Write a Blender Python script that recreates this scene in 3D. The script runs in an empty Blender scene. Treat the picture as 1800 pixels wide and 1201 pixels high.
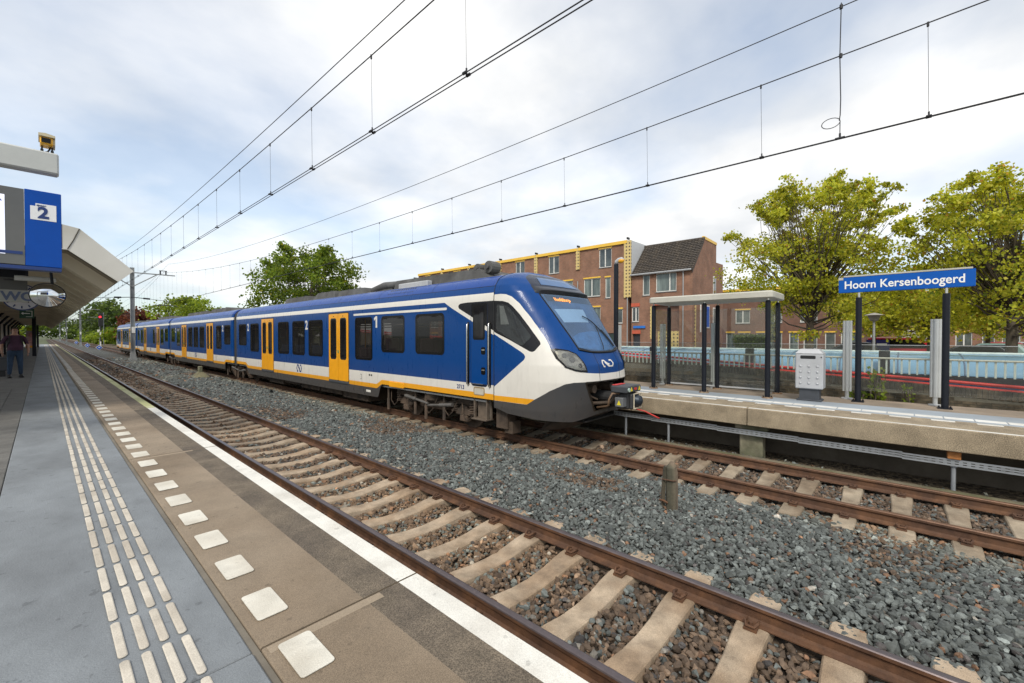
import bpy, bmesh, math, random
import numpy as np
from mathutils import Vector, Matrix
R = math.radians
rng = np.random.default_rng(7)
random.seed(7)
S = bpy.context.scene
COL = S.collection

# ------------------------------------------------------------------ camera, sky, sun, exposure
cam = bpy.data.cameras.new('camera')
camo = bpy.data.objects.new('camera', cam)
COL.objects.link(camo)
camo.location = (0, 0, 2.31)
camo.rotation_euler = (R(90 - 0.8), 0, R(-47.6))
cam.sensor_width = 36
cam.lens = 36 * 754 / 1800
cam.clip_start = 0.05
cam.clip_end = 3000
S.camera = camo

SUN_EL, SUN_AZ = 46, -118          # degrees above the horizon, compass angle from +Y towards +X
w = bpy.data.worlds.new('World')
S.world = w
w.use_nodes = True
nt = w.node_tree
nt.nodes.clear()
def N(t, kind, **kw):
    n = t.nodes.new(kind)
    for k, v in kw.items():
        setattr(n, k, v)
    return n
out = N(nt, 'ShaderNodeOutputWorld')
sky = N(nt, 'ShaderNodeTexSky', sky_type='NISHITA', sun_disc=False)
sky.sun_elevation = R(SUN_EL)
sky.sun_rotation = R(SUN_AZ)
sky.altitude = 10
sky.dust_density = 1.5
b1 = N(nt, 'ShaderNodeBackground')
b1.inputs['Strength'].default_value = 0.15
tint = N(nt, 'ShaderNodeVectorMath', operation='MULTIPLY')
tint.inputs[1].default_value = (0.86, 1.0, 1.05)
nt.links.new(sky.outputs[0], tint.inputs[0])
nt.links.new(tint.outputs[0], b1.inputs[0])
tc = N(nt, 'ShaderNodeTexCoord')
sp = N(nt, 'ShaderNodeSeparateXYZ')
nt.links.new(tc.outputs['Generated'], sp.inputs[0])
def wm(op, a, b, clamp=False):
    n = N(nt, 'ShaderNodeMath', operation=op, use_clamp=clamp)
    for i, v in enumerate((a, b)):
        if v is None:
            continue
        if isinstance(v, (int, float)):
            n.inputs[i].default_value = v
        else:
            nt.links.new(v, n.inputs[i])
    return n.outputs[0]
zc = wm('ADD', wm('MAXIMUM', sp.outputs[2], 0.0), 0.24)
cb = N(nt, 'ShaderNodeCombineXYZ')
nt.links.new(wm('DIVIDE', sp.outputs[0], zc), cb.inputs[0])
nt.links.new(wm('DIVIDE', sp.outputs[1], zc), cb.inputs[1])
n1 = N(nt, 'ShaderNodeTexNoise', noise_dimensions='3D')
n1.inputs['Scale'].default_value = 0.75
n1.inputs['Detail'].default_value = 7
n1.inputs['Roughness'].default_value = 0.52
n1.inputs['Distortion'].default_value = 0.1
mp = N(nt, 'ShaderNodeMapping')
mp.inputs['Location'].default_value = (7.3, 7.3, 3.1)
nt.links.new(cb.outputs[0], mp.inputs[0])
nt.links.new(mp.outputs[0], n1.inputs[0])
n2 = N(nt, 'ShaderNodeTexNoise')
n2.inputs['Scale'].default_value = 1.7
n2.inputs['Detail'].default_value = 6
n2.inputs['Roughness'].default_value = 0.5
nt.links.new(mp.outputs[0], n2.inputs[0])
fac = N(nt, 'ShaderNodeMapRange')
fac.inputs[1].default_value = 0.40
fac.inputs[2].default_value = 0.60
fac.inputs[3].default_value = 0.41
fac.inputs[4].default_value = 1.0
nt.links.new(n1.outputs[0], fac.inputs[0])
cr = N(nt, 'ShaderNodeValToRGB')
cr.color_ramp.elements[0].position = 0.36
cr.color_ramp.elements[0].color = (0.66, 0.68, 0.705, 1)
cr.color_ramp.elements[1].position = 0.62
cr.color_ramp.elements[1].color = (0.93, 0.92, 0.90, 1)
nt.links.new(n2.outputs[0], cr.inputs[0])
b2 = N(nt, 'ShaderNodeBackground')
b2.inputs['Strength'].default_value = 1.0
nt.links.new(cr.outputs[0], b2.inputs[0])
mx = N(nt, 'ShaderNodeMixShader')
nt.links.new(fac.outputs[0], mx.inputs[0])
nt.links.new(b1.outputs[0], mx.inputs[1])
nt.links.new(b2.outputs[0], mx.inputs[2])
nt.links.new(mx.outputs[0], out.inputs[0])

sl = bpy.data.lights.new('sun', 'SUN')
sl.energy = 2.0
sl.angle = R(14)
sl.color = (1.0, 0.94, 0.84)
so = bpy.data.objects.new('sun', sl)
COL.objects.link(so)
sd = Vector((math.sin(R(SUN_AZ)) * math.cos(R(SUN_EL)), math.cos(R(SUN_AZ)) * math.cos(R(SUN_EL)), math.sin(R(SUN_EL))))
so.rotation_euler = (-sd).to_track_quat('-Z', 'Y').to_euler()
so.location = (0, 0, 60)
S.view_settings.view_transform = 'Standard'
S.view_settings.look = 'None'
S.view_settings.exposure = 0.35
S.view_settings.gamma = 1
S.cycles.max_bounces = 6
S.cycles.transparent_max_bounces = 12

# ------------------------------------------------------------------ helpers
MATS = {}
def mat(name, col, rough=0.6, metal=0.0, var=0.18, scale=5.0, bump=0.0, bscale=60.0, col2=None, lo=0.42, hi=0.62,
        coat=0.0, spec=0.5, streak=None, fine=0.0, fscale=180.0, spots=0.0):
    """procedural surface: base colour broken by world-space noise, optional patches of a second colour"""
    if name in MATS:
        return MATS[name]
    m = bpy.data.materials.new(name)
    m.use_nodes = True
    t = m.node_tree
    p = t.nodes['Principled BSDF']
    p.inputs['Roughness'].default_value = rough
    p.inputs['Metallic'].default_value = metal
    p.inputs['Specular IOR Level'].default_value = spec
    p.inputs['Coat Weight'].default_value = coat
    p.inputs['Coat Roughness'].default_value = 0.08
    g = N(t, 'ShaderNodeNewGeometry')
    vec = g.outputs['Position']
    if streak:
        mpn = N(t, 'ShaderNodeMapping')
        mpn.inputs['Scale'].default_value = streak
        t.links.new(vec, mpn.inputs[0])
        vec = mpn.outputs[0]
    nz = N(t, 'ShaderNodeTexNoise')
    nz.inputs['Scale'].default_value = scale
    nz.inputs['Detail'].default_value = 6
    nz.inputs['Roughness'].default_value = 0.65
    t.links.new(vec, nz.inputs[0])
    mr = N(t, 'ShaderNodeMapRange')
    mr.inputs[1].default_value = 0.3
    mr.inputs[2].default_value = 0.7
    mr.inputs[3].default_value = 1 - var
    mr.inputs[4].default_value = 1 + var
    t.links.new(nz.outputs[0], mr.inputs[0])
    c = N(t, 'ShaderNodeMix', data_type='RGBA', blend_type='MIX')
    c.inputs[6].default_value = (*col, 1)
    c.inputs[7].default_value = (*(col2 or col), 1)
    mr2 = N(t, 'ShaderNodeMapRange')
    mr2.inputs[1].default_value = lo
    mr2.inputs[2].default_value = hi
    nz2 = N(t, 'ShaderNodeTexNoise')
    nz2.inputs['Scale'].default_value = scale * 0.37
    nz2.inputs['Detail'].default_value = 5
    t.links.new(vec, nz2.inputs[0])
    t.links.new(nz2.outputs[0], mr2.inputs[0])
    t.links.new(mr2.outputs[0], c.inputs[0])
    mul = N(t, 'ShaderNodeVectorMath', operation='SCALE')
    t.links.new(c.outputs[2], mul.inputs[0])
    t.links.new(mr.outputs[0], mul.inputs['Scale'])
    col_out = mul.outputs[0]
    if fine:
        nf = N(t, 'ShaderNodeTexNoise')
        nf.inputs['Scale'].default_value = fscale
        nf.inputs['Detail'].default_value = 2
        t.links.new(g.outputs['Position'], nf.inputs[0])
        mrf = N(t, 'ShaderNodeMapRange')
        mrf.inputs[1].default_value = 0.35
        mrf.inputs[2].default_value = 0.65
        mrf.inputs[3].default_value = 1 - fine
        mrf.inputs[4].default_value = 1 + fine
        t.links.new(nf.outputs[0], mrf.inputs[0])
        mul2 = N(t, 'ShaderNodeVectorMath', operation='SCALE')
        t.links.new(col_out, mul2.inputs[0])
        t.links.new(mrf.outputs[0], mul2.inputs['Scale'])
        col_out = mul2.outputs[0]
    if spots:                                  # trodden gum, drips and scuffs
        for sc_, a_, b_, k_ in ((14.0, .66, .70, .55), (3.1, .60, .78, .75), (55.0, .68, .74, .6)):
            ns_ = N(t, 'ShaderNodeTexNoise')
            ns_.inputs['Scale'].default_value = sc_
            ns_.inputs['Detail'].default_value = 3
            t.links.new(g.outputs['Position'], ns_.inputs[0])
            ms_ = N(t, 'ShaderNodeMapRange')
            ms_.inputs[1].default_value, ms_.inputs[2].default_value, ms_.inputs[3].default_value, ms_.inputs[4].default_value = a_, b_, 1.0, 1 - (1 - k_) * spots
            t.links.new(ns_.outputs[0], ms_.inputs[0])
            mu_ = N(t, 'ShaderNodeVectorMath', operation='SCALE')
            t.links.new(col_out, mu_.inputs[0])
            t.links.new(ms_.outputs[0], mu_.inputs['Scale'])
            col_out = mu_.outputs[0]
    t.links.new(col_out, p.inputs['Base Color'])
    if bump:
        nb = N(t, 'ShaderNodeTexNoise')
        nb.inputs['Scale'].default_value = bscale
        nb.inputs['Detail'].default_value = 4
        t.links.new(g.outputs['Position'], nb.inputs[0])
        bp = N(t, 'ShaderNodeBump')
        bp.inputs['Strength'].default_value = min(1, bump)
        bp.inputs['Distance'].default_value = 0.01
        t.links.new(nb.outputs[0], bp.inputs['Height'])
        t.links.new(bp.outputs[0], p.inputs['Normal'])
    MATS[name] = m
    return m

def emit(name, col, strength):
    if name in MATS:
        return MATS[name]
    m = bpy.data.materials.new(name)
    m.use_nodes = True
    p = m.node_tree.nodes['Principled BSDF']
    p.inputs['Base Color'].default_value = (*col, 1)
    p.inputs['Emission Color'].default_value = (*col, 1)
    p.inputs['Emission Strength'].default_value = strength
    MATS[name] = m
    return m

def glass(name, tint, trans, rough=0.02, spec_col=(1, 1, 1)):
    """thin sheet: part clear, part mirror by angle, slightly tinted"""
    if name in MATS:
        return MATS[name]
    m = bpy.data.materials.new(name)
    m.use_nodes = True
    t = m.node_tree
    t.nodes.clear()
    o = N(t, 'ShaderNodeOutputMaterial')
    tr = N(t, 'ShaderNodeBsdfTransparent')
    tr.inputs[0].default_value = (*tint, 1)
    df = N(t, 'ShaderNodeBsdfDiffuse')
    df.inputs[0].default_value = (*[v * 0.5 for v in tint], 1)
    gl = N(t, 'ShaderNodeBsdfGlossy')
    gl.inputs['Roughness'].default_value = rough
    gl.inputs[0].default_value = (*spec_col, 1)
    m1 = N(t, 'ShaderNodeMixShader')
    m1.inputs[0].default_value = trans
    t.links.new(df.outputs[0], m1.inputs[1])
    t.links.new(tr.outputs[0], m1.inputs[2])
    lw = N(t, 'ShaderNodeLayerWeight')
    pw = N(t, 'ShaderNodeMath', operation='POWER')
    t.links.new(lw.outputs['Facing'], pw.inputs[0])
    pw.inputs[1].default_value = 4.0
    fr = N(t, 'ShaderNodeMath', operation='MULTIPLY_ADD')
    t.links.new(pw.outputs[0], fr.inputs[0])
    fr.inputs[1].default_value = 0.8
    fr.inputs[2].default_value = 0.04
    m2 = N(t, 'ShaderNodeMixShader')
    t.links.new(fr.outputs[0], m2.inputs[0])
    t.links.new(m1.outputs[0], m2.inputs[1])
    t.links.new(gl.outputs[0], m2.inputs[2])
    t.links.new(m2.outputs[0], o.inputs[0])
    MATS[name] = m
    return m

class MB:
    """collects shapes, becomes one mesh"""
    def __init__(s):
        s.v, s.f, s.m = [], [], []
    def add(s, vs, fs, m=0):
        b = len(s.v)
        s.v += [tuple(map(float, p)) for p in vs]
        s.f += [tuple(b + i for i in f) for f in fs]
        s.m += [m] * len(fs)
        return s
    def box(s, x0, x1, y0, y1, z0, z1, m=0, c=0.0):
        if c <= 0:
            return s.add([(x0, y0, z0), (x1, y0, z0), (x1, y1, z0), (x0, y1, z0), (x0, y0, z1), (x1, y0, z1), (x1, y1, z1), (x0, y1, z1)],
                         [(0, 3, 2, 1), (4, 5, 6, 7), (0, 1, 5, 4), (1, 2, 6, 5), (2, 3, 7, 6), (3, 0, 4, 7)], m)
        c = min(c, (x1 - x0) * .45, (y1 - y0) * .45, (z1 - z0) * .45)
        def ring(i, z):
            return [(x0 + i, y0 + c + (0 if i else 0), z)]
        vs, fs = [], []
        for z, i in ((z0, c), (z0 + c, 0), (z1 - c, 0), (z1, c)):
            a, b_, d, e = x0 + i, x1 - i, y0 + i, y1 - i
            k = c if i == 0 else 0
            k = max(k, 1e-5)
            vs += [(a + k, d, z), (b_ - k, d, z), (b_, d + k, z), (b_, e - k, z), (b_ - k, e, z), (a + k, e, z), (a, e - k, z), (a, d + k, z)]
        for r in range(3):
            for q in range(8):
                fs.append((r * 8 + q, r * 8 + (q + 1) % 8, (r + 1) * 8 + (q + 1) % 8, (r + 1) * 8 + q))
        fs.append(tuple(reversed(range(8))))
        fs.append(tuple(range(24, 32)))
        return s.add(vs, fs, m)
    def tube(s, pts, r, n=8, m=0, cap=True):
        pts = [Vector(p) for p in pts]
        rs = r if isinstance(r, (list, tuple)) else [r] * len(pts)
        vs, fs = [], []
        ref = None
        for i, p in enumerate(pts):
            d = (pts[min(i + 1, len(pts) - 1)] - pts[max(i - 1, 0)]).normalized()
            if ref is None or abs(ref.dot(d)) > 0.99:
                ref = Vector((0, 0, 1)) if abs(d.z) < 0.9 else Vector((1, 0, 0))
            a = d.cross(ref).normalized()
            b = d.cross(a)
            ref = -b if abs(b.dot(ref)) > .3 else ref
            for k in range(n):
                t = 2 * math.pi * k / n
                vs.append(p + (a * math.cos(t) + b * math.sin(t)) * rs[i])
        for i in range(len(pts) - 1):
            for k in range(n):
                fs.append((i * n + k, i * n + (k + 1) % n, (i + 1) * n + (k + 1) % n, (i + 1) * n + k))
        if cap:
            fs.append(tuple(reversed(range(n))))
            fs.append(tuple(range((len(pts) - 1) * n, len(pts) * n)))
        return s.add(vs, fs, m)
    def prism(s, poly, fn, m=0):
        """poly: 2D outline; fn(a,b,k) -> 3D point for k=0 and k=1"""
        n = len(poly)
        vs = [fn(a, b, 0) for a, b in poly] + [fn(a, b, 1) for a, b in poly]
        fs = [tuple(range(n)), tuple(reversed(range(n, 2 * n)))]
        fs += [(i, i + n, (i + 1) % n + n, (i + 1) % n) for i in range(n)]
        return s.add(vs, fs, m)
    def mesh(s, name, mats, smooth=False, ang=None):
        me = bpy.data.meshes.new(name)
        me.from_pydata(s.v, [], s.f)
        for m in (mats if isinstance(mats, (list, tuple)) else [mats]):
            me.materials.append(m)
        me.polygons.foreach_set('material_index', s.m)
        me.validate()
        bm = bmesh.new()
        bm.from_mesh(me)
        bmesh.ops.recalc_face_normals(bm, faces=bm.faces)
        bm.to_mesh(me)
        bm.free()
        if smooth:
            me.polygons.foreach_set('use_smooth', [True] * len(me.polygons))
            if ang:
                me.set_sharp_from_angle(angle=R(ang))
        return me
    def build(s, name, mats, parent=None, smooth=False, ang=None, world=True):
        return link(name, s.mesh(name, mats, smooth, ang), parent, world)

def link(name, me, parent=None, world=True):
    o = bpy.data.objects.new(name, me)
    COL.objects.link(o)
    if parent is not None:
        o.parent = parent
        if world:                      # geometry given in world coordinates
            p, off = parent, Vector((0, 0, 0))
            while p is not None:
                off += p.location
                p = p.parent
            o.location = -off
    return o
def thing(name, label, cat, loc=(0, 0, 0), rz=0.0, group=None):
    o = bpy.data.objects.new(name, None)
    COL.objects.link(o)
    o.empty_display_size = 0.2
    o.location = loc
    o.rotation_euler = (0, 0, rz)
    return tag(o, label, cat, group)
def tag(o, label, cat=None, group=None, kind=None):
    o['label'] = label
    if cat:
        o['category'] = cat
    if group:
        o['group'] = group
    if kind:
        o['kind'] = kind
    return o
def struct(o, label=None):
    o['kind'] = 'structure'
    if label:
        o['label'] = label
    return o
def copy_tree(o, parent=None):
    c = o.copy()
    COL.objects.link(c)
    c.parent = parent
    for ch in list(o.children):
        copy_tree(ch, c)
    return c
def text_mesh(s, size, extrude=0.002, offset=0.0, align='LEFT', spacing=1.0):
    cu = bpy.data.curves.new('lettering', 'FONT')
    cu.body = s
    cu.size = size
    cu.extrude = extrude
    cu.offset = offset
    cu.align_x = align
    cu.space_character = spacing
    cu.resolution_u = 4
    o = bpy.data.objects.new('lettering', cu)
    COL.objects.link(o)
    dg = bpy.context.evaluated_depsgraph_get()
    me = bpy.data.meshes.new_from_object(o.evaluated_get(dg))
    bpy.data.objects.remove(o)
    return me
FACE_MX = Matrix(((0, 0, -1, 0), (-1, 0, 0, 0), (0, 1, 0, 0), (0, 0, 0, 1)))     # lettering facing -X
FACE_MY = Matrix(((1, 0, 0, 0), (0, 0, -1, 0), (0, 1, 0, 0), (0, 0, 0, 1)))      # lettering facing -Y
def lettering(name, s, size, pos, face, material, parent, offset=0.0, align='LEFT', width=None, spacing=1.0, slant=0):
    me = text_mesh(s, size, 0.002, offset, align, spacing)
    me.materials.clear()
    me.materials.append(material)
    if width:
        xs = [v.co.x for v in me.vertices]
        me.transform(Matrix.Diagonal((width / (max(xs) - min(xs)), 1, 1, 1)))
    me.transform(Matrix.Translation(pos) @ face)
    return link(name, me, parent)
def rrect(w, h, r, n=5, cx=0, cy=0):
    pts = []
    for sx, sy, a0 in ((1, 1, 0), (-1, 1, 90), (-1, -1, 180), (1, -1, 270)):
        for k in range(n + 1):
            a = R(a0 + 90 * k / n)
            pts.append((cx + sx * (w / 2 - r) + r * math.cos(a), cy + sy * (h / 2 - r) + r * math.sin(a)))
    return pts
def stroke(poly, wd):
    """thick polyline as a closed outline"""
    L, Rr = [], []
    for i, p in enumerate(poly):
        p = Vector(p)
        d0 = (p - Vector(poly[i - 1])).normalized() if i else None
        d1 = (Vector(poly[i + 1]) - p).normalized() if i < len(poly) - 1 else None
        d0 = d0 or d1
        d1 = d1 or d0
        n0, n1_ = Vector((-d0.y, d0.x)), Vector((-d1.y, d1.x))
        b = (n0 + n1_).normalized()
        k = wd / 2 / max(0.35, b.dot(n0))
        L.append(tuple(p + b * k))
        Rr.append(tuple(p - b * k))
    return L, Rr
def stroke_mb(mb, poly, wd, fn, m=0):
    L, Rr = stroke(poly, wd)
    for i in range(len(poly) - 1):
        mb.prism([L[i], L[i + 1], Rr[i + 1], Rr[i]], fn, m)
def sdf(P, poly):
    """signed distance of points P (n,2) to polygon, positive inside"""
    poly = np.asarray(poly, float)
    d = np.full(len(P), 1e9)
    ins = np.zeros(len(P), bool)
    for i in range(len(poly)):
        a, b = poly[i], poly[(i + 1) % len(poly)]
        e = b - a
        wv = P - a
        t = np.clip((wv @ e) / max(e @ e, 1e-12), 0, 1)
        d = np.minimum(d, np.linalg.norm(wv - t[:, None] * e, axis=1))
        c = ((a[1] <= P[:, 1]) & (b[1] > P[:, 1])) | ((b[1] <= P[:, 1]) & (a[1] > P[:, 1]))
        with np.errstate(divide='ignore', invalid='ignore'):
            xi = a[0] + (P[:, 1] - a[1]) / (b[1] - a[1]) * (b[0] - a[0])
        ins ^= c & (P[:, 0] < xi)
    return np.where(ins, d, -d)
def vnoise(x, y, seed=0):
    """cheap smooth 2D value noise 0..1"""
    xi, yi = np.floor(x).astype(int), np.floor(y).astype(int)
    fx, fy = x - xi, y - yi
    fx, fy = fx * fx * (3 - 2 * fx), fy * fy * (3 - 2 * fy)
    def h(a, b):
        v = np.sin(a * 127.1 + b * 311.7 + seed * 74.7) * 43758.5453
        return v - np.floor(v)
    return (h(xi, yi) * (1 - fx) + h(xi + 1, yi) * fx) * (1 - fy) + (h(xi, yi + 1) * (1 - fx) + h(xi + 1, yi + 1) * fx) * fy

# ------------------------------------------------------------------ ground and ballast
XA, XB, XC1, XD = 2.612, 4.116, 7.452, 8.956      # rail centre lines; rail tops lie at z = 0
TN, TF = (XA + XB) / 2, (XC1 + XD) / 2
m_soil = mat('soil', (0.10, 0.085, 0.06), 0.95, var=0.4, scale=2.5, bump=0.8, bscale=25, col2=(0.05, 0.045, 0.035))
mb = MB()
mb.add([(-900, -600, -0.62), (1400, -600, -0.62), (1400, 2400, -0.62), (-900, 2400, -0.62)], [(0, 1, 2, 3)])
struct(mb.build('ground', mat('grassland', (0.07, 0.10, 0.035), 0.95, var=0.35, scale=0.3, col2=(0.10, 0.09, 0.05))), 'flat ground around the station')

BX = np.array([1.52, 1.75, 2.3, 2.9, TN, 3.9, 4.35, 4.75, 5.2, 5.8, 6.4, 6.85, 7.2, 7.7, TF, 8.7, 9.2, 9.55, 9.9, 10.4, 12.0, 13.4])
BZ = np.array([-.30, -.26, -.225, -.225, -.24, -.225, -.215, -.17, -.15, -.155, -.16, -.18, -.215, -.23, -.24, -.23, -.215, -.25, -.28, -.26, -.2, -.2])
def bed_z(x, y):
    return np.interp(x, BX, BZ) + 0.03 * (vnoise(x * 1.3, y * 0.9, 3) - 0.5)
def bed_mesh():
    xs = np.unique(np.concatenate([BX, np.linspace(1.52, 13.4, 40)]))
    ys = np.concatenate([np.arange(-14, -4, 1.0), np.arange(-4, 14, 0.2), np.arange(14, 60, 0.5), np.arange(60, 420, 6)])
    X, Y = np.meshgrid(xs, ys)
    Z = bed_z(X, Y) - 0.036
    n = len(xs)
    v = np.stack([X, Y, Z], -1).reshape(-1, 3)
    f = [(j * n + i, j * n + i + 1, (j + 1) * n + i + 1, (j + 1) * n + i) for j in range(len(ys) - 1) for i in range(n - 1)]
    me = bpy.data.meshes.new('ballast_bed')
    me.from_pydata(v.tolist(), [], f)
    return me
def bed_material():
    m = bpy.data.materials.new('ballast_bed')
    m.use_nodes = True
    t = m.node_tree
    p = t.nodes['Principled BSDF']
    p.inputs['Roughness'].default_value = 0.95
    g = N(t, 'ShaderNodeNewGeometry')
    vo = N(t, 'ShaderNodeTexVoronoi')
    vo.inputs['Scale'].default_value = 17
    t.links.new(g.outputs['Position'], vo.inputs['Vector'])
    sx = N(t, 'ShaderNodeSeparateXYZ')
    t.links.new(g.outputs['Position'], sx.inputs[0])
    r1 = N(t, 'ShaderNodeValToRGB')
    r1.color_ramp.interpolation = 'LINEAR'
    els = [(0.0, (.085, .06, .04)), (0.24, (.105, .072, .046)), (0.27, (.13, .135, .125)), (0.42, (.12, .125, .115)), (0.455, (.085, .062, .045)), (0.66, (.08, .06, .042)), (0.675, (.20, .155, .10)), (1.0, (.18, .14, .09))]
    r1.color_ramp.elements[0].color = (*els[0][1], 1)
    r1.color_ramp.elements[1].position = 1.0
    r1.color_ramp.elements[1].color = (*els[-1][1], 1)
    for q, c in els[1:-1]:
        e = r1.color_ramp.elements.new(q)
        e.color = (*c, 1)
    mr = N(t, 'ShaderNodeMapRange')
    mr.inputs[1].default_value = 1.5
    mr.inputs[2].default_value = 13.5
    t.links.new(sx.outputs[0], mr.inputs[0])
    t.links.new(mr.outputs[0], r1.inputs[0])
    sc = N(t, 'ShaderNodeSeparateColor')
    t.links.new(vo.outputs['Color'], sc.inputs[0])
    mr3 = N(t, 'ShaderNodeMapRange')
    mr3.inputs[3].default_value = 0.2
    mr3.inputs[4].default_value = 1.0
    t.links.new(sc.outputs[0], mr3.inputs[0])
    mu = N(t, 'ShaderNodeVectorMath', operation='SCALE')
    t.links.new(r1.outputs[0], mu.inputs[0])
    t.links.new(mr3.outputs[0], mu.inputs['Scale'])
    t.links.new(mu.outputs[0], p.inputs['Base Color'])
    bp = N(t, 'ShaderNodeBump')
    bp.inputs['Strength'].default_value = 1.0
    bp.inputs['Distance'].default_value = 0.04
    t.links.new(vo.outputs['Distance'], bp.inputs['Height'])
    bp.invert = True
    t.links.new(bp.outputs[0], p.inputs['Normal'])
    return m
me = bed_mesh()
me.materials.append(bed_material())
struct(link('ballast_bed', me), 'bed under the two tracks')

# loose ballast stones: uncountable, one object
def stones():
    P, SC, CO = [], [], []
    PN, PF = 0.612, 0.58
    for y0, y1, d in ((-3.5, 5.0, .046), (5.0, 11.0, .050), (11.0, 20, .060), (20, 34, .085), (34, 62, .13)):
        xs = np.arange(1.6, 10.3, d * .86)
        ys = np.arange(y0, y1, d * .86)
        X, Y = np.meshgrid(xs, ys)
        X, Y = X.ravel(), Y.ravel()
        X = X + rng.uniform(-.5, .5, len(X)) * d
        Y = Y + rng.uniform(-.5, .5, len(Y)) * d
        k = np.ones(len(X), bool)
        for tc_, pit, ph in ((TN, PN, 2.146), (TF, PF, 0.0)):
            dy = np.abs((Y - ph + pit / 2) % pit - pit / 2)
            dx = np.abs(X - tc_)
            k &= ~((dy < .11 + .02 * rng.random(len(X))) & (dx < 1.03 + .1 * rng.random(len(X))))
        for xr in (XA, XB, XC1, XD):
            k &= np.abs(X - xr) > .085
        # hidden from every plausible view: under the platforms
        k &= ~((X > 9.75) & (rng.random(len(X)) < np.clip((X - 9.7) / .5, 0, .97)))
        k &= ~((Y > 12) & (X > 7.0) & (X < 9.6) & (rng.random(len(X)) < .6))
        X, Y = X[k], Y[k]
        n = len(X)
        s = d * rng.uniform(.40, .72, n) * (1 + .5 * (rng.random(n) < .12)) * (1 - .35 * (rng.random(n) < .25))
        Z = bed_z(X, Y) + s * rng.uniform(-.1, .5, n)
        for tc_ in (TN, TF):
            Z -= .004 * (np.abs(X - tc_) < .62)
        P.append(np.stack([X, Y, Z], 1))
        SC.append(np.stack([s * rng.uniform(.85, 1.45, n), s * rng.uniform(.75, 1.1, n), s * rng.uniform(.5, .85, n)], 1))
        # rust and brake dust near the rails, clean basalt between the tracks
        rust = np.zeros(n)
        for tc_ in (TN, TF):
            rust = np.maximum(rust, np.clip(1.5 - (np.abs(X - tc_) - .55) / .42, 0, 1))
        rust = np.maximum(rust, np.clip((vnoise(X * .8 + 3, Y * .5, 5) - .62) * 5, 0, .8))
        lum = rng.lognormal(0, .36, n) * 0.112
        grey = np.array([.89, .985, .93])[None] * lum[:, None]
        brown = np.array([1.05, .72, .48])[None] * lum[:, None] * .92
        pick = rng.random(n)
        c = np.where((pick < rust * .80)[:, None], brown, grey)
        odd = rng.random(n)
        c = np.where((odd < .03)[:, None], np.array([1.5, .85, .5])[None] * lum[:, None], c)
        c = np.where(((odd > .975))[:, None], np.array([1.9, 1.75, 1.5])[None] * lum[:, None], c)
        c = np.where(((odd > .90) & (odd < .96))[:, None], np.array([.55, .5, .48])[None] * lum[:, None], c)
        pale = np.clip((vnoise(X * .55, Y * .22 + 9, 8) - .60) * 4, 0, .55)
        c = c * (1 + pale[:, None] * np.array([.9, .75, .5])[None])
        right = ((X > 9.15) & (rng.random(n) < .5))
        c = np.where(right[:, None], c * np.array([1.35, 1.25, 1.1])[None], c)
        CO.append(c)
    P, SC, CO = np.concatenate(P), np.concatenate(SC), np.clip(np.concatenate(CO), .01, .7)
    n = len(P)
    print('stones', n)
    me = bpy.data.meshes.new('ballast_stones')
    me.vertices.add(n)
    me.vertices.foreach_set('co', P.astype(np.float32).ravel())
    a = me.attributes.new('sscl', 'FLOAT_VECTOR', 'POINT')
    a.data.foreach_set('vector', SC.astype(np.float32).ravel())
    a = me.attributes.new('srot', 'FLOAT_VECTOR', 'POINT')
    rot = np.stack([rng.normal(0, .5, n), rng.normal(0, .5, n), rng.uniform(0, 6.28, n)], 1)
    a.data.foreach_set('vector', rot.astype(np.float32).ravel())
    a = me.attributes.new('scol', 'FLOAT_VECTOR', 'POINT')
    a.data.foreach_set('vector', CO.astype(np.float32).ravel())
    a = me.attributes.new('sidx', 'INT', 'POINT')
    a.data.foreach_set('value', rng.integers(0, 9, n).astype(np.int32))
    m = bpy.data.materials.new('basalt')
    m.use_nodes = True
    t = m.node_tree
    p = t.nodes['Principled BSDF']
    p.inputs['Roughness'].default_value = .8
    at = N(t, 'ShaderNodeAttribute', attribute_type='INSTANCER', attribute_name='scol')
    g = N(t, 'ShaderNodeNewGeometry')
    nz = N(t, 'ShaderNodeTexNoise')
    nz.inputs['Scale'].default_value = 45
    nz.inputs['Detail'].default_value = 4
    t.links.new(g.outputs['Position'], nz.inputs[0])
    mr = N(t, 'ShaderNodeMapRange')
    mr.inputs[1].default_value, mr.inputs[2].default_value, mr.inputs[3].default_value, mr.inputs[4].default_value = .3, .7, .72, 1.28
    t.links.new(nz.outputs[0], mr.inputs[0])
    mu = N(t, 'ShaderNodeVectorMath', operation='SCALE')
    t.links.new(at.outputs['Vector'], mu.inputs[0])
    t.links.new(mr.outputs[0], mu.inputs['Scale'])
    t.links.new(mu.outputs[0], p.inputs['Base Color'])
    ng = bpy.data.node_groups.new('scatter_stones', 'GeometryNodeTree')
    ng.interface.new_socket('Geometry', in_out='INPUT', socket_type='NodeSocketGeometry')
    ng.interface.new_socket('Geometry', in_out='OUTPUT', socket_type='NodeSocketGeometry')
    gi, go = N(ng, 'NodeGroupInput'), N(ng, 'NodeGroupOutput')
    jn = N(ng, 'GeometryNodeJoinGeometry')
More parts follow.
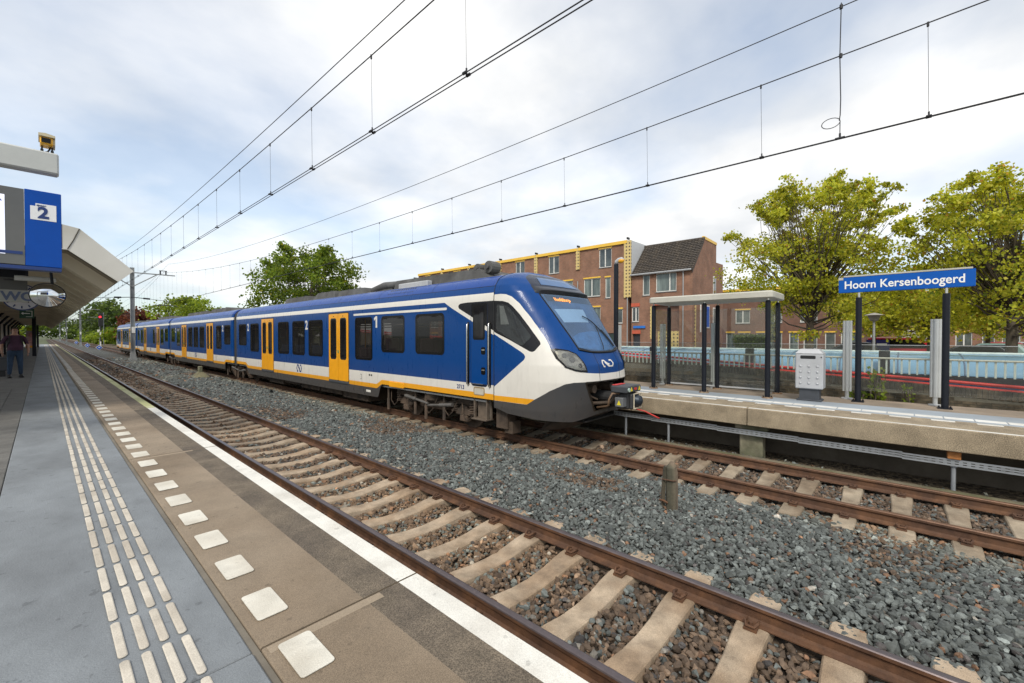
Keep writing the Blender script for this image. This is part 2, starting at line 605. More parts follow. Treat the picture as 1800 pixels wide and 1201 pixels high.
    for k in range(9):
        ic = N(ng, 'GeometryNodeMeshIcoSphere')
        ic.inputs['Radius'].default_value = 1.0
        ic.inputs['Subdivisions'].default_value = 1 if k < 6 else 2
        rv = N(ng, 'FunctionNodeRandomValue', data_type='FLOAT_VECTOR')
        a_ = .34 if k < 6 else .14
        rv.inputs[0].default_value = (-a_, -a_, -a_)
        rv.inputs[1].default_value = (a_, a_, a_)
        rv.inputs['Seed'].default_value = 11 + k * 7
        st = N(ng, 'GeometryNodeSetPosition')
        ng.links.new(ic.outputs[0], st.inputs[0])
        ng.links.new(rv.outputs[0], st.inputs['Offset'])
        sm = N(ng, 'GeometryNodeSetMaterial')
        sm.inputs['Material'].default_value = m
        ng.links.new(st.outputs[0], sm.inputs[0])
        g2 = N(ng, 'GeometryNodeGeometryToInstance')
        ng.links.new(sm.outputs[0], g2.inputs[0])
        ng.links.new(g2.outputs[0], jn.inputs[0])
    ip = N(ng, 'GeometryNodeInstanceOnPoints')
    ip.inputs['Pick Instance'].default_value = True
    ng.links.new(gi.outputs[0], ip.inputs['Points'])
    ng.links.new(jn.outputs[0], ip.inputs['Instance'])
    for an, dt, sock in (('sidx', 'INT', 'Instance Index'), ('srot', 'FLOAT_VECTOR', 'Rotation'), ('sscl', 'FLOAT_VECTOR', 'Scale')):
        na = N(ng, 'GeometryNodeInputNamedAttribute', data_type=dt)
        na.inputs[0].default_value = an
        ng.links.new(na.outputs[0], ip.inputs[sock])
    ng.links.new(ip.outputs[0], go.inputs[0])
    o = link('ballast_stones', me)
    me.materials.append(m)
    md = o.modifiers.new('scatter', 'NODES')
    md.node_group = ng
    tag(o, 'grey and rust-brown crushed stone ballast around the tracks', 'ballast', kind='stuff')
stones()

# ------------------------------------------------------------------ tracks
m_rust = mat('rail_rust', (0.085, 0.042, 0.024), 0.75, var=0.35, scale=9, bump=0.3, bscale=90, col2=(0.13, 0.062, 0.03))
m_rtop = mat('rail_running_surface', (0.17, 0.14, 0.14), 0.36, metal=0.85, var=0.12, scale=14)
m_rtop2 = mat('rail_head_brown', (0.16, 0.085, 0.05), 0.42, metal=0.35, var=0.2, scale=9)
m_slp = mat('sleeper_concrete', (0.40, 0.315, 0.225), 0.9, var=0.34, scale=4.5, bump=0.4, bscale=120, col2=(0.30, 0.215, 0.14), fine=.2)
m_slp2 = mat('sleeper_concrete_pale', (0.33, 0.27, 0.195), 0.9, var=0.3, scale=4.5, bump=0.4, bscale=120, col2=(0.20, 0.15, 0.10), fine=.2)
def rail(xc, root, top):
    half = [(.070, -.163), (.070, -.152), (.030, -.138), (.010, -.122), (.009, -.060), (.016, -.046), (.035, -.036), (.036, -.010), (.030, -.002), (.018, 0.0)]
    prof = [(x, z) for x, z in half] + [(-x, z) for x, z in reversed(half)]
    ys = [-40] + list(range(-8, 61, 4)) + [90, 150, 420]
    vs, fs, ms = [], [], []
    n = len(prof)
    for y in ys:
        vs += [(xc + x, y, z) for x, z in prof]
    for j in range(len(ys) - 1):
        for i in range(n - 1):
            fs.append((j * n + i, j * n + i + 1, (j + 1) * n + i + 1, (j + 1) * n + i))
            ms.append(1 if 7 <= i <= n - 9 else 0)
    b = MB()
    b.v, b.f, b.m = vs, fs, ms
    return b.build('rail', [m_rust, top], root)
def sleeper_mesh(m):
    st = [(-1.26, .115, -.17), (-1.20, .125, -.165), (-.9, .128, -.160), (-.62, .125, -.158), (-.48, .120, -.166), (-.25, .110, -.194), (0, .108, -.206)]
    st = st + [(-x, w_, z) for x, w_, z in reversed(st[:-1])]
    b = MB()
    vs, fs = [], []
    for x, w_, z in st:
        vs += [(x, -w_ - .03, z - .17), (x, -w_, z - .012), (x, -w_ + .012, z), (x, w_ - .012, z), (x, w_, z - .012), (x, w_ + .03, z - .17)]
    for j in range(len(st) - 1):
        for i in range(5):
            fs.append((j * 6 + i, j * 6 + i + 1, (j + 1) * 6 + i + 1, (j + 1) * 6 + i))
    fs += [tuple(range(6)), tuple(range(len(vs) - 6, len(vs)))]
    b.add(vs, fs)
    return b.mesh('sleeper', m)
def clip_mesh():
    b = MB()
    b.box(-.055, .055, -.05, .05, -.012, .010)
    b.tube([(-.06, .045, .03), (.0, .05, .045), (.05, .03, .03), (.05, -.03, .03), (0, -.05, .045), (-.06, -.045, .03)], .011, 6)
    b.tube([(.01, 0, 0), (.01, 0, .05)], .016, 6)
    return b.mesh('rail_clip', m_rust)
clip_me = clip_mesh()
for tc_, pit, ph, lo, hi, mm, top, xr, nm in ((TN, .612, 2.146, -8, 98, m_slp, m_rtop, (XA, XB), 'nearer track, empty, beside the near platform'),
                                              (TF, .58, 0.0, -6, 104, m_slp2, m_rtop2, (XC1, XD), 'farther track carrying the train')):
    root = bpy.data.objects.new('railway_track', None)
    COL.objects.link(root)
    root.location = (tc_, 0, -.2)
    struct(root, nm)
    for x in xr:
        rail(x, root, top)
    sm_ = sleeper_mesh(mm)
    for k in range(lo, hi):
        o = bpy.data.objects.new('sleeper', sm_)
        COL.objects.link(o)
        o.parent = root
        o.location = (random.uniform(-.01, .01), ph + k * pit, .2 + random.uniform(-.006, .004))
        o.rotation_euler = (0, 0, random.uniform(-.008, .008))
        y = ph + k * pit
        if (tc_ == TN and .5 < y < 9) or (tc_ == TF and -2 < y < 7):
            for x in xr:
                for s_ in (-1, 1):
                    c = bpy.data.objects.new('rail_clip', clip_me)
                    COL.objects.link(c)
                    c.parent = o
                    c.location = (x - tc_ + s_ * .105, 0, -.148)
                    c.rotation_euler = (0, 0, 0 if s_ > 0 else math.pi)

# ------------------------------------------------------------------ near platform
m_grey = mat('grey_painted_slab', (0.205, 0.222, 0.236), 0.66, var=0.13, scale=4.0, bump=0.4, bscale=90, col2=(0.160, 0.172, 0.182), fine=.16, spots=.6, fscale=240, streak=(1, .6, 1))
m_brown = mat('brown_concrete', (0.262, 0.207, 0.148), 0.85, var=0.16, scale=2.2, bump=0.35, bscale=220, col2=(0.205, 0.155, 0.105), fine=.28, fscale=260, spots=.6)
m_aggr = mat('exposed_aggregate', (0.165, 0.132, 0.095), 0.9, var=0.3, scale=5, bump=1.0, bscale=150, col2=(0.12, 0.096, 0.072), fine=.42, fscale=150)
m_wline = mat('white_edge_paint', (0.70, 0.68, 0.62), 0.7, var=0.10, scale=4, bump=0.3, bscale=120, col2=(0.50, 0.46, 0.40), lo=.52, hi=.78, fine=.10, spots=.5)
m_moss = mat('mossy_edge_paint', (0.42, 0.42, 0.20), 0.8, var=0.25, scale=2, bump=0.3, bscale=60, col2=(0.58, 0.56, 0.40), lo=.5, hi=.72)
m_wsq = mat('white_block', (0.66, 0.63, 0.55), 0.75, var=0.10, scale=7, bump=0.35, bscale=150, col2=(0.55, 0.51, 0.43), fine=.08, spots=.35)
m_rib = mat('tactile_rib_stone', (0.56, 0.51, 0.43), 0.75, var=0.16, scale=6, bump=0.3, bscale=180, col2=(0.44, 0.39, 0.32), fine=.1)
m_fill = mat('platform_concrete', (0.17, 0.15, 0.12), 0.9, var=0.3, scale=1.5, bump=0.4, bscale=40)
m_tile = mat('dark_paving_tile', (0.125, 0.12, 0.11), 0.9, var=0.25, scale=3, bump=0.5, bscale=70, fine=.2)
ZP = .81
plat = bpy.data.objects.new('platform', None)
COL.objects.link(plat)
plat.location = (0.5, 0, -.5)
struct(plat, 'near platform with grey walkway and brown edge')
b = MB()
b.box(-9, 1.50, -9, 112, -.6, .70)
b.box(.6555, .6895, -9, 112, .69, .795)
b.build('platform_body', m_fill, plat)
SL = 4.63
b = MB()
b.box(0, .935, .006, SL - .006, -.1, 0, c=.006)
grey_me = b.mesh('paving_slab', m_grey)
def edge_mesh(wm_):
    b = MB()
    prof = [(.004, -.11), (0, -.006), (.006, 0), (.53, 0), (.755, 0), (.887, 0), (.893, -.006), (.893, -.16), (.75, -.16), (.70, -.11)]
    y0, y1 = .007, SL - .007
    n = len(prof)
    vs = [(x, y0, z) for x, z in prof] + [(x, y1, z) for x, z in prof]
    for i in range(n):
        b.add([], [])
    b.v = vs
    for i in range(n):
        j = (i + 1) % n
        b.f.append((i, j, j + n, i + n))
        b.m.append({3: 1, 4: 2, 5: 2}.get(i, 0))
    b.f += [tuple(range(n)), tuple(range(n, 2 * n))]
    b.m += [0, 0]
    # smooth trowelled margin along the end joint, slightly proud
    b.box(.02, .62, SL - .07, SL - .012, -.01, .0008, 3)
    return b.mesh('edge_slab', [m_brown, m_aggr, wm_, mat('trowelled_margin', (0.285, 0.225, 0.16), 0.8, var=.1, scale=3, fine=.15)])
e_near, e_far = edge_mesh(m_wline), edge_mesh(m_moss)
for k in range(-2, 23):
    y = 2.262 + SL * k
    if y + SL > 112:
        break
    for nm, me, x in (('paving_slab', grey_me, -.280), ('edge_slab', e_near if y < 8 else e_far, .692)):
        o = bpy.data.objects.new(nm, me)
        COL.objects.link(o)
        o.parent = plat
        o.location = (x - .5, y, .5 + ZP + random.uniform(-.002, .002))
b = MB()
b.prism(rrect(.152, .295, .018, 3), lambda a, c, k: (a, c, .001 + .0035 * k))
sq_me = b.mesh('white_block', m_wsq)
for k in range(-2, 46):
    o = bpy.data.objects.new('white_block', sq_me)
    COL.objects.link(o)
    o.parent = plat
    o.location = (.823 - .5 - k * .0006, 2.069 + .5585 * k, .5 + ZP + .002)
b = MB()
b.box(.75, .90, 27.6, 108, ZP + .002, ZP + .005)
b.build('white_block', mat('worn_white_blocks', (.34, .31, .26), .5, var=.5, scale=3), plat)['kind'] = 'stuff'
b = MB()
o1, o2 = rrect(.036, .352, .017, 3), rrect(.027, .342, .013, 3)
n = len(o1)
b.add([(x, y, 0) for x, y in o1] + [(x, y, .0035) for x, y in o1] + [(x, y, .0065) for x, y in o2],
      [(i, (i + 1) % n, (i + 1) % n + n, i + n) for i in range(n)] + [(i + n, (i + 1) % n + n, (i + 1) % n + 2 * n, i + 2 * n) for i in range(n)] + [tuple(range(2 * n, 3 * n))])
rib_me = b.mesh('tactile_rib', m_rib)
RIBX = (.238, .315, .391, .464)
for x in RIBX:
    for k in range(-3, 32):
        o = bpy.data.objects.new('tactile_rib', rib_me)
        COL.objects.link(o)
        o.parent = plat
        o.location = (x - .5 + random.uniform(-.001, .001), 2.455 + .386 * k, .5 + ZP + .0025)
b = MB()
for x in RIBX:
    for k in range(32, 260):
        b.box(x - .02, x + .02, 2.455 + .386 * k - .176, 2.455 + .386 * k + .176, ZP + .0025, ZP + .008)
b.build('tactile_rib', m_rib, plat)['kind'] = 'stuff'
b = MB()
b.box(.002, .298, .002, .298, -.08, 0, c=.006)
tile_me = b.mesh('paving_tile', m_tile)
for i in range(3):
    for k in range(48):
        o = bpy.data.objects.new('paving_tile', tile_me)
        COL.objects.link(o)
        o.parent = plat
        o.location = (-.284 - .3 * (i + 1) - .5, 4.0 + .3 * k, .5 + ZP - .004 + random.uniform(-.003, .002))
b = MB()
b.box(-9, -1.186, -9, 112, .69, .804)
b.box(-1.186, -.284, -9, 3.99, .69, .804)
b.box(-1.186, -.284, 18.45, 112, .69, .804)
b.build('paving', m_tile, plat)

# ------------------------------------------------------------------ far platform
XE = 9.80
m_beam = mat('pebble_concrete', (0.33, 0.268, 0.185), 0.9, var=0.25, scale=3.5, bump=.8, bscale=110, col2=(0.25, 0.20, 0.135), fine=.45, fscale=90)
m_fbrown = mat('far_platform_concrete', (0.30, 0.235, 0.175), 0.85, var=0.2, scale=2.0, bump=0.3, bscale=120, col2=(0.21, 0.17, 0.13), fine=.15)
m_fgrey = mat('far_grey_slab', (0.32, 0.36, 0.40), 0.6, var=0.10, scale=1.5, col2=(0.27, 0.30, 0.33))
m_white = mat('white_paint', (0.74, 0.73, 0.69), 0.65, var=0.08, scale=5, col2=(.62, .60, .55))
fpl = bpy.data.objects.new('platform', None)
COL.objects.link(fpl)
fpl.location = (11.5, 0, -.5)
struct(fpl, 'far platform on concrete supports with pebble-faced edge')
b = MB()
b.box(XE, 10.797, .006, SL - .006, .45, ZP, c=.012)
b.box(XE + .03, XE + .095, .02, SL - .02, ZP - .01, ZP + .004, 1)
eb_me = b.mesh('edge_beam', [m_beam, m_white])
b = MB(); b.box(10.803, 11.93, .005, SL - .005, .6, ZP + .002, c=.005)
gs_me = b.mesh('paving_slab', m_fgrey)
b = MB(); b.box(11.936, 13.05, .005, SL - .005, .6, ZP, c=.005)
bs_me = b.mesh('back_slab', m_fbrown)
for k in range(-4, 22):
    for nm, me in (('edge_beam', eb_me), ('paving_slab', gs_me), ('back_slab', bs_me)):
        o = bpy.data.objects.new(nm, me)
        COL.objects.link(o)
        o.parent = fpl
        o.location = (-11.5, 2.38 + SL * k, .5)
b = MB(); b.prism(rrect(.11, .30, .01, 2), lambda a, c, k: (a, c, .001 + .004 * k))
d_me = b.mesh('white_block', m_white)
b = MB(); b.prism(rrect(.24, .368, .012, 2), lambda a, c, k: (a, c, .001 + .006 * k))
t_me = b.mesh('tactile_tile', m_white)
for k in range(-9, 22):
    o = bpy.data.objects.new('white_block', d_me); COL.objects.link(o); o.parent = fpl
    o.location = (10.66 - 11.5, 2.27 + .5585 * k, .5 + ZP)
for k in range(-12, 32):
    o = bpy.data.objects.new('tactile_tile', t_me); COL.objects.link(o); o.parent = fpl
    o.location = (11.05 - 11.5, 3.12 + .386 * k, .5 + ZP + .002)
m_sup = mat('weathered_support', (0.27, 0.24, 0.17), 0.9, var=0.35, scale=4, bump=0.5, bscale=40, col2=(0.13, 0.13, 0.08))
b = MB()
b.box(10.05, 10.32, -.22, .22, -.7, .33, c=.02)
b.box(9.98, 10.42, -.32, .30, .33, .449, c=.02)
sup_me = b.mesh('support', m_sup)
for k in range(-2, 16):
    o = bpy.data.objects.new('support', sup_me); COL.objects.link(o); o.parent = fpl
    o.location = (-11.5, 2.36 + SL * k, .5)
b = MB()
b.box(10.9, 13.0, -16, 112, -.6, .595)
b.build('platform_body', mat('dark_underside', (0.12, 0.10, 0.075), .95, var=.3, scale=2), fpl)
b = MB()
b.box(9.62, 9.74, -16, 112, -.42, -.15, c=.02)
b.build('kerb_plank', mat('mossy_kerb', (0.17, 0.145, 0.10), 0.95, var=0.3, scale=3, bump=0.5, bscale=50, col2=(0.10, 0.095, 0.05)), fpl)

# cable tray under the far platform edge
ct = thing('cable_tray', 'long slotted grey metal cable tray running under the far platform edge', 'cable tray', (9.97, 2, .2))
m_galv = mat('galvanised_steel', (0.38, 0.40, 0.42), 0.5, metal=0.5, var=0.15, scale=5)
b = MB()
def trayz(y): return .275 + .011 * (y - 1.5)
for y in np.arange(-9, 24, .09):               # webs between the slots
    z = trayz(y)
    b.box(9.93, 9.936, y, y + .045, z + .012, z + .026)
    b.box(9.93, 9.936, y, y + .045, z - .026, z - .012)
for y in np.arange(-9, 24, 1.5):
    z = trayz(y + .75)
    b.box(9.93, 9.936, y, y + 1.5, z + .026, z + .055)
    b.box(9.93, 9.936, y, y + 1.5, z - .012, z + .012)
    b.box(9.93, 9.936, y, y + 1.5, z - .055, z - .026)
    b.box(9.936, 10.04, y, y + 1.5, z - .055, z - .049)
b.build('tray', m_galv, ct)
for y in (-2.6, -.62, 4.1, 5.2, 8.2, 12):
    b = MB(); b.tube([(10.0, y, -.62), (10.0, y, trayz(y) - .055)], .03, 8)
    b.box(9.95, 10.03, y - .04, y + .04, trayz(y) - .075, trayz(y) - .056)
    b.build('leg', m_galv, ct)
b = MB(); b.box(9.90, 10.06, -.70, -.54, trayz(-.62) + .056, .449, c=.01)
tag(b.build('timber_block', mat('orange_timber', (0.42, 0.17, 0.05), 0.8, var=.3, scale=12, streak=(1, 1, 4))), 'orange-brown timber block wedged under the far platform edge', 'block')

# ------------------------------------------------------------------ the train
XT, SEAM, PW = TF, 6.72, 3.0
BLUE, WHITE, YEL, GREY = (0.0, 0.047, 0.205), (0.74, 0.71, 0.65), (0.86, 0.38, 0.010), (0.050, 0.055, 0.062)
def livery(name, base, layers, rough=0.30, coat=0.12, dirt=.05):
    """paint scheme: every layer is (list of (attribute, op, value) tests, colour)"""
    m = bpy.data.materials.new(name)
    m.use_nodes = True
    t = m.node_tree
    p = t.nodes['Principled BSDF']
    p.inputs['Roughness'].default_value = rough
    p.inputs['Coat Weight'].default_value = coat
    p.inputs['Coat Roughness'].default_value = .06
    p.inputs['Specular IOR Level'].default_value = .22
    cur = None
    attr = {}
    for tests, col in layers:
        f = None
        for a, op, v in tests:
            if a not in attr:
                attr[a] = N(t, 'ShaderNodeAttribute', attribute_name=a)
            q = N(t, 'ShaderNodeMath', operation=op)
            t.links.new(attr[a].outputs['Fac'], q.inputs[0])
            q.inputs[1].default_value = v
            if f is None:
                f = q.outputs[0]
            else:
                q2 = N(t, 'ShaderNodeMath', operation='MULTIPLY')
                t.links.new(f, q2.inputs[0])
                t.links.new(q.outputs[0], q2.inputs[1])
                f = q2.outputs[0]
        mx_ = N(t, 'ShaderNodeMix', data_type='RGBA')
        if cur is None:
            mx_.inputs[6].default_value = (*base, 1)
        else:
            t.links.new(cur, mx_.inputs[6])
        mx_.inputs[7].default_value = (*col, 1)
        t.links.new(f, mx_.inputs[0])
        cur = mx_.outputs[2]
    g = N(t, 'ShaderNodeNewGeometry')
    mpn = N(t, 'ShaderNodeMapping')
    mpn.inputs['Scale'].default_value = (3, 3, .7)
    t.links.new(g.outputs['Position'], mpn.inputs[0])
    nz = N(t, 'ShaderNodeTexNoise')
    nz.inputs['Scale'].default_value = 2.2
    nz.inputs['Detail'].default_value = 7
    nz.inputs['Roughness'].default_value = .7
    t.links.new(mpn.outputs[0], nz.inputs[0])
    mr = N(t, 'ShaderNodeMapRange')
    mr.inputs[1].default_value, mr.inputs[2].default_value, mr.inputs[3].default_value, mr.inputs[4].default_value = .3, .7, 1 - dirt, 1 + dirt * .4
    t.links.new(nz.outputs[0], mr.inputs[0])
    mu = N(t, 'ShaderNodeVectorMath', operation='SCALE')
    t.links.new(cur, mu.inputs[0])
    t.links.new(mr.outputs[0], mu.inputs['Scale'])
    # brake dust and road film settled on the lower flank
    sxz = N(t, 'ShaderNodeSeparateXYZ')
    t.links.new(g.outputs['Position'], sxz.inputs[0])
    md_ = N(t, 'ShaderNodeMapRange')
    md_.inputs[1].default_value, md_.inputs[2].default_value, md_.inputs[3].default_value, md_.inputs[4].default_value = 1.7, .4, 0, .5
    t.links.new(sxz.outputs[2], md_.inputs[0])
    nd = N(t, 'ShaderNodeTexNoise')
    nd.inputs['Scale'].default_value = 3.0
    nd.inputs['Detail'].default_value = 8
    nd.inputs['Roughness'].default_value = .75
    t.links.new(g.outputs['Position'], nd.inputs[0])
    mm_ = N(t, 'ShaderNodeMath', operation='MULTIPLY', use_clamp=True)
    t.links.new(md_.outputs[0], mm_.inputs[0])
    t.links.new(nd.outputs[0], mm_.inputs[1])
    mxd = N(t, 'ShaderNodeMix', data_type='RGBA')
    t.links.new(mm_.outputs[0], mxd.inputs[0])
    t.links.new(mu.outputs[0], mxd.inputs[6])
    mxd.inputs[7].default_value = (.16, .115, .075, 1)
    t.links.new(mxd.outputs[2], p.inputs['Base Color'])
    mr2 = N(t, 'ShaderNodeMapRange')
    mr2.inputs[1].default_value, mr2.inputs[2].default_value, mr2.inputs[3].default_value, mr2.inputs[4].default_value = .35, .7, rough * .8, rough * 1.6
    t.links.new(nz.outputs[0], mr2.inputs[0])
    t.links.new(mr2.outputs[0], p.inputs['Roughness'])
    return m
m_body = livery('carriage_livery', BLUE, [
    ([('fz', 'LESS_THAN', 1.2)], WHITE),
    ([('fz', 'GREATER_THAN', 3.125), ('fz', 'LESS_THAN', 3.265)], WHITE),
    ([('sw', 'GREATER_THAN', 0)], WHITE),
    ([('fy', 'LESS_THAN', .130)], YEL),
    ([('fy', 'LESS_THAN', 0)], GREY),
    ([('sk', 'GREATER_THAN', 0)], (.012, .012, .014)),
    ([('fz', 'GREATER_THAN', 3.412), ('fz', 'LESS_THAN', 3.425)], (.006, .01, .03)),
    ([('fz', 'GREATER_THAN', 3.425)], (0.020, 0.065, 0.27)),
    ([('fz', 'GREATER_THAN', 3.70)], (0.16, 0.16, 0.165)),
])
m_cab = livery('cab_livery', WHITE, [
    ([('sb', 'GREATER_THAN', 0)], BLUE),
    ([('sd', 'GREATER_THAN', 0)], BLUE),
    ([('sy', 'GREATER_THAN', 0)], YEL),
    ([('sg', 'GREATER_THAN', 0)], GREY),
    ([('sp', 'GREATER_THAN', 0)], (.020, .026, .045)),
    ([('sk', 'GREATER_THAN', 0)], (.011, .011, .013)),
    ([('so', 'GREATER_THAN', 0)], (.008, .008, .008)),
])
m_black = mat('black_rubber', (.012, .012, .013), .45, var=.1)
m_glassb = mat('dark_window_glass', (.010, .010, .012), .04, var=.5, scale=1.4, spec=.30, col2=(.055, .045, .042), lo=.48, hi=.66, streak=(1, 2.2, .7))
m_frit = mat('window_frit', (.006, .006, .007), .15, var=.05, spec=.25)
m_yel = mat('door_yellow', YEL, .3, var=.08, scale=2, coat=.3)
m_chrome = mat('brushed_steel', (.62, .60, .56), .28, metal=1.0, var=.1)
m_wht = mat('train_white', WHITE, .35, var=.05, coat=.2)
m_under = mat('brown_underframe', (.075, .052, .036), .9, var=.4, scale=5, bump=.4, bscale=30, col2=(.040, .030, .024))
m_under2 = mat('dusty_machinery', (.105, .072, .050), .85, var=.35, scale=7, bump=.4, bscale=40, col2=(.055, .042, .032))
m_roofg = mat('roof_equipment_grey', (.10, .10, .098), .75, var=.3, scale=3, bump=.2, bscale=30, col2=(.065, .062, .058))
m_lgrey = mat('light_grey_metal', (.42, .43, .44), .5, var=.12, scale=4)
m_dgrey = mat('bumper_grey', GREY, .45, var=.25, scale=2.5)

train = thing('train', 'blue, white and yellow electric passenger train standing at the far platform', 'train', (XT, 4.6, 0))
SIDE = XT - 1.44
def smooth01(t):
    t = np.clip(t, 0, 1)
    return t * t * (3 - 2 * t)
ARCH = [(-99, 11.35), (24.0, 27.35), (41.0, 44.3), (58.3, 61.7), (76.2, 200)]
def arch(y):
    y = np.asarray(y, float)
    a = np.zeros_like(y)
    for p, q in ARCH:
        a = np.maximum(a, smooth01((y - p) / .38 + 1) * smooth01((q - y) / .38 + 1))
    return a
SW = [(8.75, 3.2), (8.45, 3.125), (8.36, 3.075), (8.19, 2.985), (7.476, 2.656), (6.6, 2.262), (6.6, 3.2)]
SK = [(7.926, 3.034), (7.86, 3.072), (7.6, 3.088), (6.6, 3.085), (6.6, 2.36), (6.734, 2.418), (7.476, 2.758), (7.893, 2.95), (7.93, 2.99)]
def body_mesh(y0, y1, front=False, wins=()):
    ys = np.unique(np.concatenate([np.arange(y0, y1, .5), np.array([y1])] +
                                  [np.arange(p - .45, p + .05, .03) for p, q in ARCH] + [np.arange(q - .05, q + .45, .03) for p, q in ARCH] +
                                  ([np.arange(y0, 9.0, .04)] if front else []) + [np.array([q + e for w_ in wins for q, e in ((w_[0], .06), (w_[1], -.06))])]))
    ys = np.unique(np.round(ys[(ys >= y0) & (ys <= y1)], 2))
    ys[0], ys[-1] = y0, y1
    zb, yb = .45 + .42 * arch(ys), .725 + .145 * arch(ys)
    rows = []
    fixed = np.unique(np.concatenate([np.array([1.3, 1.60, 1.87, 2.2, 2.5, 2.828, 3.1])] + ([np.arange(1.3, 3.1, .05)] if front else [])).round(3))
    for k in range(8 + len(fixed)):
        z = zb + (1.25 - zb) * k / 7 if k < 8 else np.full_like(ys, fixed[k - 8])
        x = np.where(z < .75, 1.40 + .04 * (z - .45) / .3, 1.44)
        rows.append((x, z))
    for x, z in ((1.438, 3.16), (1.432, 3.25), (1.425, 3.28), (1.41, 3.36), (1.392, 3.412), (1.388, 3.425), (1.34, 3.51), (1.28, 3.58), (1.20, 3.635), (1.10, 3.68), (.95, 3.72), (.8, 3.755), (.4, 3.80), (0, 3.815)):
        rows.append((np.full_like(ys, x), np.full_like(ys, z)))
    nl = len(rows)
    full = rows + [(-x, z) for x, z in reversed(rows[:-1])]
    n, k = len(ys), len(full)
    V = np.zeros((k, n, 3))
    for i, (x, z) in enumerate(full):
        V[i, :, 0], V[i, :, 1], V[i, :, 2] = XT - x, ys, z
    fs = [(i * n + j, i * n + j + 1, (i + 1) * n + j + 1, (i + 1) * n + j) for i in range(k - 1) for j in range(n - 1)]
    yc_, zc_ = V[:-1, :-1, 1] * .5 + V[1:, 1:, 1] * .5, V[:-1, :-1, 2] * .5 + V[1:, 1:, 2] * .5
    hole = np.zeros_like(yc_, bool)
    for w0, w1, wz in wins:
        hole |= (yc_ > w0 + .055) & (yc_ < w1 - .055) & (zc_ > wz + .04) & (zc_ < 2.83)
    fs = [q for q, h in zip(fs, hole.ravel()) if not h]
    fs.append(tuple(i * n for i in range(k)))
    fs.append(tuple(i * n + n - 1 for i in reversed(range(k))))
    me = bpy.data.meshes.new('carriage_body')
    me.from_pydata(V.reshape(-1, 3).tolist(), [], fs)
    P = V.reshape(-1, 3)
    put(me, 'fz', P[:, 2])
    put(me, 'fy', P[:, 2] - np.tile(yb, k))
    q = P[:, 1:3]
    lo_ = P[:, 2] < 3.2
    put(me, 'sw', sdf(q, SW) if front else np.full(len(P), -1.))
    put(me, 'sk', sdf(q, SK) if front else np.full(len(P), -1.))
    me.materials.append(m_body)
    me.polygons.foreach_set('use_smooth', [True] * (len(fs) - 2) + [False] * 2)
    return me
def put(me, name, vals):
    a = me.attributes.new(name, 'FLOAT', 'POINT')
    a.data.foreach_set('value', np.asarray(vals, np.float32))
def side_panel(name, poly, depth, m, parent, inner=None, x=None):
    """flat panel on the flank, poly in (y, z)"""
    xs = SIDE if x is None else x
    b = MB()
    b.prism(poly, lambda a, c, k: (xs + .004 if k else xs - depth, a, c))
    return b.build(name, m, parent)
m_tglass = glass('tinted_train_glass', (.40, .385, .375), .93, spec_col=(.55, .56, .58))
def window(y0, y1, z0, parent, z1=2.878):
    w_, h_ = y1 - y0, z1 - z0
    for sd_ in (1, -1):                       # near flank and far flank
        X_ = lambda d: XT - sd_ * (1.44 + d)
        ro_, ri_ = rrect(w_, h_, .12, 6, (y0 + y1) / 2, (z0 + z1) / 2), rrect(w_ - .15, h_ - .13, .085, 6, (y0 + y1) / 2, (z0 + z1) / 2)
        n = len(ro_)
        b = MB()
        b.add([(X_(.005), a, c) for a, c in ro_] + [(X_(.005), a, c) for a, c in ri_] + [(X_(-.05), a, c) for a, c in ri_] + [(X_(-.004), a, c) for a, c in ro_],
              [(i, (i + 1) % n, n + (i + 1) % n, n + i) for i in range(n)] + [(n + i, n + (i + 1) % n, 2 * n + (i + 1) % n, 2 * n + i) for i in range(n)] + [(3 * n + i, 3 * n + (i + 1) % n, (i + 1) % n, i) for i in range(n)])
        a = b.build('window', m_frit, parent)
        b = MB(); b.add([(X_(.001), q, c) for q, c in rrect(w_ - .13, h_ - .11, .09, 6, (y0 + y1) / 2, (z0 + z1) / 2)], [tuple(range(n))])
        b.build('glass', m_tglass, a)
def door(y0, y1, parent):
    ym = (y0 + y1) / 2
    fr = side_panel('door_frame', rrect(y1 - y0 + .07, 2.335, .05, 3, ym, 1.915), .003, m_black, parent)
    for a, c in ((y0, ym - .008), (ym + .008, y1)):
        p = rrect(c - a, 2.25, .035, 3, (a + c) / 2, 1.92)
        lf = side_panel('door_leaf', p, .012, m_yel, parent)
        side_panel('rubber_seal', rrect((c - a) * .64, 1.40, .10, 5, (a + c) / 2, 2.20), .015, m_black, lf)
        side_panel('glass', rrect((c - a) * .54, 1.32, .08, 5, (a + c) / 2, 2.20), .018, m_glassb, lf)
    b = MB(); b.box(SIDE - .022, SIDE, ym - .03, ym + .03, 1.72, 1.82)
    b.build('door_button', mat('green_button', (.03, .25, .12), .4), fr)
    b = MB(); b.box(SIDE - .02, SIDE + .05, y0 - .02, y1 + .02, .70, .775, c=.01)
    b.build('door_step', m_dgrey, parent)
    for s_ in (-1, 1):                         # small pictograms over the glass
        b = MB(); b.box(SIDE - .0135, SIDE, ym + s_ * .33 - .03, ym + s_ * .33 + .03, 2.945, 2.975)
        b.build('pictogram', m_black, parent)
def flank_text(s, size, y, z, m, parent, name='numeral', off=0.004, width=None):
    return lettering(name, s, size, (SIDE - .006, y, z), FACE_MX, m, parent, offset=off, width=width)
LOGO = [[(.50, .10), (.24, .10), (.05, .5), (.24, .90), (.56, .90), (1.02, .33)], [(1.10, .90), (1.36, .90), (1.55, .5), (1.36, .10), (1.04, .10), (.58, .67)]]
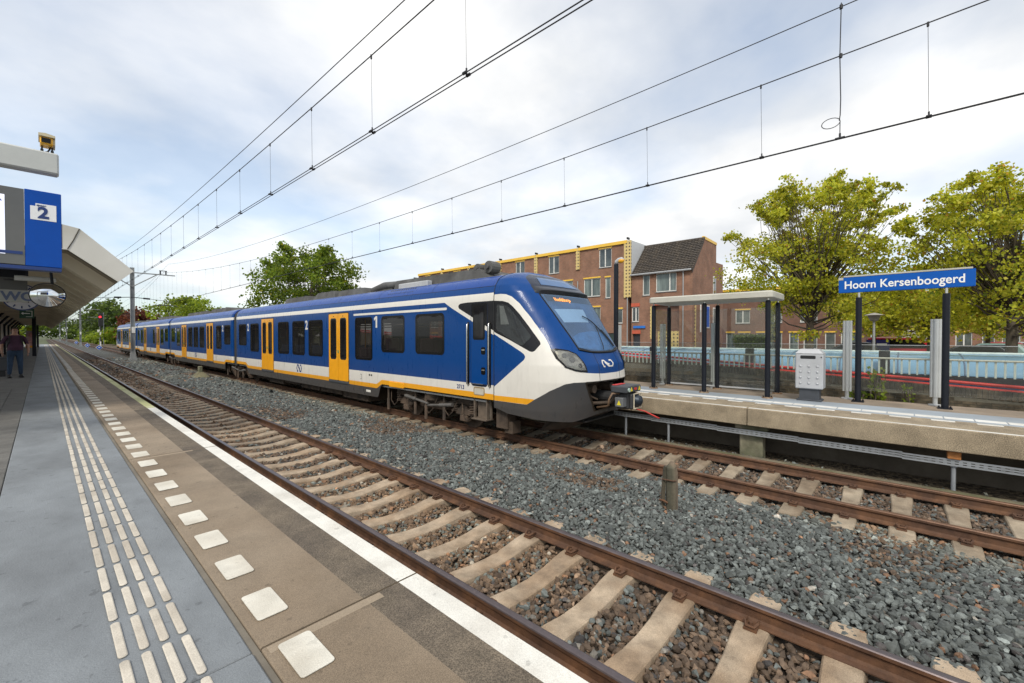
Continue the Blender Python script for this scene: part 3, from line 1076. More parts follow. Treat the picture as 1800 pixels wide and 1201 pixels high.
def flank_logo(y, z, h, parent, m):
    b = MB()
    for pl in LOGO:
        stroke_mb(b, pl, .17, lambda a, c, k: (SIDE - .004 * k - .001, y - (a - .8) * h, z + (c - .5) * h))
    b.build('logo', m, parent)
m_navy = mat('logo_navy', (.010, .035, .16), .4, var=.05)
cars = [(SEAM, 25.46), (25.96, 42.45), (42.85, 59.75), (60.22, 77.6)]
WIN = [
    [(8.46, 9.69, 1.82), (10.2, 11.41, 1.82), (11.92, 12.99, 1.55), (15.332, 16.55, 1.55), (16.9, 18.1, 1.55), (18.45, 19.65, 1.55), (22.05, 23.25, 1.55), (23.82, 25.02, 1.82)],
    [(26.5, 27.66, 1.82), (28.2, 29.27, 1.55), (31.95, 33.15, 1.55), (33.5, 34.75, 1.55), (35.05, 36.3, 1.55), (38.85, 40.0, 1.55), (40.65, 41.95, 1.82)],
    [(43.3, 44.6, 1.82), (45.2, 46.46, 1.55), (48.95, 50.2, 1.55), (56.0, 57.2, 1.55), (58.2, 59.3, 1.82)],
    [(60.7, 61.9, 1.82), (62.4, 63.9, 1.55), (66.7, 68.0, 1.55), (68.4, 69.7, 1.55), (70.1, 71.4, 1.55), (74.4, 75.6, 1.55), (76.0, 77.2, 1.82)]]
DOORS = [[(13.43, 14.83), (20.2, 21.65)], [(29.95, 31.4), (36.85, 38.3)], [(47.0, 48.5), (53.85, 55.4)], [(64.6, 66.1), (72.1, 73.6)]]
NUMS = [[('1', 11.78), ('2', 16.84), ('2', 23.68)], [('2', 28.05), ('2', 40.5)], [('1', 44.95), ('1', 57.9)], [('1', 62.3), ('2', 70.0)]]
LOGOS = [17.45, 34.2, 51.5, 69.0]
bodies = []
for k, (y0, y1) in enumerate(cars):
    bd = link('carriage_body', body_mesh(y0, y1, k == 0, WIN[k]), train)
    bodies.append(bd)
    for q in WIN[k]:
        window(*q, bd)
    for q in DOORS[k]:
        door(*q, train)
    for s_, y in NUMS[k]:
        if s_ == '1':
            side_panel('numeral', [(y - c_ * .9 + .03, 2.545 + d_) for c_, d_ in ((.10, 0), (.19, 0), (.19, .345), (.11, .345), (.0, .285), (.0, .215), (.10, .262))], .006, m_wht, bd)
        else:
            flank_text(s_, .47, y, 2.545, m_wht, bd, off=.012, width=.23)
    flank_logo(LOGOS[k], 1.035, .30, bd, m_navy)
    # roof panel joints
    for y in np.arange(y0 + 2.3, y1 - .5, 2.6):
        b = MB()
        for (xa, za), (xb, zb_) in zip([(1.39, 3.428), (1.34, 3.512), (1.282, 3.583), (1.2, 3.638), (1.1, 3.683)], [(1.34, 3.512), (1.282, 3.583), (1.2, 3.638), (1.1, 3.683), (.95, 3.724)]):
            b.add([(XT - xa - .002, y, za + .001), (XT - xa - .002, y + .012, za + .001), (XT - xb - .002, y + .012, zb_ + .001), (XT - xb - .002, y, zb_ + .001)], [(0, 1, 2, 3)])
        b.build('roof_joint', m_black, bd)
# saloon interior seen through the tinted glass
m_seat = mat('seat_moquette', (.06, .03, .05), .9, var=.2)
m_seat2 = mat('seat_blue', (.03, .06, .14), .9, var=.2)
m_inside = mat('saloon_lining', (.34, .34, .33), .7, var=.1)
b = MB(); b.box(-.23, .23, -.05, .05, 0, .72, c=.04); b.box(-.23, .23, .05, .48, .0, .12, c=.03)
sme_a, sme_b = b.mesh('seat', m_seat), b.mesh('seat', m_seat2)
for k, (y0, y1) in enumerate(cars):
    b = MB(); b.box(XT - 1.36, XT + 1.36, y0 + .3, y1 - .1, .78, .82); b.box(XT - 1.30, XT + 1.30, y0 + .3, y1 - .1, 3.02, 3.05); b.build('saloon_floor', m_inside, train)
    b = MB(); b.box(XT - 1.20, XT - .95, y0 + .6, y1 - .3, 2.62, 2.65); b.box(XT + .95, XT + 1.20, y0 + .6, y1 - .3, 2.62, 2.65); b.build('luggage_rack', m_chrome, train)
    for w0, w1, wz in WIN[k]:
        zf = 1.15 if wz > 1.6 else .84
        for xs_ in (-1.08, -.60, .60, 1.08):
            for ya, rz in ((w0 + .02, 0), (w1 - .02, math.pi)):
                o = bpy.data.objects.new('seat', sme_a if k == 0 and w1 < 13 else sme_b); COL.objects.link(o); o.parent = train
                o.location = (xs_, ya - 4.6, zf + .36); o.rotation_euler = (0, 0, rz)
    for y_ in DOORS[k]:
        b = MB(); b.tube([(XT - .95, y_[0] - .2, .82), (XT - .95, y_[0] - .2, 3.02)], .02, 6); b.tube([(XT - .95, y_[1] + .2, .82), (XT - .95, y_[1] + .2, 3.02)], .02, 6); b.build('grab_pole', m_yel, train)
# white line over the first-class windows, running number, small marks
side_panel('class_line', rrect(4.72, .062, .03, 3, 10.72, 2.972), .004, m_wht, bodies[0])
flank_text('2713', .135, 7.98, 1.04, m_navy, bodies[0], off=.002)
side_panel('socket_cover', rrect(.09, .16, .01, 2, 12.62, 1.02), .004, m_black, bodies[0])
side_panel('socket_plate', rrect(.065, .135, .01, 2, 12.62, 1.02), .006, m_wht, bodies[0])
for y in (12.1, 11.98):
    side_panel('stencil_mark', rrect(.07, .05, .005, 2, y, 1.10), .004, m_black, bodies[0])
side_panel('stencil_mark', rrect(.26, .07, .005, 2, 12.2, .60), .006, m_wht, bodies[0], x=SIDE + .02)
b = MB(); b.box(SIDE - .022, SIDE + .02, 10.25, 10.97, .835, .985, c=.008)
b.build('yellow_flap', m_yel, bodies[0])
# driver's door
dr = side_panel('cab_door', rrect(.56, 1.92, .09, 5, 7.20, 2.10), .002, mat('door_joint', (.004, .008, .03), .4), train)
for poly, mm, nm in ((rrect(.545, 1.905, .085, 5, 7.20, 2.10), None, None),):
    pass
side_panel('door_window', rrect(.40, .80, .06, 5, 7.205, 2.61), .006, m_frit, dr)
side_panel('glass', rrect(.31, .72, .04, 5, 7.205, 2.61), .009, m_glassb, dr)
def skin(name, poly, m):
    return side_panel(name, poly, .004, m, dr)
BL = mat('train_blue', BLUE, .30, var=.04, coat=.12, spec=.22)
skin('lower_panel', [(6.935, 1.20), (7.465, 1.20), (7.465, 2.648), (6.935, 2.405)], BL)
skin('white_flash', [(6.935, 2.410), (7.465, 2.653), (7.465, 2.752), (6.935, 2.508)], m_wht)
skin('upper_panel', [(6.935, 2.512), (7.465, 2.757), (7.465, 3.02), (7.43, 3.055), (6.97, 3.055), (6.935, 3.02)], m_frit)
for z in (1.50, 1.96):
    q = side_panel('grip', rrect(.14, .17, .04, 3, 7.06, z), .007, m_frit, dr)
    side_panel('grip_bar', rrect(.10, .03, .01, 2, 7.06, z + .02), .012, m_chrome, dr)
for y in (7.56, 6.84):
    b = MB()
    b.tube([(SIDE + .0, y, 2.60), (SIDE - .05, y, 2.57), (SIDE - .055, y, 2.4), (SIDE - .055, y, 1.25), (SIDE - .05, y, 1.18), (SIDE, y, 1.15)], .018, 8)
    h = b.build('handrail', m_chrome, train, smooth=True)
    side_panel('rail_recess', rrect(.075, 1.5, .03, 3, y + .01, 1.88), .003, m_frit, train)
b = MB(); b.box(SIDE - .05, SIDE, 7.03, 7.40, 1.19, 1.205); b.build('kick_step', m_chrome, dr)
st_ = side_panel('step_recess', rrect(.37, .19, .05, 4, 7.2, 1.03), .005, mat('brass_rim', (.30, .22, .12), .5, var=.2), train)
side_panel('recess_panel', rrect(.31, .14, .03, 4, 7.2, 1.025), .008, mat('cream_recess', (.5, .46, .38), .6), st_)
# ---- cab
CZ_ = [0.3, 0.6, 0.9, 1.35, 1.7, 1.95, 2.3, 2.8, 3.28, 3.45, 3.6, 3.72, 3.80]
CY_ = [4.85, 4.78, 4.70, 4.62, 4.66, 4.80, 5.03, 5.38, 5.76, 5.95, 6.16, 6.38, 6.60]
HZ_ = [0.3, 0.75, 3.1, 3.27, 3.42, 3.58, 3.68, 3.76, 3.815]
HX_ = [1.38, 1.44, 1.44, 1.43, 1.39, 1.28, 1.10, 0.80, 0.40]
def cab(m_, z, off=0.0):
    m_, z = np.broadcast_arrays(np.asarray(m_, float), np.asarray(z, float))
    def raw(m_, z):
        mm = np.where(m_ > 2, 4 - m_, m_)
        yf, hw = np.interp(z, CZ_, CY_), np.interp(z, HZ_, HX_)
        L = np.minimum(1.55, SEAM - .02 - yf)
        ph = np.clip(2 - mm, 0, 1) * np.pi / 2
        x = hw * np.sin(ph) ** (2 / PW)
        y = yf + L * (1 - np.cos(ph) ** (2 / PW))
        y = np.where(mm < 1, SEAM + (yf + L - SEAM) * mm, y)
        x = np.where(mm < 1, hw, x)
        return np.stack([np.where(m_ > 2, XT + x, XT - x), y, z], -1)
    P = raw(m_, z)
    if off:
        e = .012
        du = raw(m_ + e, z) - raw(m_ - e, z)
        dv = raw(m_, z + e) - raw(m_, z - e)
        n_ = np.cross(du, dv)
        n_ /= np.linalg.norm(n_, axis=-1, keepdims=True) + 1e-9
        ctr = np.array([XT, 7.5, 2.0])
        sgn = np.sign(((P - ctr) * n_).sum(-1, keepdims=True))
        P = P + n_ * sgn * off
    return P
mir = lambda p: [(4 - a, c) for a, c in reversed(p)]
top_edge = [(-.1, 3.215), (.17, 3.215), (1.05, 3.22), (1.12, 3.205), (1.2, 3.145), (1.24, 3.07), (1.28, 2.995), (1.3, 2.915), (1.32, 2.83), (1.345, 2.75), (1.365, 2.665), (1.38, 2.575), (1.4, 2.495), (1.405, 2.395), (1.415, 2.305), (1.42, 2.21), (1.42, 2.125), (1.415, 2.04), (1.42, 1.86), (1.49, 1.67), (1.60, 1.595), (1.74, 1.55), (1.94, 1.515)]
SB = top_edge + mir(top_edge) + [(4.1, 4.2), (-.1, 4.2)]
SD = [(-0.3, 2.38), (0.0829, 2.3428), (0.7081, 2.3003), (1.001, 2.2583), (1.0076, 2.2168), (1.0173, 2.1758), (1.0291, 2.1353), (1.0426, 2.0953), (1.0574, 2.0557), (1.0732, 2.0166), (1.0898, 1.9778), (1.1113, 1.9169), (1.112, 1.861), (1.0913, 1.8032), (1.0631, 1.7541), (1.0381, 1.7043), (1.0211, 1.6539), (1.008, 1.6028), (1.0002, 1.5512), (0.864, 1.499), (0.7182, 1.4463), (0.5742, 1.3929), (0.4344, 1.339), (0.3014, 1.2845), (0.162, 1.2293), (0.0157, 1.1736), (-0.3, 1.03)]
SY = [(-0.3, 0.983), (0.0165, 0.9811), (0.2327, 0.9832), (0.4453, 0.9852), (0.6545, 0.9872), (0.8604, 0.9891), (1.0018, 0.991), (1.015, 0.9929), (1.0346, 0.9945), (1.0582, 0.9959), (1.0849, 0.9968), (1.1138, 0.9973), (1.1444, 0.9973), (1.1764, 0.9966), (1.1419, 0.9061), (1.1076, 0.8743), (1.0773, 0.8749), (1.0498, 0.875), (1.0261, 0.8746), (1.0078, 0.8739), (0.9536, 0.8731), (0.7252, 0.8723), (0.4931, 0.8714), (0.2571, 0.8705), (0.0171, 0.8697), (-0.3, 0.869)]
ge = [(-.1, .868), (0, .868), (1.11, .872), (1.175, .995), (1.315, 1.19), (1.47, 1.335), (1.575, 1.365), (1.70, 1.368)]
SG = ge + mir(ge) + [(4.1, .2), (-.1, .2)]
SO_ = [(1.70, 1.372), (1.785, 1.065), (1.885, .72)]
SO = SO_ + mir(SO_)
SKC = [(-0.3, 3.088), (0.4861, 3.0819), (1.0235, 3.0714), (1.0675, 3.0615), (1.1292, 3.0219), (1.1762, 2.9357), (1.1965, 2.8796), (1.2159, 2.824), (1.235, 2.7688), (1.2521, 2.7033), (1.2685, 2.6382), (1.2841, 2.5735), (1.2991, 2.5092), (1.3099, 2.4433), (1.3163, 2.3779), (1.3227, 2.313), (1.33, 2.2486), (1.3375, 2.1846), (1.3314, 2.132), (1.28, 2.0618), (1.2302, 1.9912), (1.2015, 1.9686), (1.1749, 1.9827), (1.1543, 2.0159), (1.1341, 2.0493), (1.1145, 2.083), (1.0954, 2.117), (1.0772, 2.1513), (1.0599, 2.1861), (1.0438, 2.2212), (1.0271, 2.2559), (1.0131, 2.291), (1.003, 2.3266), (0.6842, 2.3628), (0.1266, 2.3966), (-0.3, 2.42)]
wl = [(1.735, 2.02), (1.712, 2.32), (1.685, 2.59), (1.655, 2.9), (1.62, 3.23)]
SKW = wl + mir(wl) + [(2.1, 1.935), (2, 1.925), (1.9, 1.935)]
pe = [(1.60, 3.30), (1.58, 3.45), (1.575, 3.63), (1.70, 3.74)]
SP = pe + mir(pe)
_zt, _mg = np.linspace(.4, 3.82, 90), np.linspace(0, 2, 601)
_S = []
for _z in _zt:
    _p = cab(_mg, np.full(601, _z))
    _S.append(np.concatenate([[0], np.cumsum(np.hypot(np.diff(_p[:, 0]), np.diff(_p[:, 1])))]))
_S = np.array(_S)
def arc_sz(q):
    """(m, z) -> (length along the skin from the cab joint, z)"""
    q = np.asarray(q, float)
    m_, z = np.where(q[:, 0] > 2, 4 - q[:, 0], q[:, 0]), q[:, 1]
    iz = np.clip((z - _zt[0]) / (_zt[1] - _zt[0]), 0, len(_zt) - 1.001)
    im = np.clip(m_ / (_mg[1] - _mg[0]), 0, len(_mg) - 1.001)
    a, c = iz.astype(int), im.astype(int)
    fa, fc = iz - a, im - c
    s_ = (_S[a, c] * (1 - fc) + _S[a, c + 1] * fc) * (1 - fa) + (_S[a + 1, c] * (1 - fc) + _S[a + 1, c + 1] * fc) * fa
    return np.stack([np.where(m_ < 0, m_, s_), z], 1)
def cab_mesh():
    mc = np.concatenate([np.linspace(0, 1, 13)[:-1], 1 + np.linspace(0, .2, 26)[:-1], np.linspace(1.2, 2, 50)[:-1]])
    mc = np.concatenate([mc, [2.0], 4 - mc[::-1]])
    zb = np.interp(np.where(mc > 2, 4 - mc, mc), [0, .2, .99, 1.21, 1.635, 1.915, 2], [.70, .70, .62, .575, .545, .64, .66])
    nr = 130
    V, Q = [], []
    for i in range(nr):
        z = zb + (3.815 - zb) * i / (nr - 1)
        V.append(cab(mc, z))
        Q.append(np.stack([mc, z], 1))
    n = len(mc)
    V, Q = np.concatenate(V), np.concatenate(Q)
    so_ = sdf(Q, SO)
    fs = []
    for i in range(nr - 1):
        for j in range(n - 1):
            q = (i * n + j, i * n + j + 1, (i + 1) * n + j + 1, (i + 1) * n + j)
            if min(so_[list(q)]) > .012:
                continue
            fs.append(q)
    top = [(nr - 1) * n + j for j in range(n)]
    me = bpy.data.meshes.new('cab')
    vs = V.tolist()
    fs.append(tuple(top))
    me.from_pydata(vs, [], fs)
    for nm, poly in (('sb', SB), ('sd', SD), ('sy', SY), ('sg', SG), ('sp', SP)):
        v = sdf(arc_sz(Q), arc_sz(poly)) if nm in ('sd', 'sy') else sdf(Q, poly)
        put(me, nm, v)
    put(me, 'sk', np.maximum(sdf(arc_sz(Q), arc_sz(SKC)), sdf(Q, SKW)))
    put(me, 'so', so_)
    me.materials.append(m_cab)
    me.polygons.foreach_set('use_smooth', [True] * len(fs))
    return me
cabo = link('cab', cab_mesh(), train)
def star_patch(name, poly, off, m, parent, rings=14, sub=3):
    pts = []
    for i in range(len(poly)):
        a, c = np.array(poly[i]), np.array(poly[(i + 1) % len(poly)])
        ns = max(sub, int(abs(c[0] - a[0]) / .015), int(abs(c[1] - a[1]) / .05))
        pts += [a + (c - a) * k / ns for k in range(ns)]
    pts = np.array(pts)
    ctr = pts.mean(0)
    vs, fs = [cab(ctr[0], ctr[1], off).tolist()], []
    n = len(pts)
    for r in range(1, rings + 1):
        q = ctr + (pts - ctr) * r / rings
        vs += cab(q[:, 0], q[:, 1], off).tolist()
    for i in range(n):
        fs.append((0, 1 + i, 1 + (i + 1) % n))
        for r in range(rings - 1):
            fs.append((1 + r * n + i, 1 + (r + 1) * n + i, 1 + (r + 1) * n + (i + 1) % n, 1 + r * n + (i + 1) % n))
    b = MB().add(vs, fs)
    me = b.mesh(name, m, smooth=True)
    return link(name, me, parent)
def grow(poly, k):
    p = np.array(poly)
    c = p.mean(0)
    return (c + (p - c) * k).tolist()
m_cglass = glass('cab_side_glass', (.72, .74, .74), .93, spec_col=(.3, .31, .32))
GL = [(1.0111, 2.987), (1.0709, 2.9846), (1.1273, 2.9228), (1.1495, 2.8635), (1.1708, 2.8047), (1.1904, 2.7329), (1.2091, 2.6617), (1.2269, 2.591), (1.2406, 2.5327), (1.2537, 2.4748), (1.2596, 2.4171), (1.2651, 2.3598), (1.2705, 2.3029), (1.2534, 2.2557), (1.2126, 2.203), (1.1732, 2.1499), (1.1355, 2.0964), (1.1003, 2.1267), (1.0827, 2.1684), (1.0659, 2.2106), (1.0501, 2.2533), (1.0355, 2.2965), (1.0227, 2.3403), (1.0119, 2.3846), (1.0036, 2.4295)]
m_wsg = glass('windscreen_glass', (.62, .78, .95), .80, spec_col=(.22, .27, .34))
gwl = [(1.752, 2.06), (1.73, 2.32), (1.705, 2.59), (1.675, 2.9), (1.645, 3.20)]
GW = gwl + mir(gwl) + [(2.1, 1.985), (2, 1.975), (1.9, 1.985)]
m_inner = mat('cab_interior', (.05, .10, .18), .8, var=.35, scale=2, col2=(.12, .20, .32))
LT = [(1.41, 2.025), (1.475, 2.045), (1.605, 2.01), (1.685, 1.935), (1.725, 1.78), (1.752, 1.565), (1.67, 1.57), (1.605, 1.59), (1.485, 1.665), (1.42, 1.845)]
m_lens = mat('headlamp_reflector', (.36, .34, .29), .16, metal=.75, var=.55, scale=7, col2=(.08, .075, .065), streak=(1, 1, 2.5))
m_hglass = glass('headlamp_glass', (.9, .9, .86), .80)
for side in (0, 1):
    f_ = mir if side else (lambda p: p)
    inn = star_patch('side_interior', f_(GL), .004, mat('dark_cab_interior', (.018, .022, .026), .8, var=.4, scale=3, col2=(.05, .055, .055)), cabo)
    star_patch('curtain', f_([(1.03, 2.96), (1.07, 2.95), (1.10, 2.55), (1.03, 2.55)]), .007, mat('grey_blind', (.22, .23, .22), .8, var=.2), cabo)
    star_patch('side_window', f_(GL), .012, m_cglass, cabo)
    hl = star_patch('headlight', f_(LT), .010, m_frit, train)
    star_patch('reflector', f_(grow(LT, .80)), .014, m_lens, hl)
    for (a, z, r_) in ((1.60, 1.82, .07), (1.53, 1.90, .055), (1.665, 1.70, .05)):
        a2 = 4 - a if side else a
        c0, c1 = cab(a2, z, .016), cab(a2, z, .030)
        b = MB(); b.tube([c0, c1], [r_, r_ * .8], 16)
        b.build('lamp', mat('lamp_dark', (.05, .05, .05), .1, metal=.5), hl)
    star_patch('lens_glass', f_(grow(LT, .83)), .034, m_hglass, hl)
ws = star_patch('windscreen', GW, .014, m_wsg, train, rings=20)
star_patch('interior', GW, .003, m_inner, ws, rings=20)
star_patch('sun_blind', [(1.715, 2.87), (2.03, 2.90), (2.01, 2.60), (1.75, 2.585)], .006, mat('white_blind', (.62, .66, .68), .8, var=.06), ws)
star_patch('dashboard', [(1.76, 2.28), (1.86, 2.36), (2.0, 2.40), (2.14, 2.36), (2.24, 2.28), (2.24, 2.05), (2.0, 1.99), (1.76, 2.06)], .006, mat('blue_dashboard', (.06, .20, .38), .6, var=.3, scale=6), ws)
star_patch('destination_screen', [(1.68, 3.185), (2.32, 3.185), (2.31, 3.05), (1.69, 3.05)], .006, mat('display_black', (.02, .035, .06), .4), ws)
def cab_print(name, me, m0, m1, z0, off, m, parent):
    """bend flat lettering onto the cab skin"""
    co = np.array([v.co[:] for v in me.vertices])
    xs, ys_ = co[:, 0], co[:, 1]
    k = (m1 - m0) / (xs.max() - xs.min())
    P = cab(m0 + (xs - xs.min()) * k, z0 + ys_, 0.0)
    Pn = cab(m0 + (xs - xs.min()) * k, z0 + ys_, off)
    for i, v in enumerate(me.vertices):
        v.co = Pn[i] if co[i, 2] >= 0 else (P[i] + Pn[i]) / 2
    me.materials.clear()
    me.materials.append(m)
    return link(name, me, parent)
cab_print('destination_text', text_mesh('Hoofddorp', .115, .002, .0), 1.80, 1.985, 3.055, .017, emit('orange_led', (1.0, .36, .07), .8), ws)
b = MB()
for pl in LOGO:
    p2 = []
    for i in range(len(pl) - 1):
        a, c = np.array(pl[i]), np.array(pl[i + 1])
        p2 += [tuple(a + (c - a) * k / 3) for k in range(3)]
    p2.append(pl[-1])
    stroke_mb(b, p2, .17, lambda a, c, k: (a * .155, c * .155, -.002 if k else .002))
cab_print('logo', b.mesh('logo', m_wht), 1.945, 2.03, 1.64, .004, m_wht, cabo)
# hatch joints on the nose
for mm_, za, zb_ in ((1.90, 1.375, 1.93), (2.10, 1.375, 1.93)):
    zz = np.linspace(za, zb_, 14)
    b = MB(); b.tube(cab(np.full(14, mm_), zz, .001).tolist(), .004, 5); b.build('hatch_joint', m_black, cabo)
# visor above the windscreen
mv = np.linspace(1.575, 2.425, 41)
fall = np.clip(1 - ((mv - 2) / .425) ** 4, 0.0, 1)
rowsv = [cab(mv, np.full(41, 3.40), .002)]
for z, o_ in ((3.34, .035), (3.285, .075), (3.262, .078), (3.25, .05)):
    base = cab(mv, np.full(41, z), .002)
    outp = cab(mv, np.full(41, z), o_)
    rowsv.append(base + (outp - base) * fall[:, None])
rowsv.append(cab(mv, np.full(41, 3.225), .004))
b = MB()
b.add(np.concatenate(rowsv).tolist(), [(i * 41 + j, i * 41 + j + 1, (i + 1) * 41 + j + 1, (i + 1) * 41 + j) for i in range(len(rowsv) - 1) for j in range(40)])
b.build('visor', mat('visor_dark', (.016, .018, .024), .35, var=.15), cabo, smooth=True, ang=50)
star_patch('top_lamp_window', [(1.80, 3.64), (2.20, 3.64), (2.24, 3.44), (1.76, 3.44)], .006, mat('tinted_top_window', (.05, .12, .26), .12, var=.2), cabo)
# wipers and trim at the foot of the windscreen
for pts, r_ in (([(2.14, 2.05), (2.10, 2.25), (2.03, 2.58), (1.99, 2.72)], .012), ([(2.155, 2.05), (2.13, 2.2), (2.08, 2.42)], .014), ([(2.0, 2.0), (2.02, 2.3), (2.04, 2.5)], .008)):
    p = np.array(pts)
    tt = np.linspace(0, 1, 10)
    q = np.stack([np.interp(tt, np.linspace(0, 1, len(p)), p[:, 0]), np.interp(tt, np.linspace(0, 1, len(p)), p[:, 1])], 1)
    b = MB(); b.tube(cab(q[:, 0], q[:, 1], .04).tolist(), r_, 6); b.build('wiper', m_black, ws)
q = np.linspace(1.74, 2.26, 25)
b = MB(); b.tube(cab(q, 2.02 - .07 * np.clip(1 - ((q - 2) / .26) ** 2, 0, 1), .012).tolist(), .022, 6); b.build('windscreen_trim', m_black, cabo, smooth=True)
# seam between cab and carriage
b = MB()
zz = np.concatenate([np.linspace(.72, 3.1, 12), [3.27, 3.42, 3.58, 3.68, 3.76]])
hh = np.interp(zz, HZ_, HX_)
b.tube([(XT - h - .001, SEAM, z) for h, z in zip(hh, zz)], .010, 5)
b.build('cab_joint', m_black, train)
# recess behind the bumper with machinery
b = MB()
b.box(XT - .62, XT + .62, 5.6, 5.62, .5, 1.5)
b.box(XT - .62, XT + .62, 4.86, 5.6, .50, .52); b.box(XT - .62, XT + .62, 4.8, 5.6, 1.44, 1.46)
b.box(XT - .64, XT - .62, 4.9, 5.6, .5, 1.46); b.box(XT + .62, XT + .64, 4.9, 5.6, .5, 1.46)
b.build('coupler_recess', mat('recess_black', (.015, .013, .011), .9), train)
b = MB()
b.tube([(XT - .36, 5.3, 1.18), (XT - .36, 4.80, 1.18)], .09, 12); b.tube([(XT + .36, 5.3, 1.18), (XT + .36, 4.80, 1.18)], .09, 12)
b.box(XT - .5, XT + .5, 5.15, 5.3, .95, 1.32, c=.02)
b.tube([(XT - .42, 5.1, .86), (XT - .30, 4.78, .88), (XT - .20, 4.5, .92), (XT - .2, 4.4, 1.05)], .035, 8)
b.tube([(XT + .42, 5.1, .86), (XT + .30, 4.78, .88), (XT + .20, 4.5, .92)], .035, 8)
b.tube([(XT - .5, 5.1, 1.3), (XT - .45, 4.9, 1.05), (XT - .25, 4.8, .95)], .022, 6)
b.build('coupler_machinery', m_under2, train, smooth=True, ang=40)
cp = MB()
cp.tube([(XT, 5.4, 1.0), (XT, 4.35, 1.0)], .12, 14)
cp.box(XT - .19, XT + .19, 4.12, 4.40, .80, 1.14, c=.03)
cp.box(XT - .17, XT + .17, 4.05, 4.13, .80, 1.12, c=.03)
cpl = cp.build('coupler', mat('coupler_steel', (.05, .05, .052), .55, metal=.4, var=.3, scale=9), train)
b = MB(); b.tube([(XT + .05, 4.06, .97), (XT + .05, 3.97, .97)], [.13, .10], 18); b.tube([(XT + .05, 3.97, .97), (XT + .05, 3.93, .97)], [.10, .03], 18)
b.build('coupling_cone', mat('cone_blue_grey', (.035, .045, .06), .4, metal=.5), cpl, smooth=True, ang=40)
b = MB(); b.tube([(XT - .12 + .32 * (k % 2), 4.03, .82 + .30 * (k // 2)) for k in (0, 1, 3, 2, 0)], .014, 6); b.build('coupling_frame', mat('cream_frame', (.5, .44, .33), .6), cpl)
b = MB(); b.box(XT - .34, XT + .30, 4.08, 4.44, 1.145, 1.285, c=.02)
eb = b.build('electric_head', m_dgrey, cpl)
b = MB(); b.box(XT - .30, XT + .1, 4.34, 4.43, 1.287, 1.30, c=.004); b.build('red_lid', mat('warning_red', (.55, .03, .03), .5), cpl)
m_wy = mat('warning_yellow', (.75, .62, .03), .5, var=.08)
for x in (XT - .13, XT + .22):
    b = MB(); b.prism([(x - .045, 1.175), (x + .045, 1.175), (x, 1.26)], lambda a, c, k: (a, 4.079 - .004 * k, c)); b.build('warning_triangle', m_wy, cpl)
b = MB(); b.prism(rrect(.12, .05, .02, 3, XT + .045, 1.215), lambda a, c, k: (a, 4.079 - .004 * k, c)); b.build('red_mark', mat('warning_red', (.55, .03, .03), .5), cpl)
b = MB(); b.tube([(XT - .25, 4.08, 1.21), (XT - .25, 4.06, 1.21)], .04, 14); b.build('contact_cap', mat('pale_cap', (.45, .55, .5), .4), cpl)
b = MB(); b.box(XT - .345, XT - .16, 4.16, 4.34, .86, 1.05, c=.01)
b.build('junction_box', mat('junction_grey', (.13, .135, .14), .5, var=.15), cpl)
b = MB(); b.prism([(4.29, .90), (4.20, .90), (4.245, 1.0)], lambda a, c, k: (XT - .346 - .003 * k, a, c)); b.build('warning_triangle', m_wy, cpl)
b = MB(); b.tube([(XT - .22, 4.3, 1.12), (XT - .34, 4.4, 1.12), (XT - .40, 4.44, 1.0), (XT - .38, 4.46, .88), (XT - .30, 4.55, .84), (XT - .36, 4.75, .80)], .022, 8); b.build('brake_hose', mat('hose_brown', (.16, .10, .06), .6), cpl, smooth=True)
b = MB(); b.tube([(XT + .02, 4.06, .80), (XT + .10, 3.90, .76), (XT + .22, 3.74, .66), (XT + .26, 3.66, .62)], [.012, .014, .016, .014], 8); b.build('uncoupling_handle', mat('handle_red', (.5, .04, .03), .45), cpl, smooth=True)
b = MB()
ml = np.linspace(1.5, 2.5, 31)
b2p = cab(ml, np.full(31, .62), -.05)
b3p = b2p.copy(); b3p[:, 2] = .30; b3p[:, 1] += .55
b4p = b2p.copy(); b4p[:, 1] += .30; b4p[:, 2] = .62
vv = np.concatenate([b2p, b3p, b4p])
b.add(vv.tolist(), [(i * 31 + j, i * 31 + j + 1, (i + 1) * 31 + j + 1, (i + 1) * 31 + j) for i in range(2) for j in range(30)])
b.build('snow_plough', m_under, train, smooth=True, ang=40)

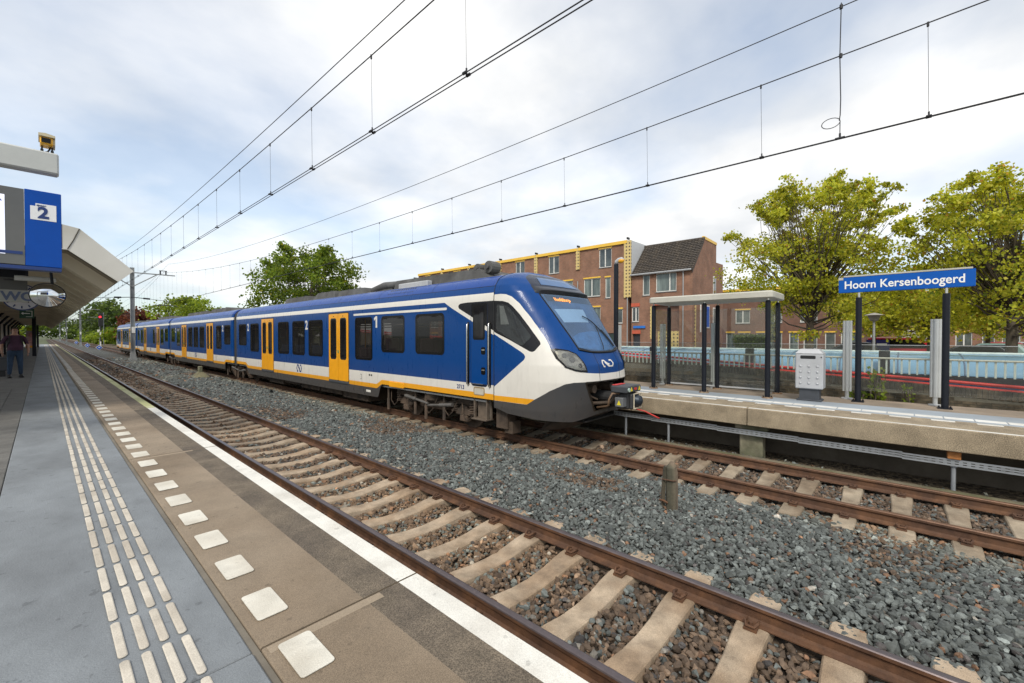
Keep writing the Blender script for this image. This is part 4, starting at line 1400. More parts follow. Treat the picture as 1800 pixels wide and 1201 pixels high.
# ---- bogies
def bogie_parts():
    wheel = MB()
    wheel.tube([(-.065, 0, 0), (-.035, 0, 0), (-.035, 0, 0), (.07, 0, 0)], [.455, .455, .42, .415], 28)
    wheel.tube([(-.075, 0, 0), (-.064, 0, 0)], [.30, .30], 28)
    wheel.tube([(-.13, 0, 0), (-.07, 0, 0)], [.09, .11], 16)
    wme = wheel.mesh('wheel', m_under, smooth=True, ang=40)
    fr = MB()
    for s_ in (-1, 1):
        x = s_ * 1.04
        fr.tube([(x, -1.75, .62), (x, -1.15, .66), (x, -.6, .52), (x, .6, .52), (x, 1.15, .66), (x, 1.75, .62)], .085, 8)
        fr.box(x - .11, x + .11, -.55, .55, .36, .50, c=.02)
    fr.box(-1.0, 1.0, -.3, .3, .45, .72, c=.03)
    for yy in (-1.25, 1.25):
        fr.tube([(-.78, yy, .42), (.78, yy, .42)], .085, 12)
    fme = fr.mesh('bogie_frame', m_under2, smooth=True, ang=40)
    ax = MB()
    ax.tube([(-.07, 0, 0), (.12, 0, 0)], .17, 14); ax.box(-.08, .1, -.30, .30, -.10, .06, c=.02); ax.box(-.08, .09, -.14, .14, -.26, -.1, c=.02)
    ame = ax.mesh('axle_box', m_under2)
    sp_ = MB()
    hx = [(.085 * math.cos(t * .6), .085 * math.sin(t * .6), t * .0058) for t in range(60)]
    sp_.tube(hx, .020, 6); sp_.tube([(0, 0, -.02), (0, 0, .36)], .03, 8); sp_.tube([(0, 0, .34), (0, 0, .37)], .11, 12); sp_.tube([(0, 0, -.02), (0, 0, .01)], .11, 12)
    sme = sp_.mesh('spring', m_under2, smooth=True, ang=40)
    dm = MB()
    dm.tube([(0, -.55, 0), (0, 0.0, .06)], .035, 10); dm.tube([(0, 0, .06), (0, .5, .12)], .052, 10)
    dme = dm.mesh('damper', mat('damper_grey', (.15, .14, .13), .5, metal=.3, var=.3, scale=6), smooth=True, ang=40)
    bag = MB()
    prof = [(.0, 0), (.27, .01), (.30, .06), (.28, .10), (.31, .14), (.29, .19), (.24, .21), (0, .22)]
    bag.tube([(0, 0, z) for r_, z in prof], [max(r_, .01) for r_, z in prof], 20)
    bme = bag.mesh('air_spring', m_under, smooth=True)
    rod = MB()
    rod.tube([(0, 0, -.38), (0, 0, .40)], .03, 8); rod.tube([(0, 0, -.38), (0, 0, -.05)], .045, 8); rod.box(-.05, .05, -.05, .05, .34, .44)
    rme = rod.mesh('vertical_damper', m_under2)
    cab_ = MB()
    cab_.tube([(0, .5, .25), (-.05, .42, -.1), (-.02, .25, -.28), (0, .05, -.1), (-.03, -.1, .1), (0, -.2, .3)], .016, 6)
    cme = cab_.mesh('cable', m_under, smooth=True)
    return wme, fme, ame, sme, dme, bme, rme, cme
wme, fme, ame, sme, dme, bme, rme, cme = bogie_parts()
def bogie(yc, rich=False):
    bo = bpy.data.objects.new('bogie', fme); COL.objects.link(bo); bo.parent = train
    bo.location = (0, yc - 4.6, 0)
    def ch(nm, me, loc, rz=0, sc=1):
        o = bpy.data.objects.new(nm, me); COL.objects.link(o); o.parent = bo; o.location = loc; o.rotation_euler = (0, 0, rz); o.scale = (sc,) * 3
    for s_ in (-1, 1):
        rz = 0 if s_ < 0 else math.pi
        for yy in (-1.25, 1.25):
            ch('wheel', wme, (s_ * .755, yy, .42), rz)
            ch('axle_box', ame, (s_ * 1.06, yy, .42), rz)
            ch('spring', sme, (s_ * 1.10, yy + .33, .42)); ch('spring', sme, (s_ * 1.10, yy - .33, .42))
            ch('vertical_damper', rme, (s_ * 1.24, yy + (.62 if yy < 0 else -.62), .52))
        ch('air_spring', bme, (s_ * 1.0, 0, .56))
        ch('damper', dme, (s_ * 1.28, .55, .50)); ch('damper', dme, (s_ * 1.24, -.45, .44), math.pi)
        if rich and s_ < 0:
            for yy in (-1.75, -1.0, -.2, .75, 1.5):
                ch('cable', cme, (s_ * 1.22, yy, .48), 0, random.uniform(.7, 1.1))
            ch('vertical_damper', rme, (s_ * 1.27, 1.95, .50)); ch('vertical_damper', rme, (s_ * 1.27, .1, .46))
for yc, rich in ((9.35, True), (25.7, True), (42.65, True), (59.98, False), (74.9, False)):
    bogie(yc, rich)
# ladder-like step and sand box by the first bogie, equipment under the floor
b = MB()
b.box(SIDE + .06, SIDE + .12, 7.0, 7.03, .38, .88); b.box(SIDE + .06, SIDE + .12, 7.42, 7.45, .38, .88); b.box(SIDE + .0, SIDE + .24, 6.98, 7.47, .36, .385); b.box(SIDE + .2, SIDE + .24, 7.0, 7.45, .38, .86)
b.build('cab_step', mat('worn_brown_steel', (.16, .125, .095), .6, metal=.2, var=.3, scale=8), train)
b = MB(); b.box(SIDE + .14, SIDE + .46, 6.45, 6.80, .22, .70, c=.02); b.box(SIDE + .2, SIDE + .5, 6.35, 6.6, .12, .4, c=.02)
b.build('sand_box', m_under, train)
for k, (y0, y1) in enumerate(((12.6, 23.3), (28.2, 40.4), (45.0, 57.6), (62.5, 72.3))):
    ys = np.linspace(y0, y1, 7)
    for i in range(6):
        b = MB(); b.box(SIDE + .25, XT + 1.2, ys[i] + .05, ys[i + 1] - .06, random.uniform(.18, .30), .62, c=.02); b.build('underfloor_box', m_under, train)
    b = MB(); b.box(SIDE + .2, XT + 1.24, y0 - .3, y1 + .3, .60, .66); b.build('underfloor_pan', m_under, train)
# ---- gangway bellows
for y0, y1 in ((25.46, 25.96), (42.45, 42.85), (59.75, 60.22)):
    pr = [(1.40, .75), (1.405, 3.1), (1.39, 3.27), (1.35, 3.42), (1.24, 3.56), (1.06, 3.65), (.8, 3.72), (0, 3.77)]
    pr = pr + [(-x, z) for x, z in reversed(pr[:-1])]
    vs, fs = [], []
    nf = 13
    for j in range(nf):
        y = y0 + (y1 - y0) * j / (nf - 1)
        k_ = 1.0 if j % 2 == 0 else .955
        vs += [(XT - x * k_, y, .75 + (z - .75) * (1 if z < 3.2 else (1 - (1 - k_) * .25))) for x, z in pr]
    n = len(pr)
    fs = [(j * n + i, j * n + i + 1, (j + 1) * n + i + 1, (j + 1) * n + i) for j in range(nf - 1) for i in range(n - 1)]
    MB().add(vs, fs).build('gangway_bellows', mat('bellows_grey', (.035, .035, .036), .7, var=.2), train)
# ---- roof equipment
def roof_box(y0, y1, x0, x1, z1, slope0=0, slope1=0, nm='roof_box', m=None):
    b = MB()
    z0 = 3.66
    b.add([(x0, y0, z0), (x1, y0, z0), (x1, y1, z0), (x0, y1, z0), (x0 + .06, y0 + slope0, z1), (x1 - .06, y0 + slope0, z1), (x1 - .06, y1 - slope1, z1), (x0 + .06, y1 - slope1, z1)],
          [(0, 3, 2, 1), (4, 5, 6, 7), (0, 1, 5, 4), (1, 2, 6, 5), (2, 3, 7, 6), (3, 0, 4, 7)])
    o = b.build(nm, m or m_roofg, train)
    for y in np.arange(y0 + slope0 + .3, y1 - slope1 - .2, .8):
        q = MB(); q.box(x0 + .05, x1 - .05, y, y + .04, z1, z1 + .025); q.build('lid_strap', m_roofg, o)
    return o
X0, X1 = XT - .92, XT + .92
rb = roof_box(7.3, 11.6, X0, X1, 3.98, .55, .1)
for y in (7.55, 7.95):
    for z in (4.0,):
        b = MB(); b.tube([(X0 + .12, y, z), (X0 + .42, y, z)], .15 if y < 7.7 else .12, 14); b.tube([(X0 + .05, y, z), (X0 + .12, y, z)], .06, 10); b.build('horn', m_roofg, train)
roof_box(11.7, 12.9, X0 + .1, X1 - .1, 3.93, .35, .25, 'roof_duct')
b = MB(); b.tube([(X0 + .2, 11.3, 3.88), (X0 + .15, 12.3, 3.91), (X0 + .2, 13.1, 3.80)], .11, 12); b.build('cable_duct', m_roofg, train, smooth=True, ang=40)
roof_box(13.3, 15.3, X0, X1, 3.93, .15, .1)
roof_box(15.5, 17.6, X0, X1, 3.97, .1, .55, 'cooling_unit')
roof_box(17.9, 20.4, X0, X1, 3.93, .1, .1)
b = MB(); b.box(X0 - .2, X0 - .02, 9.6, 11.0, 3.66, 3.82, c=.02); b.build('side_lid', m_lgrey, train)
g_ = MB()
for k in range(12):                            # grille on the roof shoulder
    y = 9.95 + k * .11
    g_.add([(XT - 1.345, y, 3.508), (XT - 1.345, y + .05, 3.508), (XT - 1.212, y + .05, 3.640), (XT - 1.212, y, 3.640)], [(0, 1, 2, 3)])
g_.build('roof_grille', m_black, train)
for y0, y1, z in ((29, 33, 3.96), (34, 39.5, 3.93), (45, 51.5, 3.95), (57, 59, 3.9), (62, 67, 3.94), (69, 75, 3.94)):
    roof_box(y0, y1, X0, X1, z, .3, .3)
# pantograph
pg = MB()
py = 54.0
for s_ in (-.35, .35):
    pg.tube([(XT + s_, py - .9, 3.98), (XT + s_ * 1.1, py + .75, 4.62), (XT + s_ * 1.1, py - .45, 5.24)], .03, 8)
pg.tube([(XT - .8, py - .45, 5.27), (XT + .8, py - .45, 5.27)], .028, 8); pg.tube([(XT - .8, py - .15, 5.27), (XT + .8, py - .15, 5.27)], .028, 8)
for s_ in (-1, 1):
    pg.tube([(XT + s_ * .8, py - .45, 5.27), (XT + s_ * 1.0, py - .4, 5.18)], .02, 6); pg.tube([(XT + s_ * .8, py - .15, 5.27), (XT + s_ * 1.0, py - .2, 5.18)], .02, 6)
pg.box(XT - .5, XT + .5, py - 1.1, py + .9, 3.86, 3.92)
for x in (-.45, .45):
    for y in (-1, .8):
        pg.tube([(XT + x, py + y, 3.68), (XT + x, py + y, 3.90)], .06, 10)
pg.build('pantograph', mat('pantograph_steel', (.10, .095, .09), .5, metal=.4), train)
# far cab, seen only along the flank: mirrored copy of the near one
fc = link('cab', cabo.data.copy(), train)
fc.data.transform(Matrix.Translation((0, 2 * 0 + (77.6 + SEAM), 0)) @ Matrix.Diagonal((1, -1, 1, 1)))
fc.data.flip_normals()

# ------------------------------------------------------------------ overhead line
m_wire = mat('wire_dark', (.030, .030, .034), .6, metal=.3, var=.1)
m_mast = mat('mast_galvanised', (.30, .31, .31), .6, metal=.3, var=.2, scale=2, col2=(.23, .235, .235))
YM = [-29.2, 54.8, 138.8, 222.8, 306.8]
def sagged(y, low, a, mid0=12.8):
    k = np.round((np.asarray(y, float) - mid0) / 84.0)
    return low + a * (y - mid0 - 84 * k) ** 2
def wire(name, xf, zf, y0, y1, r, parent, step=2.0):
    ys = np.arange(y0, y1 + .01, step)
    b = MB(); b.tube([(xf(y), y, float(zf(y))) for y in ys], r, 6)
    return b.build(name, m_wire, parent, smooth=True)
for nm, xc_, lowm, am, lowf, af, zc0, offs, lab in (
        ('near', TN, 6.44, .00125, 6.87, .00085, 5.35, (-.028, .028), 'overhead line of contact wires and droppers above the empty near track'),
        ('far', TF, 6.36, .0013, 7.19, .0011, 5.30, (-.018, .018), 'overhead line of contact wires and droppers above the train')):
    root = thing('overhead_line', lab, 'overhead line', (xc_, 0, 5.2))
    cz = (lambda y, z0=zc0: z0 + .0022 * max(0, min(y, 60)) * (1 if z0 < 5.33 else .3))
    mz = lambda y, l=lowm, a=am: sagged(y, l, a)
    fz_ = lambda y, l=lowf, a=af: sagged(y, l, a, 10.0)
    for o_ in offs:
        wire('contact_wire', lambda y, o_=o_: xc_ + o_, cz, -20, 300, .0068, root)
    wire('messenger_wire', lambda y: xc_, mz, -20, 300, .0085, root)
    wire('feeder_wire', lambda y: xc_ + (.02 if nm == 'near' else .0), fz_, -20, 300, .0075, root)
    y_first = 3.79 - 2.115 * 5 if nm == 'near' else 1.915 - 2.05 * 4
    k = 0
    y = y_first
    while y < 190:
        zc_, zm = cz(y), float(mz(y))
        b = MB()
        b.tube([(xc_, y, zc_ + .02), (xc_, y + .02, zm)], .0028 if y < 60 else .004, 4)
        b.tube([(xc_, y, zc_ - .012), (xc_, y, zc_ + .07)], .011, 6)
        for o_ in offs:
            b.tube([(xc_ + o_, y - .03, zc_ + .004), (xc_ + o_, y + .03, zc_ + .004)], .018, 6)
        b.tube([(xc_, y + .02, zm - .05), (xc_, y + .02, zm + .012)], .014, 6)
        b.build('dropper', m_wire, root)
        y += 2.115 if nm == 'near' else 2.02
        k += 1
    if nm == 'far':                            # jumper cable with a loop near the camera
        y = .745
        zc_, zm, zf_ = cz(y), float(mz(y)), float(fz_(y))
        lp = [(xc_, y + .10 * math.sin(t) * 1.0 + .10, zc_ + .24 + .075 * math.cos(t) + .05 * math.sin(t)) for t in np.linspace(-2.2, 3.9, 22)]
        b = MB()
        b.tube([(xc_, y, zf_ + .06), (xc_, y + .01, zm), (xc_, y - .005, zc_ + .6), (xc_ + .01, y, zc_ + .36), (xc_ + .01, y + .01, zc_ + .28)], .007, 6)
        b.tube([(xc_, y + .01, zc_ + .30)] + [(xc_ + .01, y + .115 + .115 * math.cos(t), zc_ + .27 + .075 * math.sin(t) - .35 * .115 * math.cos(t) * .0) for t in np.linspace(math.pi, -math.pi, 24)] + [(xc_, y, zc_ + .22), (xc_, y, zc_ + .03)], .006, 6)
        b.tube([(xc_, y, zf_ - .03), (xc_, y, zf_ + .03)], .022, 8); b.tube([(xc_, y, zm - .03), (xc_, y, zm + .03)], .022, 8)
        b.tube([(xc_, y - .06, zc_ + .01), (xc_, y + .06, zc_ + .01)], .016, 6); b.tube([(xc_, y, zc_), (xc_, y, zc_ + .08)], .014, 6)
        b.build('jumper_cable', m_wire, root)
mlabels = ['grey steel overhead line mast with cantilever arms beside the middle of the train', 'second overhead line mast, beyond the end of the train', 'third overhead line mast down the line, small in the distance', 'farthest overhead line mast near where the tracks vanish']
def mast(y, label, detail=True):
    x = (TN + TF) / 2 + .1
    t = thing('overhead_line_mast', label, 'mast', (x, y, -.3), group='overhead line masts between the tracks')
    b = MB()
    b.add([(x + a * .30, y + c * .22, -.35) for a, c in ((-1, -1), (1, -1), (1, 1), (-1, 1))] + [(x + a * .17, y + c * .15, .75) for a, c in ((-1, -1), (1, -1), (1, 1), (-1, 1))],
          [(0, 1, 5, 4), (1, 2, 6, 5), (2, 3, 7, 6), (3, 0, 4, 7), (4, 5, 6, 7)])
    b.build('base', m_mast, t)
    b = MB()
    for s_ in (-1, 1):
        b.box(x + s_ * .15 - .012, x + s_ * .15 + .012, y - .13, y + .13, -.2, 8.85)
    b.box(x - .14, x + .14, y - .012, y + .012, -.2, 8.85)
    b.build('pole', m_mast, t)
    for s_, tx in ((1, TF), (-1, TN)):
        ex = tx + s_ * .95
        b = MB()
        b.box(min(x, ex), max(x, ex), y - .17, y - .11, 8.30, 8.40)
        b.tube([(x, y - .14, 7.0), (x + s_ * (abs(tx - x) * .78), y - .14, 8.30)], .045, 8)
        b.build('cantilever_arm', m_mast, t)
        b = MB()
        b.tube([(x, y, 6.0), (x + s_ * .9, y, 5.92)], .035, 8); b.tube([(x + s_ * .8, y, 5.93), (x + s_ * 1.3, y, 5.90)], .08, 8); b.tube([(x + s_ * 1.25, y, 5.90), (tx + s_ * .6, y, 5.72)], .022, 6)
        b.tube([(tx + s_ * .6, y, 5.72), (tx, y, 5.42)], .015, 6)
        b.build('registration_arm', m_wire, t)
        b = MB()
        for q in (-.22, .22):
            b.tube([(tx + q, y - .14, 8.40), (tx + q, y - .14, 8.72)], .06, 8)
        b.box(tx - .3, tx + .3, y - .2, y - .08, 8.72, 8.78)
        b.build('insulator', m_wire, t)
    b = MB(); b.box(x - .10, x + .16, y - .17, y - .15, 2.55, 3.15); b.build('number_plate', m_white, t)
for y, l in zip(YM[1:], mlabels):
    mast(y, l)
for k, (x, y, h_) in enumerate(((10.9, 165, 8), (11.2, 250, 8), (-2.5, 250, 8), (11.4, 205, 8))):
    t = thing('line_post', ['plain steel post on the right of the tracks beyond the signal', 'thin far steel post on the right, nearer the vanishing point', 'thin far steel post on the left of the tracks', 'slim steel post right of the tracks among the bushes'][k], 'post', (x, y, -.3))
    b = MB(); b.box(x - .13, x + .13, y - .13, y + .13, -.4, h_); b.build('pole', m_mast, t)
    b = MB(); b.box(x - 2.6 if x > 0 else x, x if x > 0 else x + 2.6, y - .06, y + .06, h_ - .7, h_ - .58); b.build('arm', m_mast, t)

# ------------------------------------------------------------------ line-side objects
m_wood = mat('weathered_wood', (.17, .125, .085), .9, var=.45, scale=9, bump=.8, bscale=30, streak=(1, 1, .16), col2=(.07, .065, .045))
t = thing('timber_post', 'short weathered timber post with rusty strap standing in ballast between the tracks', 'post', (5.98, 2.40, -.15))
b = MB()
ch = .07
px_, py_ = 5.98, 2.40
bl = [(-1, -.6), (-.6, -1), (.6, -1), (1, -.6), (1, .6), (.6, 1), (-.6, 1), (-1, .6)]
vs = []
for z, s_, dx, dy in ((-.35, 1, 0, 0), (.1, 1, 0, 0), (.36, .95, .004, 0), (.46, .85, .0, .01), (.505, .5, .012, .01)):
    vs += [(px_ + a * ch * s_ + dx, py_ + c * ch * s_ + dy + (0.0 if z < .4 else .0), z + (0.015 * a if z > .3 else 0)) for a, c in bl]
fs = [(r * 8 + q, r * 8 + (q + 1) % 8, (r + 1) * 8 + (q + 1) % 8, (r + 1) * 8 + q) for r in range(4) for q in range(8)] + [tuple(range(32, 40))]
b.add(vs, fs); b.build('post', m_wood, t)
b = MB()
vs = []
for z, yy in ((-.16, .112), (.05, .115), (.25, .10), (.40, .085), (.46, .07)):
    vs += [(px_ - .07, py_ + yy, z), (px_ - .035, py_ + yy + .03, z), (px_ + .0, py_ + yy + .01, z), (px_ - .03, py_ + yy - .03, z)]
b.add(vs, [(r * 4 + q, r * 4 + (q + 1) % 4, (r + 1) * 4 + (q + 1) % 4, (r + 1) * 4 + q) for r in range(4) for q in range(4)] + [(16, 17, 18, 19)])
b.build('split_board', m_wood, t)
b = MB(); b.tube([(px_ - .085, py_ + .11, .28), (px_ - .085, py_ - .05, .285), (px_ - .05, py_ - .08, .285)], .009, 6); b.tube([(px_ - .09, py_ + .14, -.02), (px_ - .11, py_ + .07, -.01), (px_ - .08, py_ + .03, -.04)], .016, 6)
b.build('strap', m_rust, t)
t = thing('concrete_marker', 'small mossy pyramid-shaped concrete marker in ballast between the tracks', 'marker', (6.2, 30.3, -.15))
b = MB()
b.add([(5.75, 29.75, -.2), (6.65, 29.75, -.2), (6.65, 30.85, -.2), (5.75, 30.85, -.2), (6.2, 30.3, .32)], [(0, 1, 4), (1, 2, 4), (2, 3, 4), (3, 0, 4)])
b.build('flank', mat('mossy_concrete', (.20, .18, .11), .9, var=.3, scale=3, col2=(.11, .11, .06)), t)
b = MB(); b.box(6.1, 6.3, 30.15, 30.45, -.2, .52, c=.04); b.build('core', m_sup, t)
m_sblue = mat('sign_blue', (.010, .10, .50), .4, var=.06)
for x, y, s_, lab in ((6.0, 93, .42, 'blue diamond ground sign nearest the train, right of two alike'), (5.85, 116, .42, 'blue diamond ground sign in the middle of the row of three'), (6.2, 165, .45, 'farthest and leftmost blue diamond ground sign')):
    t = thing('diamond_sign', lab, 'sign', (x, y, -.15), group='blue diamond signs between the tracks')
    b = MB(); b.prism([(x - s_, .42), (x, .42 - s_), (x + s_, .42), (x, .42 + s_)], lambda a, c, k: (a, y + .02 * k, c)); b.build('rim', m_white, t)
    q = s_ * .82
    b = MB(); b.prism([(x - q, .42), (x, .42 - q), (x + q, .42), (x, .42 + q)], lambda a, c, k: (a, y - .02 + .015 * k, c)); b.build('plate', m_sblue, t)
    b = MB(); b.prism([(x - .12, .36), (x + .12, .36), (x + .12, .42), (x, .55), (x - .12, .42)], lambda a, c, k: (a, y - .035 + .01 * k, c)); b.build('mark', m_white, t)
    b = MB(); b.box(x - .03, x + .03, y + .02, y + .06, -.3, .3); b.build('stake', m_mast, t)
t = thing('railway_signal', 'black railway signal showing red on a black and white banded pole', 'signal', (10.0, 150, -.4))
b = MB(); b.box(9.55, 10.45, 150, 150.3, 4.6, 8.0, c=.1); b.build('signal_head', mat('signal_black', (.010, .010, .011), .6), t)
b = MB(); b.tube([(9.9, 149.98, 7.0), (9.9, 149.9, 7.0)], .22, 16); b.build('red_lamp', emit('signal_red', (1, .02, .03), 3.0), t)
for k in range(4):
    b = MB(); b.tube([(10.0, 150.2, -.4 + k * 1.25), (10.0, 150.2, -.4 + (k + 1) * 1.25)], .14, 10); b.build('pole_band', m_white if k % 2 == 0 else m_black, t)
b = MB(); b.tube([(10.55, 150.3, -.4), (10.55, 150.3, 8.1)], .09, 8); b.build('ladder_pole', m_mast, t)
for x, y, h_, lab in ((10.4, 160, 3.3, 'small white lamp post among bushes left of the signal'), (12.5, 140, 2.2, 'small white number board on a stake right of the signal')):
    t = thing('line_marker', lab, 'marker', (x, y, -.4))
    b = MB(); b.tube([(x, y, -.4), (x, y, h_)], .06, 8); b.build('stake', m_mast, t)
    b = MB(); b.box(x - .4, x + .4, y - .1, y, h_ - .1, h_ + .55, c=.05); b.build('board', m_white, t)

# ------------------------------------------------------------------ far platform furniture
m_post = mat('black_blue_steel', (.010, .012, .018), .45, var=.15, scale=4, spec=.25)
m_cream = mat('cream_grey_panel', (.50, .485, .42), .55, var=.08, scale=2, col2=(.43, .41, .35))
m_rustb = mat('rusty_base', (.22, .13, .07), .85, var=.4, scale=14, col2=(.35, .27, .19))
m_pane = glass('shelter_glass', (.93, .945, .935), .965, spec_col=(.8, .8, .8))
sh = thing('platform_shelter', 'open glass waiting shelter with flat cream roof and black posts on far platform', 'shelter', (12.2, 3.8, ZP))
b = MB()
ry0, ry1, rx0, rx1 = 2.27, 5.32, 11.52, 12.92
ro = rrect(rx1 - rx0, ry1 - ry0, .10, 5, (rx0 + rx1) / 2, (ry0 + ry1) / 2)
ri = rrect(rx1 - rx0 - .06, ry1 - ry0 - .06, .08, 5, (rx0 + rx1) / 2, (ry0 + ry1) / 2)
n = len(ro)
vs = [(x, y, 3.205) for x, y in ri] + [(x, y, 3.225) for x, y in ro] + [(x, y, 3.345) for x, y in ro] + [(x, y, 3.375) for x, y in ri]
b.add(vs, [(r_ * n + i, r_ * n + (i + 1) % n, (r_ + 1) * n + (i + 1) % n, (r_ + 1) * n + i) for r_ in range(3) for i in range(n)] + [tuple(range(n)), tuple(range(3 * n, 4 * n))])
b.build('roof', m_cream, sh, smooth=True, ang=35)
for x in (11.70, 12.78):
    for y in (5.24, 3.86, 2.40):
        b = MB()
        b.tube([(x, y, ZP + .03), (x, y, 3.13)], .058, 14); b.tube([(x, y, 3.13), (x, y, 3.16)], [.058, .03], 14)
        p = b.build('post', m_post, sh, smooth=True, ang=40)
        b = MB(); b.tube([(x, y, 3.15), (x, y, 3.21)], .022, 10); b.build('neck', m_chrome, p)
        b = MB(); b.tube([(x, y, ZP), (x, y, ZP + .03)], .12, 16); b.build('base_plate', m_rustb, p)
        for k in range(4):
            b = MB(); a_ = k * math.pi / 2 + .6; b.tube([(x + .09 * math.cos(a_), y + .09 * math.sin(a_), ZP + .03), (x + .09 * math.cos(a_), y + .09 * math.sin(a_), ZP + .06)], .016, 6); b.build('bolt', m_post, p)
for x0, x1, y0, y1 in ((12.775, 12.785, 2.46, 3.80), (12.775, 12.785, 3.92, 5.18), (11.77, 12.71, 2.395, 2.405), (11.77, 12.71, 5.235, 5.245)):
    b = MB(); b.box(x0, x1, y0, y1, ZP + .10, 3.05); b.build('glass_pane', m_pane, sh)
b = MB(); b.box(12.76, 12.80, 2.46, 3.80, ZP + .06, ZP + .10); b.box(12.76, 12.80, 3.92, 5.18, ZP + .06, ZP + .10); b.build('sill_bar', m_lgrey, sh)

sg = thing('station_sign', 'long blue station name sign with white lettering on two black posts', 'sign', (12.45, 0, ZP))
m_sign = mat('station_blue', (.0, .085, .40), .4, var=.05, spec=.25)
b = MB(); b.box(12.41, 12.49, -1.04, 1.12, 3.285, 3.635, c=.008); b.build('board', m_sign, sg)
b = MB(); b.box(12.405, 12.495, -1.0, 1.03, 3.637, 3.672, c=.004); b.build('top_strip', m_cream, sg)
b = MB(); b.box(12.404, 12.409, 1.035, 1.122, 3.578, 3.637); b.build('corner_tab', m_cream, sg)
lettering('lettering', 'Hoorn Kersenboogerd', .245, (12.405, 1.02, 3.375), FACE_MX, mat('sign_white', (.82, .82, .80), .5, var=.03), sg, offset=.004, width=1.90)
for y in (.755, -.636):
    b = MB(); b.tube([(12.45, y, ZP + .01), (12.45, y, 3.17)], .058, 14); p = b.build('post', m_post, sg, smooth=True, ang=40)
    b = MB(); b.tube([(12.45, y, 3.17), (12.45, y, 3.285)], .022, 10); b.build('neck', m_chrome, p)
    b = MB(); b.box(12.34, 12.56, y - .11, y + .11, ZP, ZP + .022); b.build('base_plate', m_post, p)
    for k in range(4):
        b = MB(); a_ = k * math.pi / 2 + .78; b.tube([(12.45 + .12 * math.cos(a_), y + .12 * math.sin(a_), ZP + .02), (12.45 + .12 * math.cos(a_), y + .12 * math.sin(a_), ZP + .05)], .014, 6); b.build('bolt', m_post, p)

m_alu = mat('aluminium_profile', (.60, .61, .60), .42, metal=.55, var=.07, scale=3)
sc = thing('glass_screen', 'row of ribbed aluminium posts holding low glass panes behind the far platform', 'screen', (12.88, 2, ZP))
ays = [.985 + 1.495 * k for k in range(-3, 5)]
for y in ays:
    b = MB()
    for dy, w_ in ((-.06, .030), (0, .045), (.06, .030)):
        b.tube([(12.88 - (.02 if dy == 0 else 0), y + dy, ZP + .18), (12.88 - (.02 if dy == 0 else 0), y + dy, 2.66)], w_, 10)
    b.box(12.86, 12.90, y - .06, y + .06, ZP + .18, 2.655)
    p = b.build('post', m_alu, sc, smooth=True, ang=40)
    b = MB(); b.tube([(12.88, y, ZP + .02), (12.88, y, ZP + .2)], .04, 12); b.build('foot', m_alu, p)
    b = MB(); b.tube([(12.88, y, ZP), (12.88, y, ZP + .025)], .11, 16); b.build('foot_plate', m_lgrey, p)
for y0, y1 in zip(ays[:-1], ays[1:]):
    b = MB(); b.box(12.885, 12.895, y0 + .09, y1 - .09, ZP + .22, 2.09); b.build('glass_pane', m_pane, sc)
    b = MB(); b.box(12.883, 12.897, y0 + .09, y1 - .09, 2.09, 2.10); b.build('pane_cap', m_lgrey, sc)
rl = thing('railing', 'cream handrail with short white balusters behind the far platform glass', 'railing', (13.0, 2, 1.4))
m_rail = mat('cream_rail', (.60, .57, .48), .5, var=.08)
b = MB(); b.tube([(12.97, y, 1.79) for y in np.arange(-6, 22, 2.0)], .021, 8); b.build('handrail', m_rail, rl, smooth=True)
b = MB(); b.box(-.012, .012, -.016, .016, 0, .335); bal_me = b.mesh('baluster', mat('white_green_steel', (.58, .62, .56), .5, var=.06))
for k in range(150):
    y = -3.3 + k * .128
    if min(abs(y - a) for a in ays) < .07:
        continue
    o = bpy.data.objects.new('baluster', bal_me); COL.objects.link(o); o.parent = rl
    o.location = (0.0, y - 2, .042)

bn = thing('litter_bin', 'light grey metal litter bin with studded front on a dark base', 'bin', (12.0, 1.59, ZP))
m_bin = mat('bin_grey', (.46, .47, .49), .45, metal=.2, var=.08, scale=4)
bx0, bx1, by0, by1 = 11.78, 12.22, 1.325, 1.855
b = MB(); b.box(bx0, bx1, by0, by1, 1.09, 1.90, c=.02); body = b.build('body', m_bin, bn)
b = MB()
vs = [(bx0, by0, 1.90), (bx1, by0, 1.90), (bx1, by1, 1.90), (bx0, by1, 1.90), (bx0 + .06, by0 + .09, 2.0), (bx1 - .06, by0 + .09, 2.0), (bx1 - .06, by1 - .09, 2.0), (bx0 + .06, by1 - .09, 2.0)]
b.add(vs, [(0, 1, 5, 4), (1, 2, 6, 5), (2, 3, 7, 6), (3, 0, 4, 7), (4, 5, 6, 7)]); b.build('hood', m_bin, bn)
b = MB(); b.prism(rrect(.29, .075, .02, 3, 1.61, 1.815), lambda a, c, k: (bx0 - .004 * k, a, c)); b.build('slot', m_black, bn)
for i in range(4):
    for j in range(3):
        y, z = 1.43 + j * .16, 1.22 + i * .13
        b = MB(); b.tube([(bx0, y, z), (bx0 - .012, y, z), (bx0 - .018, y, z)], [.028, .024, .010], 10); b.build('stud', m_bin, body, smooth=True)
b = MB(); b.tube([(bx0, 1.36, 1.82), (bx0 - .01, 1.36, 1.82)], .014, 8); b.build('lock', m_black, bn)
b = MB(); b.box(11.84, 12.16, 1.40, 1.78, ZP + .04, 1.09); b.box(11.80, 12.20, 1.35, 1.83, ZP, ZP + .04, c=.01); b.build('base', mat('bin_base', (.05, .055, .065), .6, var=.2), bn)

